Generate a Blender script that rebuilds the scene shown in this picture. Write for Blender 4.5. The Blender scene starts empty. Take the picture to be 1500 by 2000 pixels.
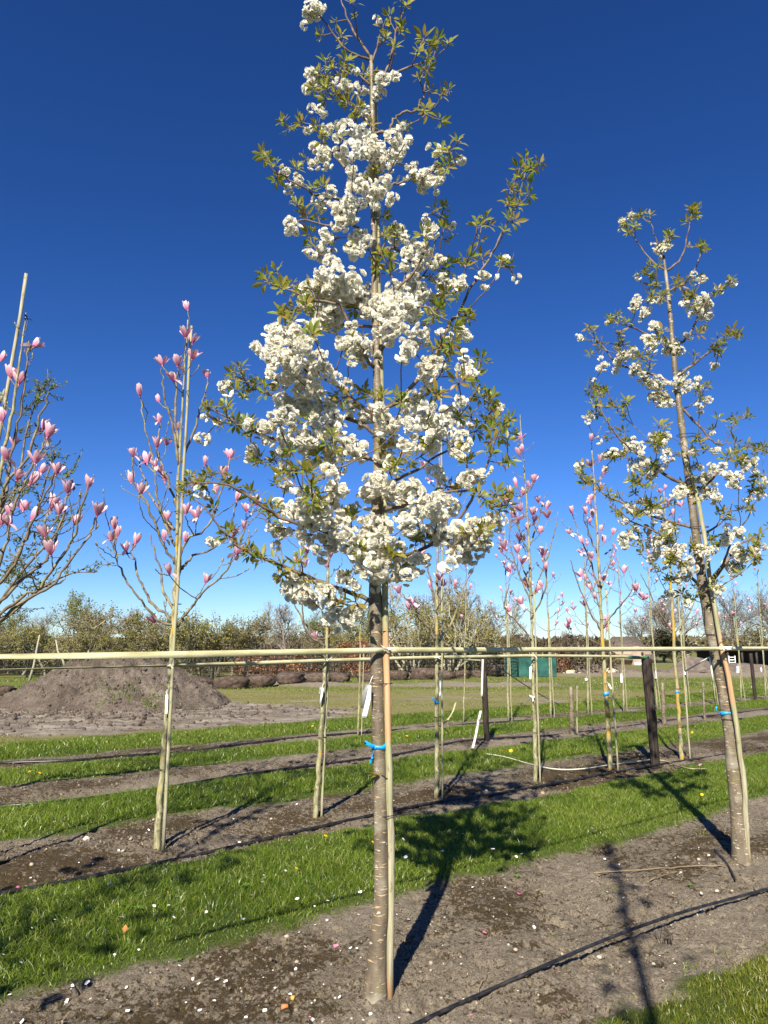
import bpy, math, random
import numpy as np
from mathutils import Vector

# ------------------------------------------------------------------ camera
scene = bpy.context.scene
COL = scene.collection
CAM_H = 1.55
PITCH = math.radians(10.8)
FPX = 1387.0                      # focal length in photo pixels (photo 1500 x 2000)
cam_data = bpy.data.cameras.new('camera')
cam_data.sensor_fit = 'VERTICAL'
cam_data.sensor_height = 36.0
cam_data.lens = FPX / 2000.0 * 36.0
cam_data.clip_start = 0.05
cam_data.clip_end = 4000.0
cam = bpy.data.objects.new('camera', cam_data)
COL.objects.link(cam)
cam.location = (0, 0, CAM_H)
cam.rotation_euler = (math.pi / 2 + PITCH, 0, 0)
scene.camera = cam

# ------------------------------------------------------------------ sky, sun, exposure
SUN_EL = math.radians(38.0)
SUN_AZ_LIGHT = math.radians(13.5)          # direction the light travels, right of +Y
world = bpy.data.worlds.new('World')
scene.world = world
world.use_nodes = True
wn = world.node_tree
for n in list(wn.nodes):
    wn.nodes.remove(n)
w_out = wn.nodes.new('ShaderNodeOutputWorld')
w_bg = wn.nodes.new('ShaderNodeBackground')
w_sky = wn.nodes.new('ShaderNodeTexSky')
w_sky.sky_type = 'NISHITA'
w_sky.sun_disc = False
w_sky.sun_elevation = SUN_EL
# light travels towards (sin a, cos a): the sun stands at azimuth a + 180 deg
w_sky.sun_rotation = SUN_AZ_LIGHT + math.pi
w_sky.altitude = 0
w_sky.air_density = 1.0
w_sky.dust_density = 0.0
w_sky.ozone_density = 4.0
w_gam = wn.nodes.new('ShaderNodeGamma')
w_gam.inputs['Gamma'].default_value = 1.25
w_hsv = wn.nodes.new('ShaderNodeHueSaturation')
w_hsv.inputs['Saturation'].default_value = 1.12
w_hsv.inputs['Value'].default_value = 1.0
w_bg.inputs['Strength'].default_value = 0.05
wn.links.new(w_sky.outputs[0], w_gam.inputs[0])
wn.links.new(w_gam.outputs[0], w_hsv.inputs['Color'])
w_tint = wn.nodes.new('ShaderNodeMix')
w_tint.data_type = 'RGBA'; w_tint.blend_type = 'MULTIPLY'
w_tint.inputs[0].default_value = 1.0
w_tint.inputs[7].default_value = (0.50, 0.59, 0.82, 1)     # the deep blue the camera made of this clear sky
wn.links.new(w_hsv.outputs[0], w_tint.inputs[6])
wn.links.new(w_tint.outputs[2], w_bg.inputs[0])
wn.links.new(w_bg.outputs[0], w_out.inputs[0])

sun_data = bpy.data.lights.new('sun', 'SUN')
sun_data.energy = 5.0
sun_data.angle = math.radians(0.53)
sun_data.color = (1.0, 0.93, 0.80)
sun = bpy.data.objects.new('sun', sun_data)
COL.objects.link(sun)
LIGHT = Vector((math.sin(SUN_AZ_LIGHT) * math.cos(SUN_EL), math.cos(SUN_AZ_LIGHT) * math.cos(SUN_EL), -math.sin(SUN_EL)))
sun.rotation_euler = LIGHT.to_track_quat('-Z', 'Y').to_euler()
sun.location = (0, -5, 12)

scene.view_settings.view_transform = 'Standard'
scene.view_settings.look = 'None'
scene.view_settings.exposure = 1.05
scene.view_settings.gamma = 1.0
scene.view_settings.use_curve_mapping = False
scene.render.engine = 'CYCLES'
scene.cycles.use_denoising = True
scene.cycles.max_bounces = 8
scene.cycles.transparent_max_bounces = 8

RNG = np.random.default_rng(7)
random.seed(7)

# ------------------------------------------------------------------ where things stand
CP, SP = math.cos(PITCH), math.sin(PITCH)

def ray(u, v):
    du, dv = u - 750.0, v - 1000.0
    return np.array((du, FPX * CP + dv * SP, -dv * CP + FPX * SP))

def P(u, v, Y):
    """world point seen at photo pixel (u, v) at forward distance Y"""
    d = ray(u, v)
    return np.array((0, 0, CAM_H)) + d * (Y / d[1])

def G(u, v, z=0.0):
    """point of the ground plane seen at photo pixel (u, v)"""
    d = ray(u, v)
    return np.array((0, 0, CAM_H)) + d * ((z - CAM_H) / d[2])

def pxm(v, Y):
    """photo pixels per metre at row v, distance Y"""
    return (FPX * CP + (v - 1000.0) * SP) / Y

# planting rows run along ROWD; ROWN points away from the camera
ROWD = np.array((0.797, 0.604)); ROWN = np.array((-0.604, 0.797))
def st(x, y):
    return x * ROWN[0] + y * ROWN[1], x * ROWD[0] + y * ROWD[1]
def xy(s, t):
    return s * ROWN[0] + t * ROWD[0], s * ROWN[1] + t * ROWD[1]

# ------------------------------------------------------------------ noise
def _hash(ix, iy, seed):
    n = (ix.astype(np.int64) * 374761393 + iy.astype(np.int64) * 668265263 + seed * 2147483647) & 0xFFFFFFFF
    n = ((n ^ (n >> 13)) * 1274126177) & 0xFFFFFFFF
    n = n ^ (n >> 16)
    return (n & 0xFFFFFF) / float(0xFFFFFF)

def vnoise(x, y, seed=0):
    x = np.asarray(x, float); y = np.asarray(y, float)
    xi = np.floor(x); yi = np.floor(y)
    fx = x - xi; fy = y - yi
    fx = fx * fx * fx * (fx * (fx * 6 - 15) + 10); fy = fy * fy * fy * (fy * (fy * 6 - 15) + 10)
    a = _hash(xi, yi, seed); b = _hash(xi + 1, yi, seed)
    c = _hash(xi, yi + 1, seed); d = _hash(xi + 1, yi + 1, seed)
    return (a * (1 - fx) + b * fx) * (1 - fy) + (c * (1 - fx) + d * fx) * fy

def fbm(x, y, seed=0, octaves=4, gain=0.5):
    tot = 0.0; amp = 1.0; norm = 0.0
    for o in range(octaves):
        tot = tot + amp * vnoise(x, y, seed + o * 17)
        norm += amp; amp *= gain
        x = x * 2.03 + 11.7; y = y * 2.03 - 5.3
    return tot / norm          # 0..1

def sstep(a, b, x):
    t = np.clip((x - a) / (b - a), 0, 1)
    return t * t * (3 - 2 * t)

# ------------------------------------------------------------------ the lie of the land
SOIL = [(-0.9, 0.75), (2.06, 3.84), (5.34, 6.76), (8.15, 9.36), (10.6, 11.42)]
HOLE = G(1085, 1795)[:2]; DIP = G(1160, 1790)[:2]; MOUND = G(1080, 1925)[:2]
HEAP = np.array((-7.35, 20.4))

def soil_mask(x, y):
    s, t = st(x, y)
    w = (fbm(x * 1.1, y * 1.1, 3, 3) - 0.5) * 0.34 + (fbm(x * 6, y * 6, 4, 2) - 0.5) * 0.16
    m = np.zeros_like(s)
    for a, b in SOIL:
        sw = s + w
        m = np.maximum(m, sstep(a - 0.05, a + 0.07, sw) * (1 - sstep(b - 0.07, b + 0.05, sw)))
    return m

def track_mask(x, y):
    """bare trodden sand round the soil heap on the left"""
    s, t = st(x, y)
    w = (fbm(x * 0.35, y * 0.35, 8, 4) - 0.5)
    d = np.hypot((x - HEAP[0] + 1.2) / 8.2, (y - (HEAP[1] - 3.2)) / 5.2) + w * 0.75
    m = 1 - sstep(0.75, 1.05, d)
    m = np.maximum(m, (1 - sstep(0.0, 1.0, np.abs(y - 23.0 + 0.06 * x + w * 6) / 1.2)) * sstep(0.45, 0.62, fbm(x * 0.22, y * 0.9, 31, 3)) * 0.8)
    return m * sstep(12.7, 13.6, s + w * 2.2)

def far_soil_mask(x, y):
    """bare strip under the root balls and the dug land on the right"""
    w = (fbm(x * 0.3, y * 0.5, 21, 3) - 0.5) * 2.5
    a = sstep(28.6, 29.3, y + w * 0.3) * (1 - sstep(31.5, 33, y + w)) * sstep(-14, -12, x) * (1 - sstep(6.5, 8, x + w))
    b = sstep(37, 39, y + w) * (1 - sstep(44, 47, y + w)) * sstep(9, 11, x + w)
    return np.maximum(a, b)

def heap(x, y):
    dx = (x - HEAP[0]); dy = (y - HEAP[1])
    w = (fbm(x * 0.8, y * 0.8, 41, 4) - 0.5)
    ex = np.where(dx < 0, dx / 3.05, dx / 2.75); ey = dy / 2.3
    r = np.hypot(ex, ey) + w * 0.28
    base = np.clip(1.12 - r, 0, 0.80) / 0.80
    top = 1.30 + 0.07 * np.sin(x * 1.3 + 0.4)
    z = top * base ** 0.92
    gul = np.abs(fbm(x * 1.9 + 0.5 * np.sin(y * 2), y * 0.9, 43, 4, 0.6) - 0.5)
    rough = (fbm(x * 3.0, y * 3.0, 45, 5, 0.62) - 0.5) * 0.30 - gul * 0.55 + 0.08 + (fbm(x * 12, y * 12, 44, 3, 0.6) - 0.5) * 0.12
    return z + rough * sstep(0.02, 0.35, base)

def H(x, y, fine=True):
    x = np.asarray(x, float); y = np.asarray(y, float)
    m = soil_mask(x, y)
    s, t = st(x, y)
    dist = np.hypot(x, y)
    z = (fbm(x * 0.25, y * 0.25, 1, 2) - 0.5) * 0.03 * sstep(2, 8, dist)
    lump = (fbm(x * 3.2, y * 3.2, 5, 3) - 0.5) * 0.042
    if fine:
        clod = (np.abs(fbm(x * 17, y * 17, 6, 4, 0.7) - 0.5) * -0.058 + 0.006) * (0.35 + 1.1 * fbm(x * 1.7, y * 1.7, 19, 2))
        pits = -np.clip(0.41 - fbm(x * 15, y * 15, 9, 3, 0.6), 0, 1) * 0.16
        grit = (fbm(x * 46, y * 46, 61, 2) - 0.5) * 0.011 * (1 - sstep(5, 8, dist))
        lump = lump + (clod + pits + grit) * (1 - 0.5 * sstep(10, 16, dist))
    ridge = 0
    for k, (a, b) in enumerate(SOIL):
        c = (a + b) / 2
        ridge = ridge + np.exp(-((s - c) / 0.42) ** 2) * 0.035
    z = z + m * (lump + ridge) + (1 - m) * 0.015
    # the sunken dish and the dark crack in the front bed
    d = np.hypot(x - DIP[0], (y - DIP[1]))
    z = z - 0.07 * np.exp(-(d / 0.30) ** 2)
    hx, hy = x - HOLE[0], y - HOLE[1]
    z = z - 0.17 * np.exp(-((hx * 0.85 - hy * 0.5) / 0.075) ** 2 - ((hx * 0.5 + hy * 0.85) / 0.034) ** 2) * (0.6 + 0.8 * fbm(x * 30, y * 30, 77, 2))
    z = z + 0.05 * np.exp(-(np.hypot(x - MOUND[0], y - MOUND[1]) / 0.28) ** 2)
    tm = track_mask(x, y)
    z = z + tm * ((fbm(x * 1.5, y * 4.0, 12, 4, 0.6) - 0.5) * 0.16)
    fm = far_soil_mask(x, y)
    z = z + fm * (fbm(x * 0.8, y * 0.8, 14, 4) - 0.35) * 0.30
    return z

def Gz(u, v):
    """ground point with the real height at that place"""
    p = G(u, v)
    for _ in range(3):
        p = G(u, v, float(H(np.array([p[0]]), np.array([p[1]]))[0]))
    return p

def hz(x, y):
    return float(H(np.array([x]), np.array([y]))[0])

# ------------------------------------------------------------------ mesh building
class MB:
    """collects points and faces, then links them as one mesh object"""
    def __init__(self):
        self.v = []; self.q = []; self.t = []; self.n = 0; self.attr = []; self.qm = []; self.tm = []
    def add(self, v, q=None, t=None, a=None, m=0):
        v = np.asarray(v, float).reshape(-1, 3)
        if q is not None and len(q):
            q = np.asarray(q, int).reshape(-1, 4); self.q.append(q + self.n); self.qm.append(np.full(len(q), m))
        if t is not None and len(t):
            t = np.asarray(t, int).reshape(-1, 3); self.t.append(t + self.n); self.tm.append(np.full(len(t), m))
        self.v.append(v)
        self.attr.append(np.zeros(len(v)) if a is None else np.broadcast_to(np.asarray(a, float), (len(v),)))
        self.n += len(v)
    def tube(self, pts, rad, n=6, cap=True, a=None, m=0, sq=None):
        pts = np.asarray(pts, float); k = len(pts)
        rad = np.broadcast_to(np.asarray(rad, float), (k,))
        tan = np.gradient(pts, axis=0)
        tan /= np.maximum(np.linalg.norm(tan, axis=1), 1e-9)[:, None]
        mean = tan.mean(axis=0)
        ref = np.array((0, 0, 1.0)) if abs(mean[2]) < 0.8 * np.linalg.norm(mean) + 1e-9 else np.array((1.0, 0, 0))
        s1 = np.cross(tan, ref); s1 /= np.maximum(np.linalg.norm(s1, axis=1), 1e-9)[:, None]
        s2 = np.cross(tan, s1)
        ang = np.arange(n) * 2 * math.pi / n
        ring = pts[:, None, :] + rad[:, None, None] * (np.cos(ang)[None, :, None] * s1[:, None, :] + np.sin(ang)[None, :, None] * s2[:, None, :])
        v = ring.reshape(-1, 3)
        i = np.arange(k - 1)[:, None] * n; j = np.arange(n)[None, :]; j2 = (j + 1) % n
        q = np.stack([i + j, i + j2, i + n + j2, i + n + j], -1).reshape(-1, 4)
        t = None
        if cap:
            v = np.vstack([v, pts[0], pts[-1]])
            c0, c1 = k * n, k * n + 1
            jj = np.arange(n); jn = (jj + 1) % n
            t = np.vstack([np.stack([np.full(n, c0), jn, jj], 1), np.stack([np.full(n, c1), (k - 1) * n + jj, (k - 1) * n + jn], 1)])
        if a is not None and np.ndim(a) == 1 and len(a) == k:
            a = np.repeat(np.asarray(a, float), n)
            if cap: a = np.concatenate([a, a[:1], a[-1:]])
        self.add(v, q, t, a, m)
    def box(self, c, half, rz=0.0, m=0, taper=1.0):
        hx, hy, hzz = half
        v = np.array([(sx * hx * (taper if sz > 0 else 1), sy * hy * (taper if sz > 0 else 1), sz * hzz) for sz in (-1, 1) for sy in (-1, 1) for sx in (-1, 1)])
        cz, sz_ = math.cos(rz), math.sin(rz)
        v = np.stack([v[:, 0] * cz - v[:, 1] * sz_, v[:, 0] * sz_ + v[:, 1] * cz, v[:, 2]], 1) + np.asarray(c)
        self.add(v, [(0, 2, 3, 1), (4, 5, 7, 6), (0, 1, 5, 4), (1, 3, 7, 5), (3, 2, 6, 7), (2, 0, 4, 6)], m=m)
    def mesh(self, name, mats, smooth=False, attr=None):
        me = bpy.data.meshes.new(name)
        v = np.vstack(self.v) if self.v else np.zeros((0, 3))
        q = np.vstack(self.q) if self.q else np.zeros((0, 4), int)
        t = np.vstack(self.t) if self.t else np.zeros((0, 3), int)
        me.vertices.add(len(v)); me.vertices.foreach_set('co', v.astype(np.float32).ravel())
        loops = np.concatenate([q.ravel(), t.ravel()])
        me.loops.add(len(loops)); me.loops.foreach_set('vertex_index', loops.astype(np.int32))
        starts = np.concatenate([np.arange(len(q)) * 4, len(q) * 4 + np.arange(len(t)) * 3])
        me.polygons.add(len(starts)); me.polygons.foreach_set('loop_start', starts.astype(np.int32))
        if smooth: me.polygons.foreach_set('use_smooth', np.ones(len(starts), bool))
        if not isinstance(mats, (list, tuple)): mats = [mats]
        for mm in mats: me.materials.append(mm)
        if len(mats) > 1:
            mi = np.concatenate((self.qm or [np.zeros(0)]) + (self.tm or [np.zeros(0)]))
            me.polygons.foreach_set('material_index', mi.astype(np.int32))
        if attr:
            at = me.attributes.new(attr, 'FLOAT', 'POINT')
            at.data.foreach_set('value', np.concatenate(self.attr).astype(np.float32))
        me.update(calc_edges=True)
        return me
    def build(self, name, mats, parent=None, smooth=False, attr=None, origin=None):
        if origin is not None:
            o_ = np.asarray(origin, float)
            self.v = [a - o_ for a in self.v]
        return link(name, self.mesh(name, mats, smooth, attr), parent, origin if parent is None else None)

def link(name, me, parent=None, loc=None):
    o = bpy.data.objects.new(name, me); COL.objects.link(o)
    if parent is not None: o.parent = parent
    if loc is not None: o.location = [float(c) for c in loc]
    return o

def tag(o, label=None, cat=None, group=None, kind=None):
    if label: o['label'] = label
    if cat: o['category'] = cat
    if group: o['group'] = group
    if kind: o['kind'] = kind
    return o

def empty(name, loc, label=None, cat=None, group=None, rz=0.0):
    o = bpy.data.objects.new(name, None); COL.objects.link(o)
    o.empty_display_size = 0.1
    o.location = [float(c) for c in loc]; o.rotation_euler = (0, 0, rz)
    return tag(o, label, cat, group)

def copy_tree(o, parent=None):
    c = o.copy(); COL.objects.link(c)
    if parent is not None: c.parent = parent
    for ch in o.children:
        copy_tree(ch, c)
    return c

def smooth_path(pts, n=6):
    """Catmull-Rom through the points"""
    p = np.asarray(pts, float)
    if len(p) < 3:
        return np.linspace(p[0], p[-1], n + 1)
    p = np.vstack([2 * p[0] - p[1], p, 2 * p[-1] - p[-2]])
    out = []
    for i in range(1, len(p) - 2):
        for k in range(n):
            u = k / n
            out.append(0.5 * ((2 * p[i]) + (-p[i - 1] + p[i + 1]) * u + (2 * p[i - 1] - 5 * p[i] + 4 * p[i + 1] - p[i + 2]) * u * u + (-p[i - 1] + 3 * p[i] - 3 * p[i + 1] + p[i + 2]) * u ** 3))
    out.append(p[-2])
    return np.array(out)

def unit(a):
    return a / max(np.linalg.norm(a), 1e-9)

def rot_to(d, roll=0.0):
    """3x3 matrix that turns +Z to d"""
    d = unit(np.asarray(d, float))
    r = np.array((0, 0, 1.0)) if abs(d[2]) < 0.95 else np.array((1.0, 0, 0))
    x = unit(np.cross(r, d)); y = np.cross(d, x)
    c, s = math.cos(roll), math.sin(roll)
    return np.stack([x * c + y * s, -x * s + y * c, d], 1)
# ------------------------------------------------------------------ materials
class NT:
    def __init__(self, name):
        self.m = bpy.data.materials.new(name); self.m.use_nodes = True
        self.t = self.m.node_tree
        for n in list(self.t.nodes): self.t.nodes.remove(n)
        self.out = self.t.nodes.new('ShaderNodeOutputMaterial')
    def n(self, typ, **kw):
        nd = self.t.nodes.new(typ)
        for k, v in kw.items():
            if k.startswith('_'): setattr(nd, k[1:], v)
            else: self.set(nd, k, v)
        return nd
    def set(self, nd, k, v):
        s = nd.inputs[int(k[1:])] if k[0] == 'i' and k[1:].isdigit() else nd.inputs[k.replace('_', ' ')]
        if isinstance(v, bpy.types.NodeSocket): self.t.links.new(v, s)
        else:
            if isinstance(v, tuple) and len(v) == 3 and s.type == 'RGBA': v = v + (1,)
            s.default_value = v
    def noise(self, vec, scale, detail=3, rough=0.55, dist=0.0):
        nd = self.n('ShaderNodeTexNoise', Scale=scale, Detail=detail, Roughness=rough, Distortion=dist)
        if vec is not None: self.t.links.new(vec, nd.inputs['Vector'])
        return nd.outputs['Fac']
    def ramp(self, fac, stops):
        nd = self.n('ShaderNodeValToRGB'); self.t.links.new(fac, nd.inputs[0])
        el = nd.color_ramp.elements
        while len(el) < len(stops): el.new(0.5)
        for e, (p, c) in zip(el, stops):
            e.position = p; e.color = tuple(c) + (1,) if not isinstance(c, float) else (c, c, c, 1)
        return nd.outputs[0]
    def mix(self, fac, a, b, mode='MIX'):
        nd = self.n('ShaderNodeMix', _data_type='RGBA', _blend_type=mode)
        for sock, v in ((nd.inputs[0], fac), (nd.inputs[6], a), (nd.inputs[7], b)):
            if isinstance(v, bpy.types.NodeSocket): self.t.links.new(v, sock)
            else: sock.default_value = v + (1,) if isinstance(v, tuple) and len(v) == 3 else v
        return nd.outputs[2]
    def math(self, op, a, b=0.0, clamp=False):
        nd = self.n('ShaderNodeMath', _operation=op, _use_clamp=clamp)
        for sock, v in ((nd.inputs[0], a), (nd.inputs[1], b)):
            if isinstance(v, bpy.types.NodeSocket): self.t.links.new(v, sock)
            else: sock.default_value = v
        return nd.outputs[0]
    def attr(self, name):
        return self.n('ShaderNodeAttribute', _attribute_name=name).outputs['Fac']
    def objco(self):
        return self.n('ShaderNodeTexCoord').outputs['Object']
    def scaled(self, vec, sc):
        nd = self.n('ShaderNodeMapping'); self.t.links.new(vec, nd.inputs['Vector'])
        nd.inputs['Scale'].default_value = sc
        return nd.outputs[0]
    def objrand(self):
        return self.n('ShaderNodeObjectInfo').outputs['Random']
    def bump(self, h, dist=0.01, strength=0.6):
        return self.n('ShaderNodeBump', Height=h, Distance=dist, Strength=strength).outputs[0]
    def done(self, color, rough=0.8, spec=0.3, normal=None, transl=0.0, tcol=None, metallic=0.0):
        p = self.n('ShaderNodeBsdfPrincipled')
        self.set(p, 'Base Color', color); self.set(p, 'Roughness', rough)
        self.set(p, 'Specular IOR Level', spec); self.set(p, 'Metallic', metallic)
        if normal is not None: self.set(p, 'Normal', normal)
        sh = p.outputs[0]
        if transl > 0:
            tr = self.n('ShaderNodeBsdfTranslucent'); self.set(tr, 'Color', tcol if tcol is not None else color)
            mx = self.n('ShaderNodeMixShader'); mx.inputs[0].default_value = transl
            self.t.links.new(sh, mx.inputs[1]); self.t.links.new(tr.outputs[0], mx.inputs[2]); sh = mx.outputs[0]
        self.t.links.new(sh, self.out.inputs[0])
        return self.m

def plain(name, col, rough=0.7, spec=0.3, var=0.18, scale=14.0, metallic=0.0, transl=0.0):
    k = NT(name); o = k.objco()
    f = k.noise(o, scale, 4)
    lo = tuple(c * (1 - var) for c in col); hi = tuple(min(1, c * (1 + var)) for c in col)
    return k.done(k.ramp(f, [(0.3, lo), (0.7, hi)]), rough, spec, transl=transl, metallic=metallic)

def m_cherry_bark():
    k = NT('cherry_bark'); o = k.objco()
    base = k.ramp(k.noise(k.scaled(o, (9, 9, 3)), 2.2, 4), [(0.25, (0.065, 0.050, 0.034)), (0.5, (0.138, 0.108, 0.072)), (0.75, (0.225, 0.188, 0.130))])
    moss = k.noise(k.scaled(o, (14, 14, 8)), 1.0, 4, 0.6)
    base = k.mix(k.ramp(moss, [(0.55, 0.0), (0.70, 0.55)]), base, (0.17, 0.16, 0.055))
    lent = k.noise(k.scaled(o, (18, 18, 110)), 1.0, 2, 0.5)
    lfac = k.ramp(lent, [(0.62, 0.0), (0.68, 1.0)])
    lent2 = k.noise(k.scaled(o, (28, 28, 75)), 1.0, 2, 0.5)
    lfac2 = k.ramp(lent2, [(0.66, 0.0), (0.70, 1.0)])
    col = k.mix(lfac, base, (0.42, 0.30, 0.17))
    col = k.mix(lfac2, col, (0.50, 0.46, 0.36))
    silver = k.ramp(k.noise(k.scaled(o, (3, 3, 5)), 1.0, 3), [(0.54, 0.0), (0.66, 0.65)])
    col = k.mix(silver, col, (0.36, 0.33, 0.26))
    h = k.math('ADD', lfac, k.noise(k.scaled(o, (30, 30, 90)), 1.0, 3))
    return k.done(col, 0.5, 0.4, k.bump(h, 0.004, 0.7))

def m_twig(name, a, b, lichen=None):
    k = NT(name); o = k.objco()
    col = k.ramp(k.noise(o, 22.0, 3), [(0.35, a), (0.65, b)])
    if lichen:
        col = k.mix(k.ramp(k.noise(o, 7.0, 4, 0.65), [(0.52, 0.0), (0.64, 0.9)]), col, lichen)
    return k.done(col, 0.7, 0.25, k.bump(k.noise(o, 90.0, 3), 0.003, 0.5))

def m_magnolia_bark(name, orange):
    k = NT(name); o = k.objco()
    n1 = k.noise(k.scaled(o, (16, 16, 5)), 2.4, 5, 0.65)
    col = k.ramp(n1, [(0.30, (0.10, 0.088, 0.048)), (0.46, (0.235, 0.22, 0.115)), (0.68, (0.40, 0.375, 0.235))])
    spots = k.ramp(k.noise(k.scaled(o, (34, 34, 20)), 1.0, 5, 0.7), [(0.53, 0.0), (0.63, 0.85)])
    col = k.mix(spots, col, (0.085, 0.075, 0.045))
    if orange > 0:
        lf = k.ramp(k.noise(k.scaled(o, (9, 9, 5)), 1.0, 4, 0.7), [(0.62 - 0.12 * orange, 0.0), (0.68 - 0.10 * orange, 0.95)])
        col = k.mix(lf, col, (0.48, 0.27, 0.025))
    return k.done(col, 0.8, 0.15, k.bump(n1, 0.006, 0.8))

def m_stake(name, fresh):
    k = NT(name); o = k.objco()
    gr = k.noise(k.scaled(o, (70, 70, 3)), 1.0, 4, 0.6)
    col = k.ramp(gr, [(0.3, (0.17, 0.145, 0.085)), (0.52, (0.33, 0.30, 0.195)), (0.75, (0.45, 0.42, 0.30))])
    alg = k.ramp(k.noise(k.scaled(o, (4, 4, 2.2)), 1.0, 3), [(0.45, 0.0), (0.65, 0.65)])
    col = k.mix(alg, col, (0.30, 0.31, 0.13))
    col = k.mix(k.ramp(k.noise(k.scaled(o, (30, 30, 11)), 1.0, 5, 0.7), [(0.56, 0.0), (0.68, 0.75)]), col, (0.105, 0.090, 0.050))
    if fresh:      # bare reddish wood showing where the bark is worn, at the foot and by the tape
        sep = k.n('ShaderNodeSeparateXYZ'); k.t.links.new(o, sep.inputs[0]); z = sep.outputs[2]
        wob = k.math('MULTIPLY', k.noise(k.scaled(o, (25, 25, 3)), 1.0, 3), 0.25)
        zz = k.math('ADD', z, wob)
        f1 = k.ramp(k.math('DIVIDE', zz, 4.0), [(0.30, 0.0), (0.312, 1.0), (0.424, 1.0), (0.436, 0.0)])
        f2 = k.ramp(k.math('DIVIDE', zz, 4.0), [(0.045, 1.0), (0.065, 0.0)])
        col = k.mix(k.math('MAXIMUM', f1, f2), col, k.ramp(gr, [(0.3, (0.33, 0.19, 0.09)), (0.7, (0.52, 0.34, 0.19))]))
    return k.done(col, 0.75, 0.2, k.bump(gr, 0.003, 0.7))

def m_blossom():
    k = NT('cherry_petal')
    a = k.attr('tint')              # 0 outer edge of a petal, 1 the heart of the flower
    r = k.objrand()
    outer = k.mix(r, (0.90, 0.885, 0.82), (0.89, 0.855, 0.76))
    heart = k.mix(k.ramp(r, [(0.45, 0.0), (0.95, 1.0)]), (0.72, 0.66, 0.50), (0.50, 0.28, 0.17))
    col = k.mix(k.ramp(a, [(0.45, 0.0), (1.0, 1.0)]), outer, heart)
    return k.done(col, 0.65, 0.15, transl=0.48, tcol=(0.92, 0.90, 0.80))

def m_cherry_leaf():
    k = NT('cherry_leaf'); a = k.attr('tint'); r = k.objrand()
    young = k.mix(r, (0.29, 0.26, 0.035), (0.31, 0.17, 0.045))
    col = k.mix(k.ramp(a, [(0.1, 0.0), (0.9, 1.0)]), (0.145, 0.20, 0.022), young)
    return k.done(col, 0.42, 0.45, transl=0.45, tcol=k.mix(a, (0.34, 0.44, 0.03), (0.46, 0.36, 0.05)))

def m_magnolia_petal():
    k = NT('magnolia_petal'); a = k.attr('tint'); r = k.objrand()
    out = k.mix(r, (0.58, 0.14, 0.32), (0.66, 0.20, 0.33))
    col = k.mix(k.ramp(a, [(0.18, 0.0), (0.95, 1.0)]), out, (0.82, 0.62, 0.64))
    geo = k.n('ShaderNodeNewGeometry')
    return k.done(col, 0.5, 0.3, transl=0.30, tcol=k.mix(a, (0.72, 0.22, 0.40), (0.88, 0.62, 0.62)))

def m_grass(name, lo, hi, dry, tr):
    k = NT(name); a = k.attr('tint')
    col = k.ramp(a, [(0.0, lo), (0.55, hi), (0.86, tuple(0.6 * h + 0.4 * d for h, d in zip(hi, dry))), (1.0, dry)])
    return k.done(col, 0.36, 0.45, transl=0.40, tcol=k.mix(0.5, col, tr))

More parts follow.
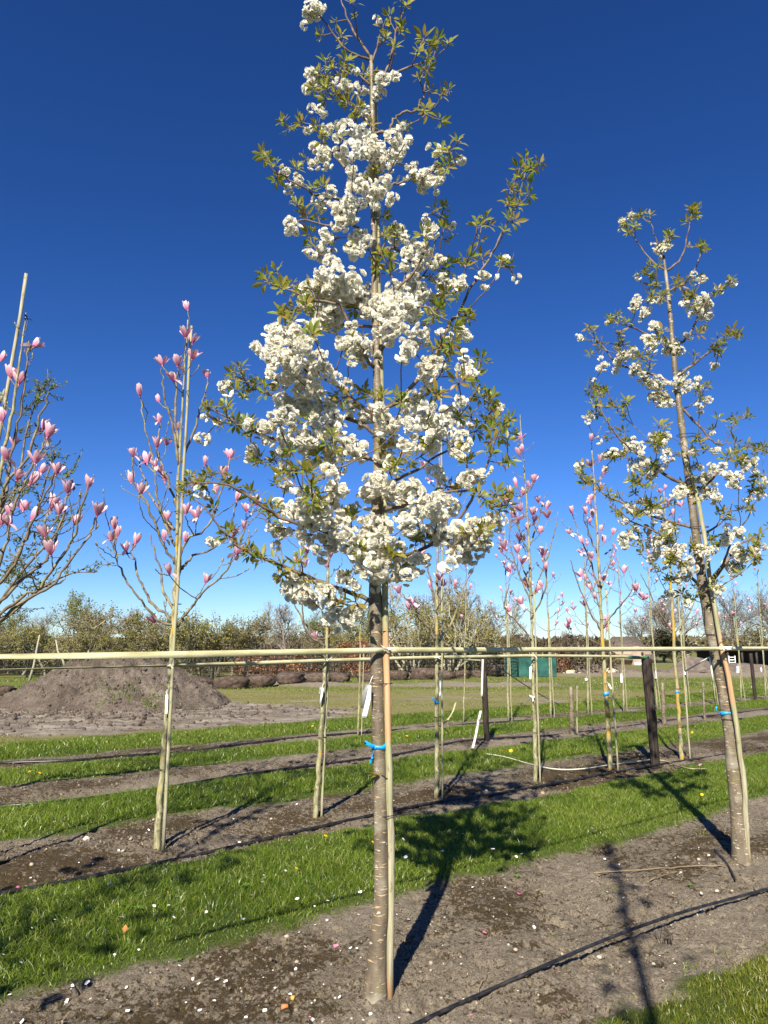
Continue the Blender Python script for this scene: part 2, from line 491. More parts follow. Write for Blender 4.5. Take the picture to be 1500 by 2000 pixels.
def m_ground():
    k = NT('nursery_ground'); o = k.objco()
    soil = k.attr('soil'); moss = k.attr('moss'); trk = k.attr('track'); lush = k.attr('lush')
    n_big = k.noise(o, 1.6, 5, 0.6); n_mid = k.noise(o, 9.0, 6, 0.65); n_fine = k.noise(o, 70.0, 6, 0.7); n_grit = k.noise(o, 260.0, 3, 0.6)
    dry = k.ramp(n_mid, [(0.26, (0.170, 0.136, 0.096)), (0.48, (0.292, 0.243, 0.178)), (0.70, (0.400, 0.342, 0.260))])
    dry = k.mix(k.ramp(n_fine, [(0.36, 0.8), (0.50, 0.0)]), dry, (0.085, 0.064, 0.045))
    n_160 = k.noise(o, 150.0, 5, 0.7)
    dry = k.mix(k.ramp(n_160, [(0.36, 0.6), (0.5, 0.0), (0.62, 0.0), (0.72, 0.5)]), dry, k.ramp(n_160, [(0.49, (0.06, 0.045, 0.032)), (0.51, (0.36, 0.31, 0.24))]))
    dry = k.mix(k.ramp(n_grit, [(0.66, 0.0), (0.76, 0.7)]), dry, (0.42, 0.38, 0.31))
    # dark brown moss crust
    mf = k.math('ADD', moss, k.math('MULTIPLY', k.math('SUBTRACT', n_fine, 0.5), 1.5))
    mf = k.math('ADD', mf, k.math('MULTIPLY', k.math('SUBTRACT', n_mid, 0.5), 1.3))
    mf = k.math('ADD', mf, k.math('MULTIPLY', k.math('SUBTRACT', k.noise(o, 32.0, 4, 0.6), 0.5), 1.3))
    mfac = k.ramp(mf, [(0.43, 0.0), (0.56, 0.9)])
    mcol = k.ramp(k.noise(o, 130.0, 4, 0.7), [(0.3, (0.022, 0.014, 0.007)), (0.55, (0.062, 0.040, 0.014)), (0.75, (0.115, 0.085, 0.022))])
    bed = k.mix(mfac, dry, mcol)
    # short turf under the blades
    turf = k.ramp(n_fine, [(0.3, (0.035, 0.055, 0.010)), (0.6, (0.085, 0.125, 0.022)), (0.8, (0.14, 0.16, 0.04))])
    thin = k.ramp(k.math('ADD', k.math('MULTIPLY', n_fine, 0.55), k.math('MULTIPLY', n_mid, 0.45)), [(0.36, (0.27, 0.23, 0.145)), (0.48, (0.215, 0.195, 0.075)), (0.64, (0.155, 0.165, 0.040))])
    green = k.mix(lush, thin, turf)
    col = k.mix(soil, green, bed)
    sand = k.ramp(k.noise(k.scaled(o, (0.7, 3.6, 1.0)), 1.1, 8, 0.72, 0.6), [(0.34, (0.125, 0.098, 0.076)), (0.48, (0.235, 0.193, 0.150)), (0.64, (0.40, 0.350, 0.280))])
    tf = k.ramp(k.math('ADD', trk, k.math('MULTIPLY', k.math('SUBTRACT', n_mid, 0.5), 1.8)), [(0.36, 0.0), (0.60, 1.0)])
    sand = k.mix(k.ramp(n_fine, [(0.36, 0.6), (0.5, 0.0)]), sand, (0.10, 0.08, 0.06))
    sand = k.mix(k.ramp(n_mid, [(0.60, 0.0), (0.68, 0.55)]), sand, (0.15, 0.155, 0.05))
    col = k.mix(tf, col, sand)
    h = k.math('ADD', k.math('MULTIPLY', n_fine, 0.8), k.math('MULTIPLY', n_160, 0.45))
    return k.done(col, 0.95, 0.1, k.bump(h, 0.028, 1.0))

def m_heap():
    k = NT('heaped_soil'); o = k.objco()
    a = k.noise(o, 0.9, 4, 0.6); b = k.noise(o, 5.0, 7, 0.72); f = k.noise(o, 26.0, 5, 0.7)
    c = k.ramp(k.math('ADD', k.math('MULTIPLY', a, 0.5), k.math('MULTIPLY', b, 0.5)), [(0.36, (0.100, 0.077, 0.060)), (0.5, (0.175, 0.140, 0.112)), (0.64, (0.265, 0.222, 0.180))])
    c = k.mix(k.ramp(f, [(0.36, 0.7), (0.5, 0.0)]), c, (0.055, 0.042, 0.034))
    return k.done(c, 0.95, 0.08, k.bump(k.math('ADD', f, b), 0.10, 0.9))

M = {}
def init_mats():
    M['heap'] = m_heap()
    M['cherry_bark'] = m_cherry_bark()
    M['cherry_twig'] = m_twig('cherry_twig', (0.075, 0.048, 0.033), (0.20, 0.15, 0.105))
    M['mag_bark'] = m_magnolia_bark('magnolia_bark', 0.0)
    M['mag_bark_orange'] = m_magnolia_bark('lichened_magnolia_bark', 1.0)
    M['mag_bark_some'] = m_magnolia_bark('spotted_magnolia_bark', 0.35)
    M['mag_twig'] = m_twig('magnolia_twig', (0.085, 0.065, 0.045), (0.20, 0.165, 0.11), (0.27, 0.24, 0.11))
    M['stake'] = m_stake('stake_wood', False)
    M['stake_worn'] = m_stake('worn_stake_wood', True)
    M['blossom'] = m_blossom()
    M['leaf'] = m_cherry_leaf()
    M['mag_petal'] = m_magnolia_petal()
    M['bud'] = plain('bud_scale', (0.20, 0.19, 0.10), 0.7)
    M['dead_flower'] = plain('withered_flower', (0.06, 0.035, 0.028), 0.8)
    M['grass'] = m_grass('lush_grass', (0.056, 0.096, 0.008), (0.160, 0.230, 0.018), (0.34, 0.31, 0.11), (0.28, 0.42, 0.02))
    M['corner_grass'] = m_grass('tufty_yellow_grass', (0.085, 0.115, 0.010), (0.20, 0.215, 0.022), (0.36, 0.30, 0.12), (0.34, 0.42, 0.03))
    M['field_grass'] = m_grass('thin_grass', (0.10, 0.12, 0.018), (0.19, 0.19, 0.04), (0.36, 0.30, 0.15), (0.30, 0.36, 0.05))
    M['ground'] = m_ground()
    k = NT('tape_fabric'); o = k.objco()
    g = k.noise(k.scaled(o, (4, 4, 30)), 1.0, 6, 0.7)
    c = k.ramp(g, [(0.30, (0.29, 0.27, 0.13)), (0.5, (0.46, 0.43, 0.25)), (0.7, (0.60, 0.57, 0.39))])
    c = k.mix(k.ramp(k.noise(o, 30.0, 5, 0.7), [(0.55, 0.0), (0.75, 0.5)]), c, (0.24, 0.22, 0.09))
    M['tape'] = k.done(c, 0.6, 0.3, k.bump(k.noise(o, 160.0, 2), 0.001, 0.4))
    M['white_tape'] = plain('white_tape', (0.70, 0.69, 0.58), 0.6, var=0.15)
    M['label_white'] = plain('white_plastic', (0.86, 0.87, 0.87), 0.4, 0.4, var=0.04)
    M['label_grey'] = plain('grey_plastic', (0.22, 0.225, 0.23), 0.45, 0.4, var=0.08)
    M['blue'] = plain('blue_ribbon', (0.012, 0.30, 0.72), 0.4, 0.4, var=0.15, scale=40)
    M['green_tape'] = plain('green_tape', (0.02, 0.16, 0.075), 0.45, 0.4)
    M['wire'] = plain('tie_wire', (0.025, 0.022, 0.02), 0.5, 0.4)
    k = NT('irrigation_hose'); o = k.objco()
    dust = k.ramp(k.noise(o, 20.0, 5, 0.7), [(0.45, (0.010, 0.010, 0.011)), (0.75, (0.055, 0.050, 0.045))])
    M['hose'] = k.done(dust, 0.38, 0.5)
    k = NT('tarred_post'); o = k.objco()
    gr = k.noise(k.scaled(o, (60, 60, 4)), 1.0, 5, 0.7)
    M['dark_post'] = k.done(k.ramp(gr, [(0.3, (0.012, 0.009, 0.007)), (0.55, (0.040, 0.030, 0.024)), (0.75, (0.115, 0.088, 0.070))]), 0.8, 0.2, k.bump(gr, 0.012, 0.9))
    k = NT('stone'); r = k.objrand(); o = k.objco()
    c = k.ramp(r, [(0.0, (0.30, 0.26, 0.20)), (0.4, (0.46, 0.36, 0.24)), (0.7, (0.55, 0.50, 0.42)), (1.0, (0.42, 0.22, 0.12))])
    M['stone'] = k.done(k.mix(k.math('MULTIPLY', k.noise(o, 80.0, 4), 0.5), c, (0.18, 0.15, 0.12)), 0.8, 0.2)
    M['grit'] = plain('pale_grit', (0.36, 0.30, 0.22), 0.9, 0.1, var=0.5, scale=30)
    M['clod'] = plain('soil_clod', (0.165, 0.130, 0.095), 0.95, 0.1, var=0.5, scale=25)
    M['petal_white'] = plain('fallen_petal', (0.86, 0.84, 0.78), 0.6, 0.2, var=0.06, transl=0.2)
    M['petal_pink'] = plain('fallen_pink_petal', (0.62, 0.18, 0.30), 0.6, 0.2, var=0.2)
    M['yellow'] = plain('dandelion_yellow', (0.80, 0.50, 0.01), 0.6, 0.2, var=0.15)
    M['stalk'] = plain('green_stalk', (0.12, 0.18, 0.03), 0.6, 0.2)
    M['weed'] = plain('weed_leaf', (0.12, 0.21, 0.025), 0.5, 0.3, var=0.3, transl=0.25)
    M['dead_leaf'] = plain('dead_leaf', (0.45, 0.20, 0.06), 0.7, 0.2, var=0.3)
    k = NT('root_ball_soil'); o = k.objco()
    n1 = k.noise(o, 7.0, 6, 0.75)
    M['root_soil'] = k.done(k.ramp(n1, [(0.32, (0.030, 0.020, 0.015)), (0.5, (0.090, 0.065, 0.050)), (0.7, (0.170, 0.130, 0.105))]), 0.95, 0.1, k.bump(n1, 0.06, 1.0))
    def card(name, lo, hi, transl=0.3, rnd=0.35):
        k = NT(name); a = k.attr('tint'); r = k.objrand()
        c = k.ramp(a, [(0.0, lo), (1.0, hi)])
        c = k.mix(k.math('MULTIPLY', r, rnd), c, tuple(0.6 * x for x in lo))
        return k.done(c, 0.6, 0.25, transl=transl)
    M['c_olive'] = card('olive_spring_foliage', (0.145, 0.138, 0.028), (0.305, 0.285, 0.070))
    M['c_green'] = card('pale_spring_foliage', (0.12, 0.15, 0.025), (0.24, 0.27, 0.06))
    M['c_brown'] = card('brown_catkins', (0.145, 0.120, 0.042), (0.295, 0.250, 0.095))
    M['c_dark'] = card('evergreen_foliage', (0.018, 0.022, 0.010), (0.055, 0.055, 0.024), 0.1)
    M['c_under'] = card('dark_brown_brush', (0.045, 0.034, 0.024), (0.130, 0.100, 0.062), 0.1)
    M['c_russet'] = card('russet_beech_leaf', (0.17, 0.070, 0.035), (0.42, 0.22, 0.12), 0.25)
    M['c_purple'] = card('purple_brown_twiggery', (0.085, 0.066, 0.040), (0.20, 0.155, 0.090), 0.15)
    M['c_yellowgreen'] = card('yellow_green_twiggery', (0.17, 0.15, 0.022), (0.34, 0.30, 0.055))
    M['c_leafy'] = card('small_green_leaf', (0.07, 0.115, 0.018), (0.17, 0.22, 0.04))
    M['far_bark'] = m_twig('far_tree_bark', (0.14, 0.118, 0.080), (0.30, 0.265, 0.185))
    M['far_bark_pale'] = m_twig('pale_tree_bark', (0.24, 0.215, 0.145), (0.40, 0.37, 0.27))
    M['far_bark_grey'] = m_twig('grey_tree_bark', (0.15, 0.125, 0.098), (0.29, 0.25, 0.20))
    M['fence_dark'] = plain('dark_fence', (0.016, 0.020, 0.018), 0.6)
    M['net'] = plain('teal_windbreak_net', (0.035, 0.125, 0.100), 0.75, 0.15, var=0.45, scale=2.2, transl=0.30)
    M['thatch'] = plain('thatched_roof', (0.125, 0.100, 0.082), 0.95, 0.05, var=0.3, scale=6)
    M['brick_pink'] = plain('pink_brick', (0.33, 0.235, 0.180), 0.9, 0.1, var=0.2, scale=9)
    M['plinth'] = plain('pale_plinth', (0.62, 0.60, 0.55), 0.8)
    M['dark_hole'] = plain('dark_opening', (0.02, 0.018, 0.017), 0.6)
    M['shed_wood'] = plain('dark_shed_wood', (0.045, 0.036, 0.030), 0.8, var=0.3)
    M['rail_wood'] = plain('fence_rail_wood', (0.23, 0.20, 0.155), 0.85, var=0.25)
    M['gate_white'] = plain('white_gate_paint', (0.75, 0.75, 0.72), 0.6)
    M['sand'] = plain('pale_sand', (0.50, 0.42, 0.29), 0.95, 0.05, var=0.15, scale=5)
    M['dirt'] = plain('dug_earth', (0.130, 0.105, 0.088), 0.95, 0.05, var=0.35, scale=4)
    M['car_blue'] = plain('pale_blue_car_paint', (0.35, 0.43, 0.52), 0.3, 0.5, var=0.02)
    M['car_white'] = plain('white_car_paint', (0.78, 0.79, 0.80), 0.3, 0.5, var=0.02)
    M['glass'] = plain('dark_car_glass', (0.02, 0.025, 0.03), 0.1, 0.6, var=0.02)
    M['rubber'] = plain('black_rubber', (0.015, 0.015, 0.015), 0.8)
    M['fallen_wood'] = plain('dry_twig', (0.21, 0.155, 0.095), 0.85, var=0.3)
init_mats()
# ------------------------------------------------------------------ the ground, one sheet
def build_ground():
    fine = np.arange(-36, 36.01, 0.125)
    coarse = np.concatenate([np.linspace(36, 180, 30)[1:], np.linspace(-180, -36, 30)[1:-1]])
    az = np.radians(np.concatenate([fine, coarse]))
    r = [0.25]
    while r[-1] < 1500:
        x = r[-1]
        r.append(x + (0.16 if x < 2.3 else min(max(0.0125, 0.00085 * x * x), 0.03 * x) if x < 60 else 0.12 * x))
    r = np.array(r)
    R, A = np.meshgrid(r, az, indexing='ij')
    X = R * np.sin(A); Y = R * np.cos(A)
    Z = H(X, Y)
    nr, na = X.shape
    me = MB()
    i = np.arange(nr - 1)[:, None] * na; j = np.arange(na)[None, :]; j2 = (j + 1) % na
    q = np.stack([i + j, i + na + j, i + na + j2, i + j2], -1).reshape(-1, 4)
    v = np.stack([X, Y, Z], -1).reshape(-1, 3)
    n0 = len(v)
    v = np.vstack([v, (0, 0, float(Z[0].mean()))])
    jj = np.arange(na); jn = (jj + 1) % na
    me.add(v, q, np.stack([np.full(na, n0), jj, jn], 1))
    mesh = me.mesh('ground', M['ground'], smooth=True)
    x, y = v[:, 0], v[:, 1]
    s, t = st(x, y)
    soil = np.maximum(soil_mask(x, y), far_soil_mask(x, y))
    moss = fbm(x * 1.5, y * 1.5, 51, 4) * 0.75
    bedc = np.min(np.stack([np.abs(s - (a + b) / 2 - 0.05) / ((b - a) / 2) for a, b in SOIL[1:]]), axis=0)
    moss = moss + 0.16 * (1 - np.clip(bedc, 0, 1.5)) + 0.12 * sstep(5.0, 5.6, s) * (1 - sstep(6.6, 7.0, s)) - 0.04 * (1 - sstep(1.9, 4.0, s)) - 0.02
    moss = moss * (1 - far_soil_mask(x, y))
    trk = track_mask(x, y)
    lush = np.clip(0.9 * (1 - sstep(12.6, 14.0, s)) + sstep(26, 28, y) * 0.35, 0, 1)
    for nm, arr in (('soil', soil), ('moss', moss), ('track', trk), ('lush', lush)):
        at = mesh.attributes.new(nm, 'FLOAT', 'POINT'); at.data.foreach_set('value', arr.astype(np.float32))
    tag(link('ground', mesh), 'nursery ground of bare soil beds, grass strips and thin turf', kind='structure')
build_ground()

def build_heap():
    nx, ny = 220, 150
    X, Y = np.meshgrid(np.linspace(HEAP[0] - 4.6, HEAP[0] + 4.4, nx), np.linspace(HEAP[1] - 3.4, HEAP[1] + 3.4, ny))
    Z = heap(X, Y) + H(X, Y) - 0.03; Z = np.where(heap(X, Y) < 0.012, H(X, Y) - 0.15, Z)
    o0 = np.array((HEAP[0], HEAP[1], 0.0)); mb = MB()
    i = np.arange(ny - 1)[:, None] * nx; j = np.arange(nx - 1)[None]
    mb.add(np.stack([X, Y, Z], -1).reshape(-1, 3) - o0, np.stack([i + j, i + j + 1, i + nx + j + 1, i + nx + j], -1).reshape(-1, 4))
    o = mb.build('soil_heap', M['heap'], smooth=True); o.location = o0
    tag(o, 'big grey brown heap of soil with green tufts on the left', 'soil heap')
build_heap()

# ------------------------------------------------------------------ grass
def blades(name, label, xs, ys, hgt, wid, mat, seed, lean=0.5, dry=0.06, hscale=None, zf=None):
    rg = np.random.default_rng(seed); n = len(xs)
    z = H(xs, ys, False) - 0.004 if zf is None else zf(xs, ys)
    patch = fbm(xs * 2.2, ys * 2.2, seed + 3, 3)
    h = hgt * (0.45 + 0.9 * rg.random(n)) * (0.55 + 0.9 * patch)
    if hscale is not None: h = h * hscale
    w = wid * (0.6 + 0.8 * rg.random(n))
    fa = rg.random(n) * 2 * math.pi                # which way the flat of the blade looks
    la = rg.random(n) * 2 * math.pi + (fbm(xs * 3, ys * 3, seed + 9, 2) - 0.5) * 5
    le = lean * (0.25 + 1.0 * rg.random(n)) * h
    sx, sy = np.cos(fa) * w * 0.5, np.sin(fa) * w * 0.5
    lx, ly = np.cos(la) * le, np.sin(la) * le
    b0 = np.stack([xs - sx, ys - sy, z], 1); b1 = np.stack([xs + sx, ys + sy, z], 1)
    m0 = np.stack([xs - sx * .8 + lx * .32, ys - sy * .8 + ly * .32, z + h * .58], 1)
    m1 = np.stack([xs + sx * .8 + lx * .32, ys + sy * .8 + ly * .32, z + h * .58], 1)
    tp = np.stack([xs + lx, ys + ly, z + h * (1 - 0.25 * rg.random(n))], 1)
    v = np.stack([b0, b1, m0, m1, tp], 1).reshape(-1, 3)
    k = np.arange(n) * 5
    q = np.stack([k, k + 1, k + 3, k + 2], 1); t = np.stack([k + 2, k + 3, k + 4], 1)
    big = fbm(xs * 0.9, ys * 0.9, seed + 31, 3)
    tint = np.clip(0.12 + 0.55 * rg.random(n) + 0.35 * (patch - 0.5) + 0.75 * (big - 0.5), 0, 0.84)
    tint = np.where(rg.random(n) < dry, 0.82 + 0.18 * rg.random(n), tint)
    mb = MB(); mb.add(v, q, t, np.repeat(tint, 5))
    o = mb.build(name, mat, attr='tint')
    tag(o, label, kind='stuff'); return o

def in_view(x, y, margin=1.5):
    return (np.abs(x) < 0.60 * y + margin) & (y > 1.2)

def strip_points(s0, s1, t0, t1, dens, seed, pad=0.1):
    rg = np.random.default_rng(seed)
    n = int((s1 - s0 + 2 * pad) * (t1 - t0) * dens)
    s = s0 - pad + rg.random(n) * (s1 - s0 + 2 * pad); t = t0 + rg.random(n) * (t1 - t0)
    x, y = xy(s, t)
    m = soil_mask(x, y)
    clump = fbm(x * 14, y * 14, seed, 2)
    keep = in_view(x, y) & (rg.random(n) > m * 1.15) & (rg.random(n) < 0.35 + 1.1 * clump)
    x, y = x[keep], y[keep]
    return x, y

GR = [(3.84, 5.34, -3.5, 14, 7000, 0.062, 0.0042), (6.76, 8.15, -4.5, 19, 3400, 0.075, 0.0055),
      (9.36, 10.6, -5.5, 26, 2200, 0.075, 0.007), (11.42, 13.3, -6, 34, 1400, 0.075, 0.009)]
GLAB = ['lush mown grass strip between the front bed and the second bed', 'lush grass strip between the second and third soil beds',
        'narrow green grass strip between the third and fourth beds', 'green grass verge beyond the farthest planted bed']
for k, (s0, s1, t0, t1, de, hh, ww) in enumerate(GR):
    x, y = strip_points(s0, s1, t0, t1, de, 100 + k)
    s, t = st(x, y)
    edge = sstep(0.0, 0.30, np.minimum(s - s0, s1 - s)) * 0.55 + 0.45
    blades('grass', GLAB[k], x, y, hh * .9, ww, M['grass'], 200 + k, 1.25, 0.08, edge)
# the corner of turf at the bottom right, paler and tufty
x, y = strip_points(0.9, 1.96, 0.6, 7.5, 13000, 120)
blades('grass', 'yellowish turf corner in front of the black hose', x, y, 0.036, 0.0034, M['corner_grass'], 220, 0.9, 0.12)
# thin turf of the field beyond
rg = np.random.default_rng(5)
n = 330000
yy = 12.0 + 26.0 * rg.random(n) ** 1.3; xx = (rg.random(n) * 2 - 1) * (0.60 * yy + 1)
s, t = st(xx, yy)
tm = track_mask(xx, yy); fm = far_soil_mask(xx, yy); hp = heap(xx, yy) > 0.03
patch = fbm(xx * 0.7, yy * 1.3, 66, 3)
keep = (s > 13.1) & (rg.random(n) > tm * 1.25) & (rg.random(n) > fm * 1.2) & ~hp & (rg.random(n) < 0.05 + 1.1 * sstep(0.3, 0.75, patch))
back = sstep(25.5, 27.5, yy)
sel = keep & (rg.random(n) >= back)
blades('grass', 'thin yellow green turf of the open field', xx[sel], yy[sel], 0.028, 0.013, M['field_grass'], 230, 0.9, 0.22)
sel = keep & (rg.random(n) < back * .55 + 0.02) & (yy > 24.5)
blades('grass', 'green grass belt in front of the row of root balls', xx[sel], yy[sel], 0.075, 0.018, M['grass'], 231, 0.7, 0.05)
# a few tufts on the beds and on the soil heap
tx, ty = [], []
rg = np.random.default_rng(15)
for c in range(150):
    a, b = SOIL[rg.integers(1, 5)]
    s = a + (b - a) * (rg.random() if rg.random() < .5 else rg.choice([0.04, 0.96])); t = rg.uniform(-3, 12)
    cx_, cy_ = xy(s, t); k = rg.integers(4, 26); sp = rg.uniform(0.012, 0.05)
    tx.append(cx_ + rg.normal(0, sp, k)); ty.append(cy_ + rg.normal(0, sp, k))
tx = np.concatenate(tx); ty = np.concatenate(ty)
blades('grass', 'small tufts of grass sprouting on the bare beds', tx, ty, 0.035, 0.004, M['grass'], 240, 1.0, 0.05)
tx, ty = [], []
for (u, v, Yd, kk, sp) in ((200, 1322, 19.6, 130, .16), (305, 1338, 18.6, 90, .13), (190, 1345, 18.7, 80, .12), (240, 1358, 18.4, 90, .13), (205, 1372, 18.2, 80, .13),
                       (292, 1362, 18.3, 70, .1), (372, 1360, 18.5, 70, .12), (260, 1336, 18.8, 50, .1), (205, 1281, 20.4, 300, .35), (255, 1281, 20.4, 200, .3), (160, 1284, 20.3, 120, .3), (130, 1300, 20.2, 60, .2), (60, 1402, 17.3, 40, .1)):
    p = P(u, v, Yd); tx.append(p[0] + rg.normal(0, sp * 1.3, kk)); ty.append(Yd + rg.normal(0, sp, kk))
tx = np.concatenate(tx); ty = np.concatenate(ty)
blades('grass', 'green tufts growing on the grey soil heap', tx, ty, 0.10, 0.016, M['grass'], 241, 0.9, 0.10, zf=lambda a, b: H(a, b) + heap(a, b) - .05)

# ------------------------------------------------------------------ stones, clods, petals, weeds on the beds
def pebble_mesh(seed, mat, name, flat=0.65):
    rg = np.random.default_rng(seed)
    t = (1 + 5 ** .5) / 2
    v = np.array([(-1, t, 0), (1, t, 0), (-1, -t, 0), (1, -t, 0), (0, -1, t), (0, 1, t), (0, -1, -t), (0, 1, -t), (t, 0, -1), (t, 0, 1), (-t, 0, -1), (-t, 0, 1)]) / 1.9
    f = [(0, 11, 5), (0, 5, 1), (0, 1, 7), (0, 7, 10), (0, 10, 11), (1, 5, 9), (5, 11, 4), (11, 10, 2), (10, 7, 6), (7, 1, 8), (3, 9, 4), (3, 4, 2), (3, 2, 6), (3, 6, 8), (3, 8, 9), (4, 9, 5), (2, 4, 11), (6, 2, 10), (8, 6, 7), (9, 8, 1)]
    v = v * (0.75 + 0.5 * rg.random((12, 1))) * np.array((1.0, 0.75 + .3 * rg.random(), flat))
    mb = MB(); mb.add(v, t=f)
    return mb, mb.mesh(name, mat, smooth=False)

def scatter_solid(name, label, mat, n, size, seed, sr, tr, sink=0.25):
    """many small clods as one mesh"""
    rg = np.random.default_rng(seed)
    protos = [np.vstack(pebble_mesh(seed * 10 + k, mat, 'clod')[0].v) for k in range(8)]
    f = np.vstack(pebble_mesh(1, mat, 'clod')[0].t)
    mb = MB()
    s = rg.uniform(sr[0], sr[1], n); t = rg.uniform(tr[0], tr[1], n)
    x, y = xy(s, t); m = soil_mask(x, y)
    dens = fbm(x * 1.6, y * 1.6, seed + 2, 3)
    ok = in_view(x, y, 0.3) & (rg.random(n) < m) & (rg.random(n) < sstep(0.3, 0.7, dens))
    x, y = x[ok], y[ok]; z = H(x, y)
    for a, b, c in zip(x, y, z):
        sz = size * (0.35 + 1.4 * rg.random() ** 3)
        R = rot_to(rg.normal(0, 1, 3), rg.random() * 6)
        mb.add(protos[rg.integers(8)] @ R.T * sz + (a, b, c + sz * (0.5 - sink)), t=f)
    return tag(mb.build(name, mat), label, kind='stuff')

scatter_solid('soil_crumbs', 'loose crumbs of dry soil on the front bed', M['clod'], 9000, 0.007, 3, (2.0, 3.9), (-0.5, 7))
scatter_solid('soil_crumbs', 'loose crumbs of dark soil on the second bed', M['clod'], 6000, 0.008, 4, (5.3, 6.8), (-1.5, 10))
scatter_solid('soil_crumbs', 'loose crumbs of soil on the third and fourth beds', M['clod'], 5000, 0.014, 6, (8.1, 11.5), (-3, 16))
scatter_solid('gravel', 'pale grit scattered over the soil beds', M['grit'], 4500, 0.0045, 5, (2.0, 6.8), (-1, 8))

# clods lying round the soil heap and on the trodden track
rg = np.random.default_rng(33); mb = MB(); f = np.vstack(pebble_mesh(1, M['clod'], 'clod')[0].t)
protos = [np.vstack(pebble_mesh(80 + k, M['clod'], 'clod')[0].v) for k in range(8)]
x = rg.normal(HEAP[0] - .3, 3.6, 5200); y = rg.normal(HEAP[1] - 2.6, 2.1, 5200)
hh = heap(x, y); z = H(x, y) + np.maximum(hh, 0) * (hh > .012) - .03 * (hh > .012)
ok = (track_mask(x, y) > .4) | (hh > .03)
for a, b, c in zip(x[ok], y[ok], z[ok]):
    sz = .012 + .055 * rg.random() ** 5; mb.add(protos[rg.integers(8)] @ rot_to(rg.normal(0, 1, 3)).T * sz + (a, b, c + .2 * sz), t=f)
tag(mb.build('soil_clods', M['heap']), 'loose clods strewn on and around the soil heap', kind='stuff')

PEB = [pebble_mesh(700 + k, M['stone'], 'pebble')[1] for k in range(6)]
rg = np.random.default_rng(21)
stone_px = [(842, 1882, 6), (1007, 1856, 5), (1020, 1870, 3), (993, 1846, 4), (1170, 1872, 7), (1098, 1865, 5), (841, 1896, 4), (1400, 1741, 5), (1370, 1745, 5),
            (900, 1870, 4), (797, 1974, 6), (1276, 1884, 5), (1372, 1781, 6), (1404, 1760, 4), (660, 1792, 5), (1430, 1741, 4), (1440, 1690, 4), (1314, 1745, 3), (965, 1755, 3),
            (560, 1830, 6), (580, 1880, 6), (1230, 1880, 4), (1210, 1800, 3), (760, 1848, 3), (655, 1950, 4), (862, 1950, 4), (630, 1996, 5), (930, 1960, 5), (1330, 1705, 4), (1365, 1680, 5),
            (255, 1640, 6), (170, 1640, 8), (90, 1660, 4), (62, 1690, 6), (1060, 1550, 6), (300, 1602, 4), (420, 1620, 4), (240, 1663, 5), (530, 1600, 4), (950, 1545, 4)]
for i, (u, v, sz) in enumerate(stone_px):
    p = Gz(u, v); r = sz * 0.9 / pxm(v, p[1])
    o = link('pebble', PEB[i % 6], loc=(p[0], p[1], p[2] + r * 0.25))
    o.scale = (r, r, r); o.rotation_euler = (rg.normal(0, .3), rg.normal(0, .3), rg.random() * 6)
    far = v < 1670
    tag(o, 'small pale pebble lying on the mossy second bed' if far else 'small tan pebble lying on the bare front bed', 'pebble',
        'pebbles on the second bed' if far else 'pebbles on the front bed')

def petal_mesh(name, mat, seed):
    rg = np.random.default_rng(seed); mb = MB()
    a = np.linspace(0, 2 * math.pi, 9)[:-1]
    rr = 0.5 * (0.8 + 0.35 * rg.random(8))
    ring = np.stack([np.cos(a) * rr, np.sin(a) * rr * 0.8, 0.10 + 0.16 * rg.random(8)], 1)
    v = np.vstack([ring, ring * (0.5, 0.5, 0.35), (0, 0, 0)])
    q = [(i, (i + 1) % 8, 8 + (i + 1) % 8, 8 + i) for i in range(8)]
    t = [(8 + i, 8 + (i + 1) % 8, 16) for i in range(8)]
    mb.add(v, q, t); return mb.mesh(name, mat, smooth=True)
PETAL = [petal_mesh('fallen_petal', M['petal_white'], k) for k in range(5)]
PINKP = [petal_mesh('pink_petal', M['petal_pink'], 50 + k) for k in range(3)]
pet_soil = [(170, 1922, 11), (141, 1927, 7), (247, 1931, 7), (308, 1929, 10), (122, 1963, 11), (131, 1957, 8), (177, 1953, 8), (209, 1955, 6), (18, 1946, 9), (44, 1998, 10),
            (250, 1977, 10), (192, 1991, 8), (376, 1914, 7), (388, 1924, 8), (424, 1916, 9), (441, 1919, 8), (418, 1957, 8), (390, 1976, 9), (480, 1990, 8), (518, 1977, 10), (566, 1944, 8),
            (537, 1932, 7), (537, 1845, 7), (523, 1865, 6), (595, 1851, 7), (578, 1895, 8), (584, 1823, 6), (638, 1799, 6), (685, 1854, 8), (697, 1855, 7), (664, 1950, 9), (610, 1996, 12), (480, 1968, 6),
            (724, 1983, 8), (797, 1798, 7), (869, 1794, 7), (970, 1797, 7), (1043, 1813, 8), (987, 1735, 5), (923, 1735, 6), (907, 1957, 9), (902, 1885, 6), (1178, 1652, 7), (1181, 1679, 5), (1170, 1737, 5),
            (1218, 1755, 5), (1318, 1884, 5), (1385, 1672, 6), (1412, 1605, 5), (1303, 1608, 6), (710, 1996, 9), (350, 1888, 6), (700, 1788, 5), (1120, 1768, 4), (1210, 1690, 5),
            (286, 1628, 5), (290, 1622, 5), (231, 1663, 7), (377, 1622, 6), (456, 1601, 5), (467, 1646, 5), (181, 1689, 5), (154, 1686, 4), (60, 1716, 5), (440, 1682, 4), (520, 1590, 4), (580, 1572, 6), (895, 1546, 5), (1104, 1524, 5)]
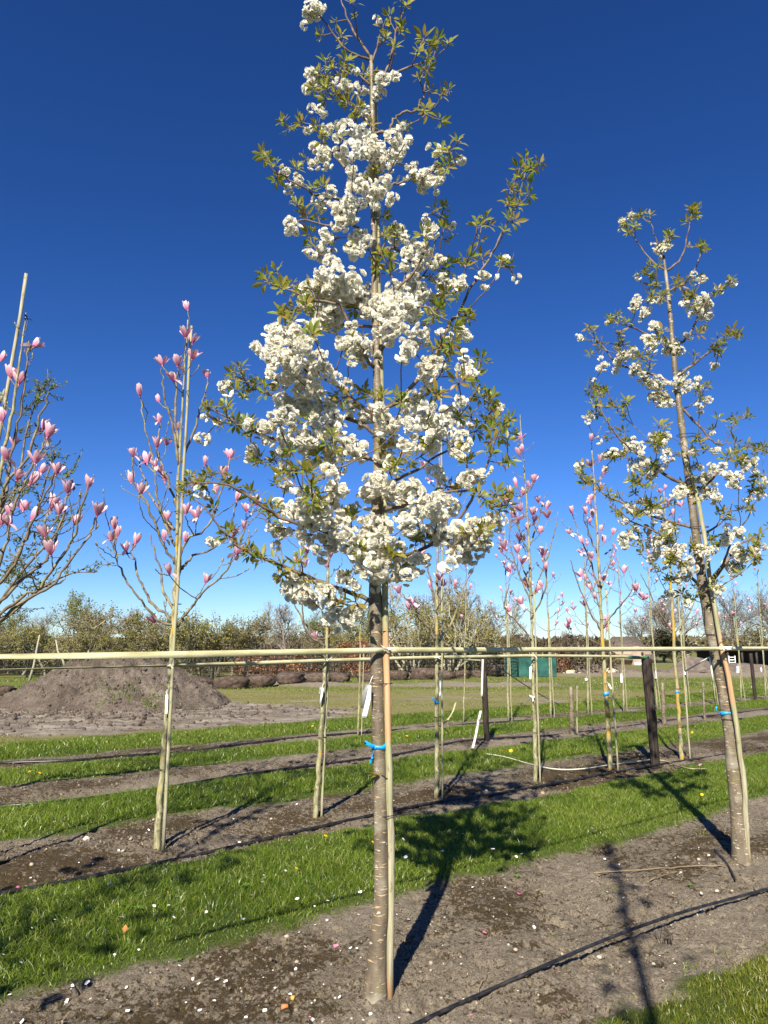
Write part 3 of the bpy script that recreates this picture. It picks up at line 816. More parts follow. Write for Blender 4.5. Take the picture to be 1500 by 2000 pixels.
pet_grass = [(215, 1741, 8), (203, 1834, 10), (236, 1807, 9), (222, 1887, 7), (269, 1876, 7), (300, 1787, 7), (328, 1788, 7), (338, 1812, 7), (402, 1801, 6), (475, 1811, 6), (513, 1737, 8), (515, 1727, 6), (557, 1714, 6),
             (580, 1776, 9), (640, 1780, 8), (651, 1765, 6), (704, 1756, 8), (494, 1765, 9), (84, 1920, 6), (106, 1811, 6), (61, 1831, 7), (4, 1888, 7), (129, 1808, 6), (524, 1795, 7), (614, 1788, 5), (793, 1685, 8), (787, 1652, 7), (963, 1671, 8), (1008, 1685, 8), (1020, 1684, 7),
             (1158, 1631, 9), (1130, 1700, 5), (905, 1640, 5), (865, 1678, 6), (760, 1700, 6), (38, 1897, 8)]
for i, (u, v, sz) in enumerate(pet_soil + pet_grass):
    gr_ = i >= len(pet_soil); p = Gz(u, v); r = sz * 1.12 / pxm(v, p[1])
    if gr_: p = p + np.array((0, 0, 0.035 + 0.02 * rg.random()))
    o = link('fallen_petal', PETAL[i % 5], loc=(p[0], p[1], p[2] + (0.001 if gr_ else 0.003)))
    o.scale = (r, r, r); o.rotation_euler = (rg.normal(0, .35), rg.normal(0, .35), rg.random() * 6)
    if gr_: tag(o, 'white cherry petal caught in the front grass strip', 'petal', 'white petals on the front grass')
    elif v < 1700 and u < 1110: tag(o, 'small white petal lying on the second bed near the magnolias', 'petal', 'white petals on the second bed')
    else: tag(o, 'white cherry petal lying on the soil of the front bed', 'petal', 'white petals on the front bed')
for i, (u, v, sz, lab) in enumerate(((656, 1855, 10, 'bright pink crumpled blossom lying left of the big cherry trunk'), (944, 1825, 8, 'small red pink petal lying by the pale pebbles'),
                                (1013, 1749, 8, 'salmon pink petal lying on the front bed near the grass edge'), (36, 1737, 8, 'purple pink petal beside the hose at the far left'),
                                (1370, 1497, 8, 'largest pink petal in the heap of fallen magnolia petals'))):
    p = Gz(u, v); r = sz * 1.5 / pxm(v, p[1])
    o = link('pink_petal', PINKP[i % 3], loc=(p[0], p[1], p[2] + 0.004)); o.scale = (r, r, r * 1.6); o.rotation_euler = (0.4, 0.3, i)
    tag(o, lab, 'petal')
mb = MB()
for k in range(170):
    u, v = (rg.normal(1340, 60), rg.normal(1498, 9)) if k < 40 else (rg.uniform(0, 1400), rg.uniform(1480, 1990))
    p = Gz(u, v); s, t = st(p[0], p[1])
    if soil_mask(np.array([p[0]]), np.array([p[1]]))[0] < 0.5: continue
    r = rg.uniform(0.006, 0.014); src = (PINKP if k < 70 else PETAL)[k % 3]
    pts = np.empty(len(src.vertices) * 3); src.vertices.foreach_get('co', pts)
    a = rg.random() * 6; c, s_ = math.cos(a), math.sin(a); pts = pts.reshape(-1, 3)
    pts = np.stack([pts[:, 0] * c - pts[:, 1] * s_, pts[:, 0] * s_ + pts[:, 1] * c, pts[:, 2]], 1) * r + p + (0, 0, .003)
    mb.add(pts, [(i, (i + 1) % 8, 8 + (i + 1) % 8, 8 + i) for i in range(8)], [(8 + i, 8 + (i + 1) % 8, 16) for i in range(8)], m=0 if k < 70 else 1)
tag(mb.build('petal_litter', [M['petal_pink'], M['petal_white']]), 'tiny pink and white petal scraps strewn over the beds', kind='stuff')

def dandelion_mesh():
    mb = MB()
    for ring, (r, z, n) in enumerate(((1.0, 0.0, 12), (0.7, 0.18, 10), (0.4, 0.3, 7))):
        for i in range(n):
            a = i * 2 * math.pi / n + ring * .3; w = 0.28
            c, s = math.cos(a), math.sin(a)
            mb.add([(0, 0, z * .4), (c * r * .7 - s * w * r, s * r * .7 + c * w * r, z), (c * r, s * r, z + .05), (c * r * .7 + s * w * r, s * r * .7 - c * w * r, z)], [(0, 3, 2, 1)])
    return mb.mesh('flower_head', M['yellow'])
DAND = dandelion_mesh()
mb = MB(); mb.tube([(0, 0, -1), (0.05, 0, -.5), (0, 0, 0)], 0.055, 5); STALK = mb.mesh('stalk', M['stalk'])
for i, (u, v, sz, lab, grp) in enumerate(((636, 1647, 9, 'yellow dandelion nearest the left side of the big cherry trunk', None), (579, 1713, 7, 'yellow dandelion in the front grass among white petals', None), (543, 1729, 6, 'flattened yellow dandelion left of the taller one', None),
        (180, 1778, 7, 'orange yellow dandelion at the left of the front grass', None), (158, 1781, 6, 'small yellow dandelion left of the orange one', None), (327, 1761, 5, 'small yellow dandelion in the middle of the front grass', None), (105, 1625, 7, 'yellow dandelion in the second grass strip at left', None),
        (980, 1475, 8, 'yellow dandelion', 'x'), (998, 1474, 8, '', 'x'), (1010, 1473, 7, '', 'x'), (795, 1444, 6, '', 'y'), (610, 1424, 5, '', 'y'), (57, 1516, 6, '', 'y'), (77, 1519, 6, '', 'y'), (208, 1456, 5, '', 'y'), (1352, 1437, 6, '', 'y'), (1372, 1563, 6, 'lone yellow dandelion left of the right cherry trunk', None),
        (728, 1659, 5, 'yellow dandelion just left of the big trunk at grass height', None), (1275, 1556, 4, 'tiny dandelion in the grass by the right tree shadow', None))):
    p = Gz(u, v); r = sz * 0.52 / pxm(v, p[1])
    z0 = 0.055
    e = empty('dandelion', (p[0], p[1], p[2] + z0))
    h = link('flower_head', DAND, e); h.scale = (r, r, r); h.rotation_euler = (rg.normal(.45, .2), rg.normal(0, .3), rg.random() * 6)
    s = link('stalk', STALK, e); s.scale = (0.05,) * 3
    if grp == 'x': tag(e, 'yellow dandelion in the trio beside the loose ground tape', 'dandelion', 'dandelion trio by the loose tape')
    elif grp == 'y': tag(e, 'small yellow dandelion in a far grass strip', 'dandelion', 'dandelions in the far grass strips')
    else: tag(e, lab, 'dandelion')

# low rosette weeds and a dry leaf
def rosette(n, seed):
    rg = np.random.default_rng(seed); mb = MB()
    for i in range(n):
        a = i * 2.4 + rg.normal(0, .2); L = rg.uniform(.6, 1.0); w = L * .22; c, s = math.cos(a), math.sin(a)
        pts = [(0, 0, 0), (L * .5, w, .22), (L * .5, -w, .22), (L, 0, .12 + .2 * rg.random())]
        mb.add([(px * c - py * s, px * s + py * c, pz) for px, py, pz in pts], t=[(0, 2, 1), (1, 2, 3)])
    return mb.mesh('weed_rosette', M['weed'])
ROS = [rosette(8, k) for k in range(3)]
for i, (u, v, sz, lab) in enumerate(((1079, 1828, 12, 'bright green weed rosette on the front bed below the crack'), (350, 1876, 10, 'small green weed at the grass edge left of the trunk'), (640, 1950, 10, 'low weed tuft on the soil left of the trunk foot'),
        (565, 1565, 14, 'pale green weed rosette at the edge of the second bed'), (480, 1740, 14, 'broad leaved weed in the front grass among petals'), (270, 1786, 16, 'upright pale weed leaves in the front grass'), (425, 1530, 12, 'pale weed leaves by the third hose'), (262, 1548, 14, 'broad weed at the edge of the second grass strip'),
        (1348, 1730, 9, 'tiny weed near the dry fallen twig'), (1010, 1713, 12, 'flat green weed at the edge of the front bed'))):
    p = Gz(u, v); r = sz / pxm(v, p[1])
    o = link('weed', ROS[i % 3], loc=(p[0], p[1], p[2] + (0.03 if 'grass' in lab and 'edge' not in lab else 0.0))); o.scale = (r, r, r); o.rotation_euler = (0, 0, i)
    tag(o, lab, 'weed')
p = Gz(242, 1836); mb = MB()
L = 0.042
mb.add([(0, 0, 0), (-.35 * L, .1 * L, .45 * L), (.05 * L, -.05 * L, .5 * L), (.4 * L, .12 * L, .45 * L), (.1 * L, .05 * L, L)], t=[(0, 2, 1), (0, 3, 2), (1, 2, 4), (2, 3, 4)])
tag(mb.build('dry_leaf', M['dead_leaf']), 'orange brown dry leaf standing in the front grass', 'leaf').location = (p[0], p[1], p[2] + 0.035)
p = Gz(556, 1967); mb = MB(); mb.box((0, 0, 0), (0.016, 0.011, 0.007), 0.3, taper=.8)
tag(mb.build('brick_shard', plain('brick_shard', (0.48, 0.17, 0.06), 0.9)), 'flat orange brick shard on the soil left of the trunk', 'shard').location = (p[0], p[1], p[2] + 0.004)
p = Gz(572, 1950); mb = MB(); mb.box((0, 0, 0), (0.010, 0.009, 0.007), 0.9, taper=.7)
tag(mb.build('orange_stone', plain('orange_stone', (0.55, 0.30, 0.08), 0.9)), 'small orange stone just above the brick shard', 'stone').location = (p[0], p[1], p[2] + 0.004)
# dry sticks by the right tree
for pts, rad, lab in (([(1160, 1708), (1250, 1703), (1330, 1697), (1400, 1694), (1448, 1692)], 0.0055, 'long dry twig lying left of the right cherry foot'),
                      ([(1270, 1722), (1310, 1708), (1360, 1703)], 0.0035, 'short forked dry twig under the long twig'),
                      ([(1397, 1665), (1420, 1690), (1437, 1721)], 0.011, 'dark bark strip lying across the long twig'),
                      ([(932, 1958), (938, 1930), (952, 1910)], 0.003, 'thin curved dry stem on the front bed near the hose')):
    w = [Gz(*q) + np.array((0, 0, 0.012)) for q in pts]
    mb = MB(); w = smooth_path(w, 4); w[:, 2] += rg.normal(0, .003, len(w)); mb.tube(w, np.linspace(rad, rad * .5, len(w)), 5)
    tag(mb.build('dry_twig', M['fallen_wood'] if 'dark' not in lab else M['wire'], smooth=True), lab, 'twig')
mb = MB()
c = Gz(1295, 1840)
for k in range(14):
    b = c + np.array((rg.normal(0, .03), rg.normal(0, .03), 0)); hh = rg.uniform(.05, .15)
    mb.tube([b - (0, 0, .01), b + (rg.normal(0, .012), rg.normal(0, .012), hh * .6), b + (rg.normal(0, .03), rg.normal(0, .03), hh)], [.0016, .0014, .0007], 4)
tag(mb.build('dead_stalks', M['wire']), 'dark dead stems standing by the raised hose', 'dead plant')
# ------------------------------------------------------------------ flowers and leaves (shared meshes)
def petal_pts(L, W, cup, notch, rg, tone=0.0):
    """5 rows of a cupped petal from base (0) to rim: points and faces, in the plane x along, y across, z up"""
    rows = []
    for u, w in ((0.0, .22), (.45, .85), (.8, 1.0), (1.0, .55)):
        zz = cup * (u ** 1.6)
        for k in (-1, 0, 1):
            nn = notch if (k == 0 and u == 1.0) else 0.0
            rows.append((L * u * (1 - 0.12 * abs(k) * u) - nn * L, k * w * W * .5, zz * L + 0.10 * L * abs(k) * u + rg.normal(0, .032) * L * u))
    q = [(r * 3 + k, r * 3 + k + 1, r * 3 + k + 4, r * 3 + k + 3) for r in range(3) for k in range(2)]
    a = np.repeat([1.0, .35, .08, 0.0], 3)
    return np.array(rows), q, a

def add_cherry_flower(mb, c, d, dia, rg, openness=1.0):
    R = rot_to(d, rg.random() * 6)
    for ring, (n, L, el) in enumerate(((6, .54, 8), (6, .48, 32), (5, .38, 58))):
        for i in range(n):
            a = i * 2 * math.pi / n + ring * .5 + rg.normal(0, .12)
            e = math.radians(el + rg.normal(0, 10) + (1 - openness) * 45)
            v, q, at = petal_pts(L * dia * (0.85 + .3 * rg.random()), L * dia * 1.42, .16, .08, rg)
            ce, se = math.cos(e), math.sin(e)
            x = v[:, 0] * ce - v[:, 2] * se; z = v[:, 0] * se + v[:, 2] * ce
            ca, sa = math.cos(a), math.sin(a)
            w = np.stack([x * ca - v[:, 1] * sa, x * sa + v[:, 1] * ca, z - .10 * dia], 1)
            at2 = at * (0.95 if ring == 2 else 0.45)
            mb.add(w @ R.T + c, q, a=at2)

def cluster_mesh(nfl, radius, seed):
    """a drooping ball of double white flowers round the origin"""
    rg = np.random.default_rng(seed); mb = MB()
    dia = 0.045
    for i in range(nfl):
        if nfl == 1: d = np.array((.2, -.5, -.1)); c = np.zeros(3)
        else:
            z = 1 - 2 * (i + .5) / nfl; ph = i * 2.39996 + rg.normal(0, .25)
            d = unit(np.array((math.sqrt(max(0, 1 - z * z)) * math.cos(ph), math.sqrt(max(0, 1 - z * z)) * math.sin(ph), z)) + rg.normal(0, .22, 3))
            c = d * radius * (0.60 + .34 * rg.random()) * np.array((1, 1, .88))
        c = c + rg.normal(0, .22, 3) * radius
        add_cherry_flower(mb, c, unit(d * 1.4 + np.array((0, -.12, -.12)) + rg.normal(0, .2, 3)), dia * (0.8 + .35 * rg.random()), rg, 0.6 + .4 * rg.random())
    return mb
CLUSTER = {}
for cls, (nfl, rad) in {'s': (3, .024), 'm': (9, .038), 'l': (18, .058), 'b': (1, .012)}.items():
    CLUSTER[cls] = [cluster_mesh(nfl, rad, 900 + ord(cls) * 3 + k) for k in range(5)]
CL_RAD = {'b': .02, 's': .034, 'm': .052, 'l': .074}
CLUSTER_ME = {c: [mb.mesh('blossom_cluster', M['blossom'], smooth=True, attr='tint') for mb in l] for c, l in CLUSTER.items()}

def add_leaf(mb, base, d, up, L, W, droop, tint, rg):
    d = unit(d); s = unit(np.cross(d, up)); n = np.cross(s, d)
    rows = []
    prof = ((0.0, .06), (.25, .75), (.50, .98), (.78, .55), (1.0, 0.0))
    fold = 0.30
    for u, w in prof:
        c = base + d * L * u * (1 - .12 * droop * u) - np.array((0, 0, 1.0)) * L * droop * u * u * .5
        ww = W * .5 * w
        rows += [c - s * ww + n * ww * fold, c, c + s * ww + n * ww * fold]
    rows = rows[:-2]                      # the tip is one point
    v = np.array(rows)
    q = [(r * 3 + k, r * 3 + k + 1, r * 3 + k + 4, r * 3 + k + 3) for r in range(3) for k in range(2)]
    t = [(9, 10, 12), (10, 11, 12)]
    mb.add(v, q, t, a=tint)

def spray_mesh(nl, seed, Lm=0.065):
    """tuft of young cherry leaves at a shoot tip that points to +Z"""
    rg = np.random.default_rng(seed); mb = MB()
    for i in range(nl):
        az = i * 2.39996 + rg.normal(0, .3); el = rg.uniform(.1, 1.25) * (1 - .25 * i / nl)
        d = np.array((math.cos(az) * math.cos(el), math.sin(az) * math.cos(el), math.sin(el)))
        L = Lm * rg.uniform(.55, 1.2)
        b = d * .006 + np.array((0, 0, -.02 * i / nl))
        tint = np.clip(rg.normal(.5, .28), 0, 1)
        mb.tube([b * 0.2, b + d * .012], [.0011, .0009], 3, cap=False, a=tint)
        add_leaf(mb, b + d * .012, d, np.array((0, 0, 1.0)) + rg.normal(0, .3, 3), L, L * rg.uniform(.26, .40), rg.uniform(-.1, .8), tint, rg)
    mb.tube([(0, 0, -.03), (0, 0, .004)], [.003, .002], 4, a=.9)
    return mb
SPRAY = [spray_mesh(nl, 40 + k) for k, nl in enumerate((9, 10, 11, 12, 14, 10, 12, 8))]
SPRAY_ME = [m.mesh('leaf_spray', M['leaf'], smooth=False, attr='tint') for m in SPRAY]

# ------------------------------------------------------------------ branch skeletons
class Skel:
    def __init__(self):
        self.p = np.zeros((0, 3)); self.r = np.zeros(0)
    def put(self, pts, rad):
        self.p = np.vstack([self.p, pts]); self.r = np.concatenate([self.r, np.broadcast_to(rad, (len(pts),))])
    def pick(self, T, axis, drop=0.05, steep=0.6, minlen=0.0):
        """nearest node that lies below and further in than the target"""
        d = T - self.p; L = np.linalg.norm(d, axis=1) + 1e-6
        axx = np.interp(T[2], axis[:, 2], axis[:, 0]); ayy = np.interp(T[2], axis[:, 2], axis[:, 1])
        nx = np.interp(self.p[:, 2], axis[:, 2], axis[:, 0]); ny = np.interp(self.p[:, 2], axis[:, 2], axis[:, 1])
        rt = math.hypot(T[0] - axx, T[1] - ayy); rn = np.hypot(self.p[:, 0] - nx, self.p[:, 1] - ny)
        cost = L + 2.5 * np.maximum(0, rn - rt) + 1.5 * np.maximum(0, -d[:, 2] - drop)
        el = d[:, 2] / L
        cost = cost + steep * L * np.maximum(0, 0.55 - el) + np.where(L < minlen, 1.0, 0)
        return int(np.argmin(cost))

def grow(sk, mb, T, axis, rmin, rmax_f=0.6, lift=0.25, drop=0.05, steep=0.6, wob=0.02, n=5, nseg=5, rg=None, minlen=0.0, cap_r=None):
    k = sk.pick(T, axis, drop, steep, minlen)
    A = sk.p[k]; d = T - A; L = np.linalg.norm(d)
    out = d * np.array((1, 1, 0)); mid = A + d * 0.5 + out * 0.10 - np.array((0, 0, 1)) * lift * L * 0.5 * (0.4 + 0.6 * rg.random()) + rg.normal(0, wob, 3) * min(1, L * 3)
    u = np.linspace(0, 1, n + 1)[:, None]
    pts = (1 - u) ** 2 * A + 2 * u * (1 - u) * mid + u * u * T
    if n > 2: pts[1:-1] += rg.normal(0, wob * .25, (n - 1, 3)) * min(1, L * 2)
    r0 = min(sk.r[k] * rmax_f, rmin + L * 0.012)
    if cap_r: r0 = min(r0, cap_r)
    r0 = max(r0, rmin)
    rad = r0 + (rmin - r0) * (u[:, 0] ** 0.8)
    mb.tube(pts, rad, nseg)
    sk.put(pts[1:], rad[1:])
    return pts, rad

# ------------------------------------------------------------------ stakes and ties
def stake(base, top, r, label, mat='stake', group=None, via=None):
    base = np.asarray(base, float); top = np.asarray(top, float)
    b = base.copy(); z0 = hz(b[0], b[1]); mb = MB()
    n = 14 if via is None else 26; u = np.linspace(0, 1, n)[:, None]
    rg = np.random.default_rng(int(abs(base[0] * 1000)) + 3)
    pts = b + (top - b) * u
    if via is not None:
        w = smooth_path([b] + list(via) + [top], 6); pts = w[np.round(np.linspace(0, len(w) - 1, n)).astype(int)]
    pts[:, :2] += rg.normal(0, .0025, (n, 2)); pts[0] = b - (0, 0, .12) + (b - top) * 0
    pts -= (b[0], b[1], z0)
    rad = r * (1.06 - 0.2 * u[:, 0]) * (1 + rg.normal(0, .03, n))
    mb.tube(pts, rad, 9)
    o = mb.build('wooden_stake', M[mat], smooth=True)
    o.location = (b[0], b[1], z0)
    return tag(o, label, 'stake', group)

def tie(parent, center, rx, ry, rz_ang, origin, r=0.0022, tilt=0.0, tail=True, seed=0):
    """a wire looped round the trunk and the stake"""
    rg = np.random.default_rng(seed); n = 16; a = np.arange(n + 1) * 2 * math.pi / n
    x = np.cos(a) * rx; y = np.sin(a) * ry; c, s = math.cos(rz_ang), math.sin(rz_ang)
    pts = np.stack([x * c - y * s, x * s + y * c, tilt * x], 1) + np.asarray(center) - np.asarray(origin)
    mb = MB(); mb.tube(pts, r, 4, cap=False)
    if tail:
        p0 = pts[3]; mb.tube([p0, p0 + (rg.normal(0, .02), -.012, .02), p0 + (rg.normal(0, .03), -.02, .05)], r * .8, 4)
    return mb.build('wire_tie', M['wire'], parent)

# ------------------------------------------------------------------ cherry trees
def crop(lst, x0, y0, sc):
    return [(x0 + a[0] / sc, y0 + a[1] / sc) + tuple(k / sc for k in a[2:]) for a in lst]
# where the flower balls (x, y, r) and leaf tufts (x, y) of the two cherries stand, read off as places in the crown
FA = crop([(370,50,45),(345,75,25),(400,30,30),(660,90,18),(360,325,30),(395,390,18),(370,485,18),(410,500,25),(500,375,30),(530,400,30),(565,320,15),(590,405,25),(640,345,20),(690,350,28),(740,340,28),(665,405,28),(590,480,15),(620,510,30),(440,580,28),(490,565,30),(480,625,20),(535,590,40),(600,610,40),(560,670,50),(650,655,50),(730,640,50),(765,570,20),(800,635,20),(765,690,25),(620,690,40),(690,740,50),(640,740,30),(375,665,28),(415,690,35),(430,735,30),(375,735,22),(490,690,25),(520,710,20),(245,775,28),(305,815,30),(265,850,32),(550,800,30),(600,840,45),(545,845,35),(650,880,50),(690,830,45),(725,895,22),(820,755,28),(850,800,45),(870,835,40),(930,770,45),(940,810,30),(900,780,30),(1040,725,28),(880,985,18),(895,1015,20),(910,1045,22),(1000,1020,15),(450,860,30),(400,900,20),(410,940,25),(480,940,40),(540,920,45),(585,920,30),(520,970,45),(500,1010,45),(545,985,30),(270,1000,25),(270,1035,25),(300,1035,20),(590,1050,30),(560,1075,35),(610,1090,25),(540,1120,35),(575,1130,25),(430,1060,35),(410,1130,30),(360,1145,25),(460,1130,15),(760,1030,30),(780,1075,30),(740,1070,40),(700,1050,25),(840,1110,35),(880,1130,30),(860,1165,35),(800,1140,35),(940,1170,35),(910,1190,25),(790,1200,20),(450,1190,40),(420,1240,45),(480,1240,50),(400,1290,45),(460,1300,55),(530,1280,45),(570,1330,45),(510,1340,45),(440,1350,40),(630,1300,25),(590,1310,25),(340,1370,30),(460,1410,60),(430,1450,50),(400,1410,35),(480,1440,30),(385,1460,30),(610,1400,35),(640,1400,30),(690,1370,40),(740,1300,45),(730,1380,50),(790,1360,50),(830,1290,50),(860,1320,40),(820,1250,40),(830,1400,45),(770,1420,30),(700,1420,40),(980,1270,45),(940,1260,20),(1045,1250,15),(1040,1285,20),(1140,1240,28),(1200,1250,10),(1240,1170,15),(1290,1255,12)], 450, 0, 2.3077)
FB = crop([(640,40,90),(560,30,50),(720,20,60),(530,90,35),(750,80,50),(790,110,50),(840,90,45),(900,70,50),(950,100,50),(980,50,55),(880,130,40),(640,130,50),(600,130,40),(570,180,28),(660,160,45),(720,180,25),(700,250,45),(740,260,45),(690,270,30),(780,280,40),(760,300,30),(840,210,30),(890,200,45),(950,200,30),(1000,240,45),(960,270,45),(940,310,35),(1020,215,25),(1060,350,40),(1040,380,55),(1030,400,30),(1090,210,20),(1180,205,28),(1130,235,16),(1125,20,35),(1180,15,20),
(390,200,35),(440,220,60),(510,210,55),(400,270,55),(470,280,60),(530,270,45),(380,320,45),(450,330,60),(520,330,55),(580,320,40),(610,350,35),(380,380,28),(460,400,45),(530,400,55),(590,370,40),(520,450,45),(570,470,45),(430,500,45),(480,520,60),(400,565,30),(450,560,45),(550,530,45),(600,540,45),(640,530,40),(650,570,40),(590,580,50),(620,610,55),(560,640,55),(500,660,55),(450,680,40),(430,720,25),(540,700,50),(630,720,40),(680,690,50),(740,690,55),(700,720,40),(760,730,28),(370,610,40),(350,600,25),(370,670,30),(310,700,30),(300,710,25),(190,435,20),(200,460,16),(110,565,18),(155,588,10),(100,655,24),(650,400,25),(700,430,20),(720,520,30),
(800,555,50),(840,530,35),(860,590,50),(910,590,30),(770,570,30),(990,490,40),(970,510,35),(1020,520,30),(940,550,30),(960,590,35),(1020,570,50),(1070,600,50),(1100,570,45),(1140,560,40),(1030,620,45),(1080,640,45),(900,670,25),(950,680,30),(1040,690,40),(1060,700,30),(1190,660,45),(1160,690,40),(1200,700,28),(1230,590,12),(1175,500,25),(1340,515,18),(1330,540,22),(1190,310,18),(1210,370,45),(860,740,35),(890,760,30),(620,780,30),(640,800,25),(840,830,45),(810,870,45),(840,900,55),(790,890,40),(900,870,50),(960,870,55),(940,920,50),(900,900,45),(1000,900,50),(1050,920,50),(1100,910,45),(1130,940,40),(1060,960,45),(990,960,45),(950,980,40),(1090,980,40),(960,1030,45),(1000,1040,45),(1050,1060,40),(1100,1070,45),(1140,1050,40),(1180,1080,40),(1120,1110,25),(1200,1040,35),(1240,1030,40),(1290,1020,40),(1330,1010,40),(1270,1070,40),(1210,1100,40),(1260,1120,35),(1160,1130,35),(1200,1150,35),(1130,1180,30),(1090,800,30),(1070,790,30),(1210,830,45),(1230,820,35),(1270,800,28),
(430,780,35),(470,790,22),(450,850,30),(510,880,40),(540,920,50),(490,960,45),(530,970,45),(590,960,50),(600,1000,45),(540,1010,40),(460,980,35),(430,930,30),(380,1030,30),(420,1050,30),(650,880,45),(640,910,35),(690,865,20),(720,960,35),(700,1010,30),(640,1010,40),(790,1000,40),(800,1050,45),(770,1090,45),(860,1030,50),(880,1080,30),(820,1090,45),(700,1070,50),(650,1080,45),(600,1080,45),(570,1120,30),(640,1120,30),(700,1120,30),(740,1140,30),(530,1080,25),(800,1170,45),(760,1190,40),(830,1200,50),(880,1180,50),(940,1190,50),(990,1180,45),(1020,1160,35),(930,1110,30),(900,1230,40),(840,1240,35),(960,1220,35),(800,1230,30),(500,1250,35),(460,1290,45),(520,1300,50),(580,1290,45),(620,1310,40),(560,1340,40),(630,1350,25),(460,1310,30),(410,1240,20),(700,1250,30),(740,1270,20),(680,1230,25),(620,1410,30),(660,1400,40),(720,1400,40),(760,1380,30),(690,1420,30),(150,1095,18),(130,1090,14),(80,880,15),(125,890,12)], 350, 550, 2.1429)
FLOWERS_1 = FA + FB
LEAVES_1 = crop([(400,90),(480,125),(500,185),(410,185),(555,40),(790,50),(770,20),(720,100),(690,140),(700,195),(770,155),(740,235),(900,230),(870,200),(930,200),(980,220),(840,270),(890,280),(880,340),(850,375),(430,300),(460,330),(440,400),(400,350),(500,330),(380,420),(430,420),(520,300),(480,450),(430,470),(530,490),(580,510),(640,380),(610,350),(900,430),(950,450),(980,430),(890,530),(870,520),(950,570),(240,570),(260,600),(320,575),(170,730),(150,715),(205,770),(210,830),(300,780),(340,740),(410,625),(390,590),(650,790),(640,590),(770,600),(1020,660),(980,690),(940,710),(990,740),(970,780),(370,870),(420,860),(300,940),(330,970),(350,1000),(400,1000),(360,1080),(380,1130),(470,1100),(690,1000),(700,1080),(740,1060),(680,1160),(720,1190),(660,1210),(720,1250),(960,960),(920,970),(950,1010),(960,1050),(970,1100),(870,1080),(1330,740),(1300,780),(1350,780),(1390,760),(1330,830),(1260,870),(1290,890),(1250,930),(1340,900),(1290,945),(1250,1000),(1270,1020),(1230,1060),(1140,1010),(1110,1040),(1160,1030),(1120,1100),(1080,1180),(1130,1180),(1060,1220),(1220,1200),(1250,1220),(1050,1190),(980,1210),(950,1230),(970,1340),(1010,1340),(940,1390),(1060,1420),(1070,1450),(160,1260),(210,1240),(170,1290),(230,1320),(280,1300),(320,1340),(370,1350),(370,1320),(340,1390),(400,1340),(420,1370),(250,1440),(280,1420),(560,1410),(890,1440),(920,1450),(500,640),(560,560)], 450, 0, 2.3077) + \
 crop([(430,40),(510,60),(520,110),(590,90),(600,60),(740,130),(560,240),(460,150),(470,180),(430,150),(230,400),(260,380),(280,430),(270,480),(240,470),(330,440),(350,440),(360,480),(310,470),(420,440),(430,470),(120,540),(160,540),(210,580),(180,610),(200,540),(240,610),(290,610),(310,640),(300,660),(430,610),(430,650),(310,740),(340,760),(400,760),(420,740),(330,770),(500,610),(540,590),(650,490),(680,500),(710,340),(730,470),(770,470),(800,490),(850,490),(640,660),(590,700),(580,740),(620,690),(600,770),(560,670),(650,720),(820,500),(910,500),(930,520),(850,720),(930,750),(960,770),(900,790),(880,800),(410,860),(440,830),(490,800),(530,810),(560,830),(520,790),(560,900),(590,930),(560,950),(620,980),(640,960),(400,980),(420,950),(1320,600),(1350,620),(1380,590),(1300,640),(1340,660),(1310,680),(1390,650),(1280,600),(1300,560),(1370,680),(1380,760),(1350,770),(1290,720),(1200,770),(1170,580),(1130,620),(1220,570),(1240,640),(1250,500),(1280,490),(1310,500),(1240,470),(1290,520),(1190,430),(1220,400),(1260,340),(1240,410),(1160,440),(1100,390),(1060,300),(1100,290),(1130,310),(1110,350),(1140,270),(1150,210),(1200,160),(1080,130),(1110,90),(1050,450),(1080,490),(1060,480),(1280,930),(1320,900),(1350,920),(1380,890),(1370,950),(1340,960),(1310,960),(1250,910),(1120,870),(1150,870),(1200,1070),(1250,1080),(1270,1050),(1070,1050),(1030,1090),(990,1100),(910,1130),(890,1140),(880,1160),(700,980),(730,990),(720,1010),(740,1110),(750,1140),(430,1200),(400,1180),(490,1190),(510,1170),(300,1150),(300,1130),(350,1170),(290,1140),(430,1240),(560,1260),(650,1370),(690,1360),(670,1350),(740,1350),(30,860),(50,830),(30,890),(60,900),(100,860),(150,820),(180,810),(120,830),(200,850),(230,870),(300,900),(330,930),(250,1110),(200,1070),(150,960),(220,1050),(370,950),(380,1000)], 350, 550, 2.1429)
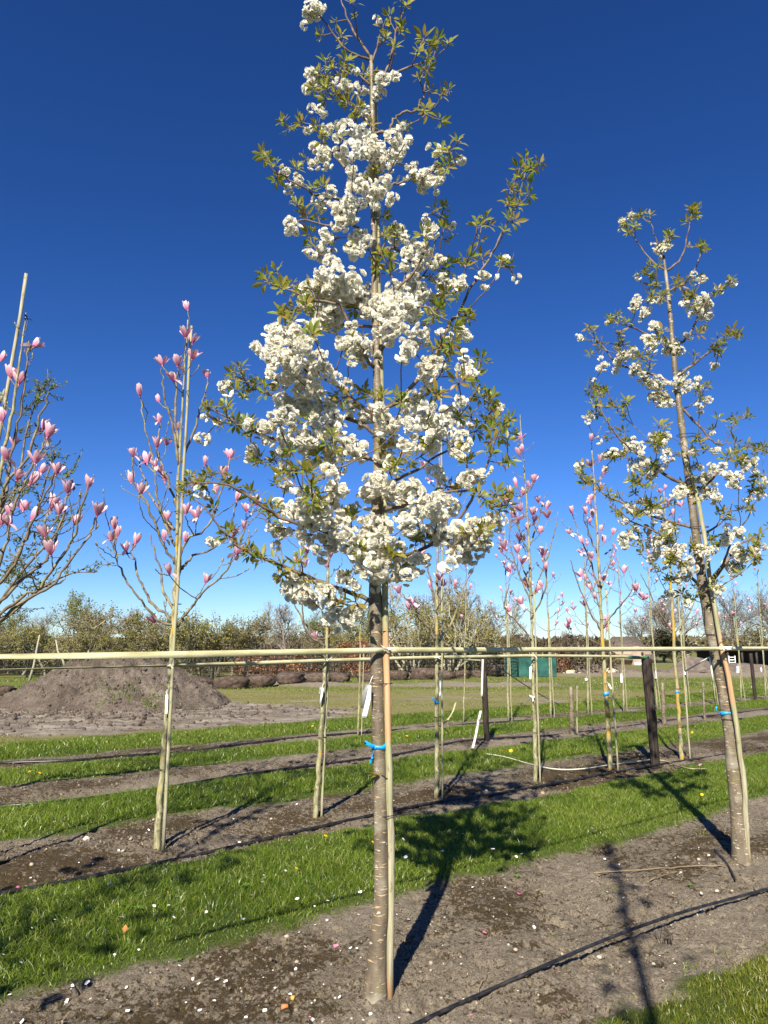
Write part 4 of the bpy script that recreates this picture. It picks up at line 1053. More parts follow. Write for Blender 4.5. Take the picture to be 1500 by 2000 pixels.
LIMBS_1 = [  # main limbs: pixel path from the trunk out, and how far the tip leans towards (-) or away from (+) the camera
 ([(740,1092),(790,1085),(854,1054),(910,993),(943,928),(961,877),(975,839)], -.30),
 ([(733,1172),(719,1171),(653,1147),(574,1115),(523,1096),(467,1068),(439,1040),(411,1007),(383,975)], -.25),
 ([(742,802),(784,779),(817,737),(850,700),(877,634),(896,611),(927,550),(961,494),(983,446),(1009,399),(1026,338)], .25),
 ([(738,700),(770,640),(820,600),(879,628)], -.2),
 ([(735,500),(770,485),(797,507),(827,542),(861,433)], .15),
 ([(734,715),(723,709),(686,648),(663,597),(600,582),(545,560),(515,550)], -.2),
 ([(735,830),(709,793),(653,751),(590,720),(550,690)], -.28),
 ([(736,850),(690,820),(600,790),(550,779),(513,765),(476,745),(450,740)], .15),
 ([(738,900),(660,880),(560,860),(509,849),(471,830),(443,816),(400,800)], -.15),
 ([(740,1085),(690,1060),(611,1045),(551,1030),(500,1010)], .2),
 ([(741,1060),(640,1040),(546,1010),(504,984),(443,947),(385,942)], -.35),
 ([(742,960),(790,930),(840,900),(900,860),(930,830)], .30),
 ([(742,1000),(800,985),(870,960),(940,960),(985,980)], -.3),
 ([(722,350),(688,338),(658,308),(632,277),(619,256),(571,247)], .12),
 ([(726,400),(667,390),(620,382),(590,365),(545,340),(515,312)], -.12),
 ([(730,470),(690,440),(640,440),(590,430),(560,440)], -.12),
 ([(730,260),(758,255),(770,234),(788,221),(818,212),(831,164),(833,143),(850,100)], -.1),
 ([(725,114),(690,60),(672,20),(660,-15)], .05), ([(725,118),(680,100),(640,50),(615,15)], -.06), ([(725,130),(745,60),(752,42)], -.05), ([(727,140),(757,135),(775,60),(795,8)], .06),
 ([(729,372),(771,360),(797,351),(840,340),(880,295)], -.1), ([(727,160),(790,135),(840,118),(870,95)], .08), ([(727,170),(690,140),(640,150),(610,140)], -.08),
 ([(726,250),(690,210),(650,170),(635,140)], -.1), ([(739,600),(800,540),(830,490),(850,440)], -.15), ([(738,640),(660,630),(610,600),(580,570)], .18)]
FLOWERS_2 = crop([(390,125,16),(430,100,16),(570,250,28),(600,235,20),(560,265,20),(600,175,6),(460,380,8),(520,380,12),(460,485,28),(440,515,25),(500,540,25),(480,555,16),(520,490,10),(535,605,30),(510,665,28),(520,695,28),(545,680,20),(560,485,14),(715,365,16),(755,390,14),(890,410,18),(755,480,30),(775,510,28),(720,525,18),(765,550,28),(790,555,16),(680,500,18),(695,655,18),(590,680,20),(650,720,25),(600,715,25),(640,690,20),(195,655,14),(320,590,10),(365,700,18),(385,665,12),(310,785,25),(290,750,10),(370,780,20),(395,745,30),(420,735,22),(440,710,12),(440,820,18),(480,825,18),(450,790,15),(550,850,30),(530,880,28),(500,855,16),(570,930,28),(530,935,25),(580,960,20),(610,960,15),(640,860,25),(680,870,25),(735,850,20),(720,880,20),(650,900,25),(670,830,20),(820,785,20),(745,970,20),(785,940,18),(260,850,8),(240,1020,18),(230,1045,12),(290,915,14),(530,1115,22),(560,1130,28),(595,1110,16),(450,1160,28),(410,1155,18),(350,1190,28),(320,1195,18),(440,1120,14),(280,1130,12),(455,1245,35),(490,1230,25),(530,1280,25),(560,1260,25),(600,1220,22),(590,1180,20),(550,1170,20),(710,1185,18),(740,1250,20),(770,1310,25),(740,1310,22),(820,1175,16),(800,1095,10),(190,1245,14),(315,1260,18),(660,1365,35),(640,1380,25),(700,1340,20),(760,1380,28),(800,1360,35),(820,1390,28),(740,1400,20),(850,1260,30),(880,1290,28),(900,1330,25),(930,1290,25),(960,1250,25),(990,1230,25),(1000,1270,16),(800,1280,20),(430,1440,25),(410,1430,20),(480,1410,18),(500,1460,25),(400,1500,22),(550,1460,20),(450,1540,16),(420,1570,30),(400,1610,25),(380,1580,18),(520,1600,30),(560,1590,35),(600,1610,35),(540,1660,35),(600,1650,35),(640,1650,30),(660,1620,28),(590,1520,20),(620,1540,20),(740,1630,30),(790,1650,30),(810,1630,22),(870,1580,28),(900,1560,28),(930,1540,18),(870,1525,20),(920,1640,35),(940,1660,28),(900,1720,28),(930,1710,20),(960,1670,16),(1000,1640,25),(1030,1620,20),(1000,1690,16),(680,1720,30),(650,1770,25),(700,1680,25),(690,1760,16),(600,1840,22),(620,1830,14),(690,1880,16),(840,1810,18),(830,1830,12),(970,1400,20),(1020,1360,22),(1040,1310,18),(1010,1380,25)], 1050, 380, 2.353)
LEAVES_2 = crop([(510,110),(470,110),(400,150),(410,190),(440,160),(700,80),(720,110),(680,140),(730,70),(745,250),(760,260),(600,200),(510,340),(540,350),(490,370),(540,420),(570,470),(520,430),(640,400),(640,430),(880,400),(820,450),(680,480),(710,470),(520,480),(360,570),(330,580),(400,600),(230,620),(250,640),(280,690),(290,720),(240,745),(370,650),(430,740),(470,750),(510,770),(570,640),(860,660),(890,640),(920,650),(820,680),(840,690),(810,720),(830,740),(720,750),(730,650),(240,870),(270,890),(230,910),(310,910),(250,970),(280,990),(250,1020),(400,960),(390,1000),(400,1040),(340,980),(550,1070),(580,1080),(530,1150),(330,1100),(320,1130),(390,1100),(350,1210),(390,1210),(520,1240),(500,1260),(440,1340),(460,1330),(430,1320),(200,1260),(190,1290),(230,1320),(210,1330),(270,1340),(320,1380),(340,1420),(350,1460),(370,1400),(490,1360),(520,1350),(480,1300),(440,1380),(700,1370),(740,1360),(660,1340),(770,890),(740,910),(820,1040),(900,1030),(960,1030),(740,1150),(760,1180),(700,1150),(880,1200),(920,1190),(900,1150),(960,1160),(1000,1180),(1030,1170),(860,1220),(900,1240),(940,1220),(1000,1310),(980,1340),(1040,1350),(850,1470),(830,1480),(960,1440),(880,1500),(500,1430),(520,1450),(550,1430),(470,1470),(440,1490),(520,1540),(490,1560),(370,1480),(470,1600),(590,1590),(630,1580),(560,1570),(470,1660),(520,1700),(600,1700),(560,1740),(590,1780),(690,1860),(660,1840),(700,1620),(800,1590),(830,1610),(790,1600),(960,1600),(1010,1580),(990,1670),(820,1780)], 1050, 380, 2.353)
LIMBS_2 = [(crop(l, 1050, 380, 2.353), d) for l, d in [
 ([(770,1800),(850,1700),(890,1600),(960,1490),(1010,1400)], -.3), ([(790,1790),(900,1640),(960,1590),(1100,1500)], .35), ([(745,1800),(680,1720),(620,1640),(560,1560),(430,1500),(370,1450)], -.25),
 ([(740,1580),(700,1530),(560,1490),(400,1420),(320,1390),(260,1330),(200,1270)], .25), ([(735,1560),(800,1540),(870,1480),(900,1400)], .3), ([(680,1330),(600,1300),(520,1230),(420,1160),(350,1090),(290,980),(250,880)], -.2),
 ([(690,1350),(780,1330),(860,1230),(960,1160),(1030,1170)], -.25), ([(640,880),(560,840),(480,810),(360,770),(300,700),(230,630)], .2), ([(645,830),(720,780),(780,730),(860,670),(930,650)], .2), ([(640,960),(740,1060),(800,1130),(860,1140),(900,1050)], -.15),
 ([(615,690),(500,640),(410,600),(340,580)], -.15), ([(625,700),(700,640),(740,550),(800,470),(900,400)], -.15), ([(590,350),(520,300),(460,220),(420,160)], .1), ([(595,350),(660,290),(690,180),(710,80)], -.1), ([(582,285),(545,220),(520,130)], -.08), ([(600,450),(690,390),(740,300),(750,250)], .12), ([(630,950),(570,920),(530,890)], -.15)]]
def cherry(name, label, Y0, trunk, trunk_r, limbs, flowers, leaves, rprof, seed, limits, lf=1.0, scat=2):
    """trunk: pixel points from the foot up. rprof: crown radius (m) by height."""
    rg = np.random.default_rng(seed)
    base = Gz(*trunk[0]); base[2] = hz(base[0], base[1])
    root = empty(name, base, label, 'cherry tree')
    tp = np.array([P(u, v, base[1]) for u, v in trunk]); tp[0] = base - (0, 0, .05)
    path = smooth_path(tp, 5); rad = np.interp(path[:, 2], tp[:, 2], trunk_r)
    mb = MB(); wob = 1 + 0.05 * np.sin(path[:, 2] * 23) * (path[:, 2] > 1.2)
    mb.tube(path - base, rad * wob, 14); mb.build('trunk', M['cherry_bark'], root, smooth=True)
    axis = path
    sk = Skel(); up = path[:, 2] > base[2] + 1.75; sk.put(path[up], rad[up])
    for pts, lean in limbs:
        k = len(pts); w = []
        for i, (u, v) in enumerate(pts):
            w.append(P(u, v, base[1] + lean * (i / (k - 1)) ** 1.1))
        w = smooth_path(w, 4); w[1:-1] += rg.normal(0, .004, (len(w) - 2, 3))
        L = np.linalg.norm(np.diff(w, axis=0), axis=1).sum()
        r0 = min(0.0045 + 0.0075 * L, 0.0125) * lf; rr = np.linspace(r0, 0.0028, len(w))
        mb = MB(); mb.tube(w - base, rr, 7); mb.build('branch', M['cherry_twig'], root, smooth=True)
        sk.put(w[1:], rr[1:])
    # depth for each flower ball and leaf tuft: inside the crown, near its side that the limb reaches
    items = [('f',) + f for f in flowers] + [('l', u, v, 0) for u, v in leaves]
    placed = []
    for kind, u, v, r in items:
        p0 = P(u, v, base[1])
        ax = np.interp(p0[2], axis[:, 2], axis[:, 0]); dx = p0[0] - ax
        Rm = np.interp(p0[2] - base[2], rprof[0], rprof[1]); span = math.sqrt(max(Rm * Rm - dx * dx, 0.004))
        nz = (vnoise(np.array([u / 55.0]), np.array([v / 55.0]), seed + 5)[0] - 0.5) * 2
        dd = np.clip(nz * 1.0 - 0.38 + rg.normal(0, .16), -.95, .9) * span
        # keep near limbs when one passes close by in the view
        q = P(u, v, base[1] + dd); d = sk.p - q
        pr = np.linalg.norm((sk.p - p0)[:, [0, 2]], axis=1)
        j = int(np.argmin(pr))
        if pr[j] < 0.10: dd = 0.35 * dd + 0.65 * (sk.p[j, 1] - base[1]) + rg.normal(0, .03)
        placed.append((kind, P(u, v, base[1] + dd), r / pxm(v, base[1] + dd), u, v))
    # grow twigs, inner targets first
    tw = MB()
    def rad_of(p): return math.hypot(p[0] - np.interp(p[2], axis[:, 2], axis[:, 0]), p[1] - np.interp(p[2], axis[:, 2], axis[:, 1]))
    placed.sort(key=lambda a: rad_of(a[1]))
    dirs = []
    for kind, p, r, u, v in placed:
        T = p + np.array((0, 0, 0.35 * r + .005)) if kind == 'f' else p + np.array((0, -.03, .01))
        if kind == 'l': p = T
        pts, rr = grow(sk, tw, T, axis, 0.0030, 0.62, 0.25, 0.04, 0.45, 0.022, 5, 5, rg)
        dirs.append((p, unit(pts[-1] - pts[-2])))
    tw.v = [a - base for a in tw.v]
    tag(tw.build('twigs', M['cherry_twig'], root, smooth=True), kind='stuff')
    # flower balls: the largest as parts, the rest joined
    fl = [(p, r, d) for (kind, p_, r, u, v), (p, d) in zip(placed, dirs) if kind == 'f']
    fl.sort(key=lambda a: -a[1]); rest = MB()
    for i, (p, r, d) in enumerate(fl):
        cls = 'b' if r < .013 else 's' if r < .024 else 'm' if r < .044 else 'l'
        sc = float(np.clip(r * 1.24 / CL_RAD[cls], .85, 1.35)); k = int(rg.integers(5)); rot = rg.random() * 6.283
        if i < limits[0]:
            o = link('blossom_cluster', CLUSTER_ME[cls][k], root, p - base)
            o.scale = (sc * rg.uniform(.85, 1.15), sc * rg.uniform(.8, 1.05), sc * rg.uniform(.75, 1.0)); o.rotation_euler = (rg.normal(0, .35), rg.normal(0, .35), rot)
        else:
            src = CLUSTER[cls][k]; c, s = math.cos(rot), math.sin(rot)
            v = np.vstack(src.v) * sc; v = np.stack([v[:, 0] * c - v[:, 1] * s, v[:, 0] * s + v[:, 1] * c, v[:, 2]], 1) + p - base
            rest.add(v, np.vstack(src.q), a=np.concatenate(src.attr))
    # thin scatter of single flowers on the far side and round the big balls
    for p, r, d in fl[:int(len(fl) * .8)]:
        for _ in range(scat):
            if rg.random() < .6:
                q = p + rg.normal(0, .55 if scat < 3 else 1.2, 3) * (r + .012) + np.array((0, abs(rg.normal(.03, .05)), -.01))
                src = CLUSTER['b' if rg.random() < .35 else 's'][int(rg.integers(5))]
                v = np.vstack(src.v) * rg.uniform(.85, 1.1) @ rot_to(rg.normal(0, 1, 3), rg.random() * 6).T + q - base
                rest.add(v, np.vstack(src.q), a=np.concatenate(src.attr))
    tag(rest.build('blossom', M['blossom'], root, attr='tint', smooth=True), kind='stuff')
    ll = [(p, d) for (kind, p_, r, u, v), (p, d) in zip(placed, dirs) if kind == 'l']
    restl = MB()
    for i, (p, d) in enumerate(ll):
        dd = unit(d + np.array((0, 0, .25)) + rg.normal(0, .25, 3)); k = int(rg.integers(len(SPRAY))); sc = rg.uniform(.75, 1.12) * limits[2]
        if i < limits[1]:
            o = link('leaf_spray', SPRAY_ME[k], root, p - base); o.scale = (sc,) * 3
            o.rotation_euler = Vector(dd).to_track_quat('Z', 'Y').to_euler()
        else:
            restl.add(np.vstack(SPRAY[k].v) * sc @ rot_to(dd, rg.random() * 6).T + p - base, np.vstack(SPRAY[k].q), np.vstack(SPRAY[k].t), np.concatenate(SPRAY[k].attr))
    # extra young leaves tucked along the twigs
    extra = int(limits[3]); idx = rg.integers(0, len(sk.p), extra * 3); cnt = 0
    for j in idx:
        if sk.r[j] > .0065 or cnt >= extra: continue
        cnt += 1; k = int(rg.integers(len(SPRAY)))
        sc = rg.uniform(.45, .85) * limits[2]
        restl.add(np.vstack(SPRAY[k].v) * sc @ rot_to(unit(rg.normal(0, .6, 3) + np.array((0, 0, .6))), rg.random() * 6).T + sk.p[j] - base, np.vstack(SPRAY[k].q), np.vstack(SPRAY[k].t), np.concatenate(SPRAY[k].attr))
    if restl.n: tag(restl.build('young_leaves', M['leaf'], root, attr='tint'), kind='stuff')
    return root, base, axis

C1, B1, AX1 = cherry('cherry_tree', 'tall staked cherry tree thick with white double blossoms in the middle', 3.6,
    [(731, 1942), (734, 1900), (739, 1830), (744, 1760), (744, 1650), (741, 1500), (738, 1400), (735, 1270), (733, 1170), (733, 1120), (738, 900), (736, 700), (732, 550), (730, 400), (728, 250), (725, 110)],
    [.062, .047, .038, .034, .032, .030, .030, .030, .034, .030, .0245, .022, .0195, .0175, .015, .011],
    LIMBS_1, FLOWERS_1, LEAVES_1, ([1.6, 2.0, 2.5, 3.0, 3.6, 4.4, 5.3], [.45, .62, .85, .80, .60, .45, .28]), 11, (300, 300, .92, 170))
C2, B2, AX2 = cherry('cherry_tree', 'slimmer white flowering cherry tree with more leaves, by the right edge', 5.5,
    [(1448, 1688), (1447, 1660), (1441, 1580), (1432, 1500), (1424, 1420), (1410, 1340), (1386, 1220), (1378, 1164), (1373, 1145), (1356, 1017), (1339, 890), (1328, 805), (1318, 720), (1307, 592), (1296, 500)],
    [.082, .064, .055, .050, .045, .042, .041, .045, .039, .032, .028, .0245, .0215, .017, .011],
    LIMBS_2, FLOWERS_2, LEAVES_2, ([1.6, 2.2, 2.8, 3.6, 4.4, 5.2], [.5, .85, .95, .75, .55, .35]), 23, (300, 220, .98, 430), lf=1.2, scat=2)
# ------------------------------------------------------------------ magnolias
def magnolia_flower(opening, n, seed, droopers=0):
    """upright tulip shaped bloom, 1 unit tall, foot at the origin"""
    rg = np.random.default_rng(seed); mb = MB()
    for i in range(n):
        a = i * 2 * math.pi / n * (1 if n < 6 else 1.0) + rg.normal(0, .18)
        op = np.clip(opening + rg.normal(0, .12), 0.02, 1.2); dr = i < droopers
        L = rg.uniform(.85, 1.08); W = rg.uniform(.34, .44)
        rows = []; at = []
        for u, w in ((0, .25), (.3, .85), (.6, 1.0), (.85, .8), (1.0, .22)):
            if dr: rr = .1 + .75 * u * L; zz = .12 + .25 * u - .75 * u * u
            else:
                rr = .04 + .22 * math.sin(min(u * 2.2, 1.57)) * (1 if op > .1 else .75) + op * .62 * u ** 1.7
                zz = L * (u - .16 * op * u ** 2.2)
            for k in (-1, 0, 1):
                cup = -.06 * abs(k) if not dr else 0
                x = rr + cup; y = k * W * .5 * w
                rows.append((x * math.cos(a) - y * math.sin(a), x * math.sin(a) + y * math.cos(a), zz + rg.normal(0, .012)))
                at.append(min(1, u * .95 + .12 * abs(k) + (.25 if dr else 0)))
        q = [(r * 3 + k, r * 3 + k + 1, r * 3 + k + 4, r * 3 + k + 3) for r in range(4) for k in range(2)]
        mb.add(np.array(rows), q, a=np.array(at))
    mb.tube([(0, 0, -.10), (0, 0, .02), (0, 0, .08)], [.045, .07, .04], 6, a=.35)
    return mb.mesh('blossom', M['mag_petal'], smooth=True, attr='tint')
MAGF = [magnolia_flower(o, n, 60 + i, d) for i, (o, n, d) in enumerate(((.02, 5, 0), (.08, 6, 0), (.20, 6, 0), (.32, 7, 0), (.45, 7, 1), (.60, 8, 0), (.38, 7, 2), (.14, 6, 1), (.75, 7, 1)))]
mb = MB(); mb.tube([(0, 0, -.1), (0.02, 0, .3), (0.05, 0, .7), (0.10, 0, 1.0)], [.10, .22, .17, .03], 5); MAGBUD = mb.mesh('bud', M['bud'], smooth=True)
def withered():
    rg = np.random.default_rng(4); mb = MB()
    for i in range(5):
        a = rg.random() * 6; d = np.array((math.cos(a), math.sin(a), rg.uniform(-1, .3)))
        s = np.array((-math.sin(a), math.cos(a), 0)) * .2
        mb.add([(0, 0, 0), d * .5 + s, d * .5 - s, d * .9 + rg.normal(0, .1, 3)], [(0, 2, 3, 1)])
    return mb.mesh('withered_blossom', M['dead_flower'])
WITH = withered()

def magnolia(label, trunk, trunk_r, bark, seed, flowers=None, limbs=(), auto=None, nbud=22, fsize=1.0, group=None, name='magnolia_tree', base=None, twig_min=0.0034, loose=0):
    """trunk: pixel points from the foot up (or base + auto height)."""
    rg = np.random.default_rng(seed)
    if base is None: base = Gz(*trunk[0])
    base = np.asarray(base, float); base[2] = hz(base[0], base[1])
    root = empty(name, base, label, 'magnolia', group)
    if isinstance(trunk[0], tuple) and len(trunk[0]) == 2:
        tp = np.array([P(u, v, base[1]) for u, v in trunk]); tp[0] = base - (0, 0, .05)
    else:
        tp = np.asarray(trunk, float)
    path = smooth_path(tp, 5); rad = np.interp(path[:, 2], tp[:, 2], trunk_r) * .74
    path[1:, :2] += rg.normal(0, .004, (len(path) - 1, 2))
    mb = MB(); mb.tube(path - base, rad * (1 + rg.normal(0, .05, len(path))), 10); mb.build('trunk', bark, root, smooth=True)
    axis = path; sk = Skel(); z0 = base[2] + 1.55
    up = path[:, 2] > z0; sk.put(path[up], np.maximum(rad[up], twig_min * 1.2))
    for pts, lean in limbs:
        k = len(pts); w = smooth_path([P(u, v, base[1] + lean * (i / (k - 1))) for i, (u, v) in enumerate(pts)], 5)
        w[1:] += rg.normal(0, .006, (len(w) - 1, 3))
        rr = np.linspace(.0125, .0055, len(w)) * (1 + .12 * rg.normal(0, 1, len(w)).clip(-1, 1))
        mb = MB(); mb.tube(w - base, rr, 6); mb.build('branch', M['mag_twig'], root, smooth=True); sk.put(w[1:], rr[1:])
    T = []
    if flowers is not None:
        for u, v in flowers:
            p0 = P(u, v, base[1]); ax = np.interp(p0[2], axis[:, 2], axis[:, 0]); dx = abs(p0[0] - ax)
            j = int(np.argmin(np.linalg.norm((sk.p - p0)[:, [0, 2]], axis=1)))
            dd = .6 * (sk.p[j, 1] - base[1]) + rg.normal(0, .16) + (-.06 if rg.random() < .6 else .1)
            T.append((P(u, v, base[1] + dd), 'f'))
    if auto:
        nfl, zlo, zhi, Rm = auto
        for i in range(nfl):
            f = (i + rg.random()) / nfl; z = zlo + (zhi - zlo) * f
            Rr = Rm * (0.55 + 0.45 * math.sin(math.pi * min(1, .25 + f))) * (1 - .75 * f ** 2.5) * math.sqrt(rg.uniform(.12, 1))
            a = rg.random() * 2 * math.pi
            ax = np.interp(z, axis[:, 2], axis[:, 0]); ay = np.interp(z, axis[:, 2], axis[:, 1])
            T.append((np.array((ax + Rr * math.cos(a), ay + Rr * math.sin(a), z)), 'f'))
    fl = list(T)
    for i in range(nbud):
        p = fl[rg.integers(len(fl))][0]
        q = p + np.array((rg.normal(0, .12), rg.normal(0, .12), rg.uniform(-.30, .16)))
        T.append((q, 'b'))
    T.sort(key=lambda a: math.hypot(a[0][0] - np.interp(a[0][2], axis[:, 2], axis[:, 0]), a[0][1] - np.interp(a[0][2], axis[:, 2], axis[:, 1])))
    tw = MB()
    for p, kind in T:
        H_ = fsize * rg.uniform(.075, .108)
        foot = p - np.array((0, 0, H_ * .5)) if kind == 'f' else p
        pts, rr = grow(sk, tw, foot, axis, twig_min, .6, .42, -.06, 1.6, .03, 7, 5, rg, .10, .011)
        # knobbly nodes along the shoot
        for m in range(1, len(pts) - 1):
            if rg.random() < .5:
                d = unit(rg.normal(0, 1, 3)); tw.tube([pts[m], pts[m] + d * .012 + (0, 0, .008)], [rr[m] * 1.1, .0015], 4)
        d = unit(unit(pts[-1] - pts[-2]) * .6 + np.array((0, 0, .75)) + rg.normal(0, .16, 3))
        if kind == 'f':
            r = rg.random()
            if r < .05:
                o = link('withered_blossom', WITH, root, pts[-1] - base); o.scale = (H_ * .6,) * 3
            else:
                o = link('blossom', MAGF[int(rg.choice(9, p=[.07, .10, .15, .17, .14, .13, .10, .08, .06]))], root, pts[-1] - base); o.scale = (H_ * rg.uniform(.9, 1.05),) * 2 + (H_,)
            o.rotation_euler = Vector(d).to_track_quat('Z', 'Y').to_euler()
        else:
            o = link('bud', MAGBUD, root, pts[-1] - base); hh = rg.uniform(.020, .042); o.scale = (hh,) * 3
            o.rotation_euler = Vector(d).to_track_quat('Z', 'Y').to_euler()
    tw.v = [a - base for a in tw.v]
    tag(tw.build('twigs', M['mag_twig'], root, smooth=True), kind='stuff')
    return root, base, axis

c3 = lambda l: crop(l, 0, 520, 2.817)
F_A = c3([(155,255),(185,415),(65,585),(105,615),(15,820),(75,960),(35,1030),(195,1050),(25,1160),(95,1140),(225,1115),(310,1115),(215,855),(238,870),(262,905),(405,1155),(375,1215),(487,1185),(130,1310),(280,1295),(325,1335),(175,1360),(55,1335),(410,1390),(535,1335),(250,1455),(45,1395),(10,1390),(285,1545),(165,1160),(5,495),(-60,700),(-120,900),(-200,1100),(-100,1250),(-250,1300)])
F_B = c3([(1035,215),(1022,365),(1058,400),(1058,485),(895,520),(978,520),(958,605),(1143,590),(772,685),(877,725),(880,840),(970,880),(865,970),(915,965),(735,1025),(812,1055),(862,1085),(887,1115),(910,1155),(725,1160),(775,1225),(925,1110),(1125,1070),(1265,1030),(1235,1130),(1070,1170),(1190,1225),(1302,1260),(1355,1325),(920,1370),(1022,1335),(1085,1360),(632,1415),(645,1460),(615,1485),(697,1545),(745,1500),(905,1480),(1020,1490),(1340,1420),(1275,1460),(1300,1555),(935,1665),(1130,1715),(855,1935),(935,1430),(1410,1290)])
L_A = [(c3(l), d) for l, d in (([(-60,1960),(100,1830),(230,1760),(330,1600),(410,1480),(460,1300),(487,1200)], -.2), ([(-60,1990),(150,1830),(300,1740),(400,1600),(490,1480),(530,1370)], .2), ([(-50,1800),(80,1640),(140,1500),(180,1400),(260,1250),(300,1130)], -.3), ([(-40,1700),(40,1500),(60,1350),(130,1200),(220,1000),(250,900)], .15), ([(-60,1500),(20,1300),(50,1100),(90,900),(130,700),(150,480),(190,430)], .1), ([(0,1330),(30,1200),(150,1050),(240,780),(268,690)], -.1), ([(-60,1900),(150,1700),(250,1620),(320,1450),(380,1250),(400,1170)], .3))]
L_B = [(c3(l), d) for l, d in (([(955,1975),(870,1950),(780,1850),(690,1720),(640,1600),(622,1510)], -.2), ([(955,1960),(830,1840),(770,1720),(735,1600),(698,1570)], .2), ([(955,1900),(905,1790),(880,1680),(850,1560),(825,1480)], .15), ([(960,1640),(900,1530),(850,1420),(800,1290),(735,1180),(730,1060)], -.25),
   ([(965,1540),(905,1400),(860,1250),(850,1100),(800,900),(775,730)], .1), ([(975,1985),(1010,1920),(1060,1870),(1110,1800),(1230,1700),(1300,1560),(1350,1440)], -.2), ([(975,1700),(1000,1660),(1060,1600),(1190,1540),(1250,1480),(1290,1350),(1302,1280)], .2), ([(975,1720),(1020,1520),(1150,1420),(1220,1230),(1265,1060)], -.1), ([(1000,1080),(1070,900),(1110,760),(1150,640)], .1), ([(985,1100),(945,850),(900,700),(890,550)], -.1), ([(975,1330),(930,1200),(870,1030),(880,880)], .15), ([(985,1000),(965,800),(975,640),(980,540)], .1), ([(960,1450),(870,1330),(800,1200),(770,1080)], .25))]
MB_ = M['mag_bark']; MBO = M['mag_bark_orange']; MBS = M['mag_bark_some']
# second row, left to right: the first stands just outside the frame and reaches in
gA = G(-135, 1740)
MA = magnolia('big pink magnolia reaching in at the left edge, its foot out of view', [(-135, 1740), (-100, 1500), (-70, 1300), (-30, 1080), (5, 900), (25, 800), (40, 700), (50, 610)], [.036, .030, .026, .022, .018, .014, .010, .006], MB_, 31, F_A, L_A, nbud=36, fsize=1.08)
MG_B = magnolia('pink magnolia with blooms up a bare crown, nearest whole one left of the white cherry', [(306, 1652), (313, 1560), (322, 1440), (329, 1340), (334, 1290), (339, 1200), (345, 1080), (350, 900), (360, 740), (366, 625)], [.040, .034, .030, .027, .026, .025, .020, .015, .010, .006], MBS, 32, F_B, L_B, nbud=40, fsize=1.06)
MG_C = magnolia('magnolia with orange lichen low on its trunk, just left of the big cherry trunk', [(615, 1597), (621, 1520), (629, 1400), (636, 1290), (641, 1180), (640, 1080), (642, 960)], [.036, .032, .028, .024, .022, .017, .010], MBS, 33,
    [(592, 1060), (600, 1075), (581, 1090), (645, 1080), (640, 1100), (618, 1240), (655, 1045), (660, 1130), (597, 1100), (690, 1060), (630, 1000), (560, 1040)], [([(637, 1265), (615, 1240), (585, 1200), (556, 1120), (548, 1060)], .1), ([(637, 1250), (665, 1215), (672, 1160), (690, 1100)], -.05), ([(637, 1262), (600, 1235), (590, 1180), (585, 1100)], -.15)], nbud=14)
MG_D = magnolia('magnolia just right of the big cherry trunk with a white tag', [(852, 1560), (853, 1460), (853, 1350), (853, 1270), (853, 1180), (855, 1080), (857, 960), (860, 840)], [.034, .031, .028, .025, .022, .019, .013, .006], MBS, 34,
    [(781, 1150), (806, 1172), (800, 1182), (811, 1185), (840, 1140), (862, 1112), (858, 1125), (862, 1140), (888, 1138), (840, 935), (830, 905), (852, 930), (880, 950), (905, 1080), (820, 1080), (870, 1020)],
    [([(852, 1250), (830, 1215), (800, 1180), (785, 1160)], -.15), ([(853, 1260), (885, 1210), (905, 1150), (925, 1110), (928, 1085)], .1), ([(853, 1200), (840, 1130), (825, 1060), (828, 960)], .15)], nbud=18)
f6 = lambda l: crop(l, 960, 820, 4.347)
MG_E = magnolia('pale barked magnolia with a tall tapering crown, left of the gap of sky', [(1046, 1527), (1045, 1450), (1042, 1360), (1041, 1285), (1039, 1220), (1036, 1140), (1033, 1060), (1028, 980), (1022, 890), (1016, 810)], [.036, .033, .030, .027, .024, .022, .018, .014, .010, .006], MB_, 35,
    f6([(250,140),(235,265),(265,240),(160,590),(135,670),(210,525),(250,610),(320,545),(355,500),(255,740),(185,800),(215,820),(345,775),(398,675),(460,720),(475,800),(360,840),(300,905),(410,935),(240,995),(270,1000),(215,1095),(255,1185),(160,1260),(325,1265),(385,1190),(437,1125),(455,1240),(297,1370),(310,1400),(95,1100),(110,1060),(160,1600),(385,1420),(430,1390),(255,1535)]),
    [([(1038,1250),(1010,1215),(985,1185),(995,1140)], -.2), ([(1037,1180),(1010,1110),(996,1060),(1000,990)], -.1), ([(1037,1170),(1060,1110),(1080,1050),(1090,1000)], .2), ([(1037,1210),(1062,1160),(1068,1120),(1062,1085)], -.15), ([(1033,1080),(1012,1030),(1003,985),(998,960)], .15), ([(1033,1070),(1050,1020),(1060,980),(1070,960)], .1), ([(1036,1150),(1016,1090),(1012,1040)], .25)], nbud=30, fsize=1.15)
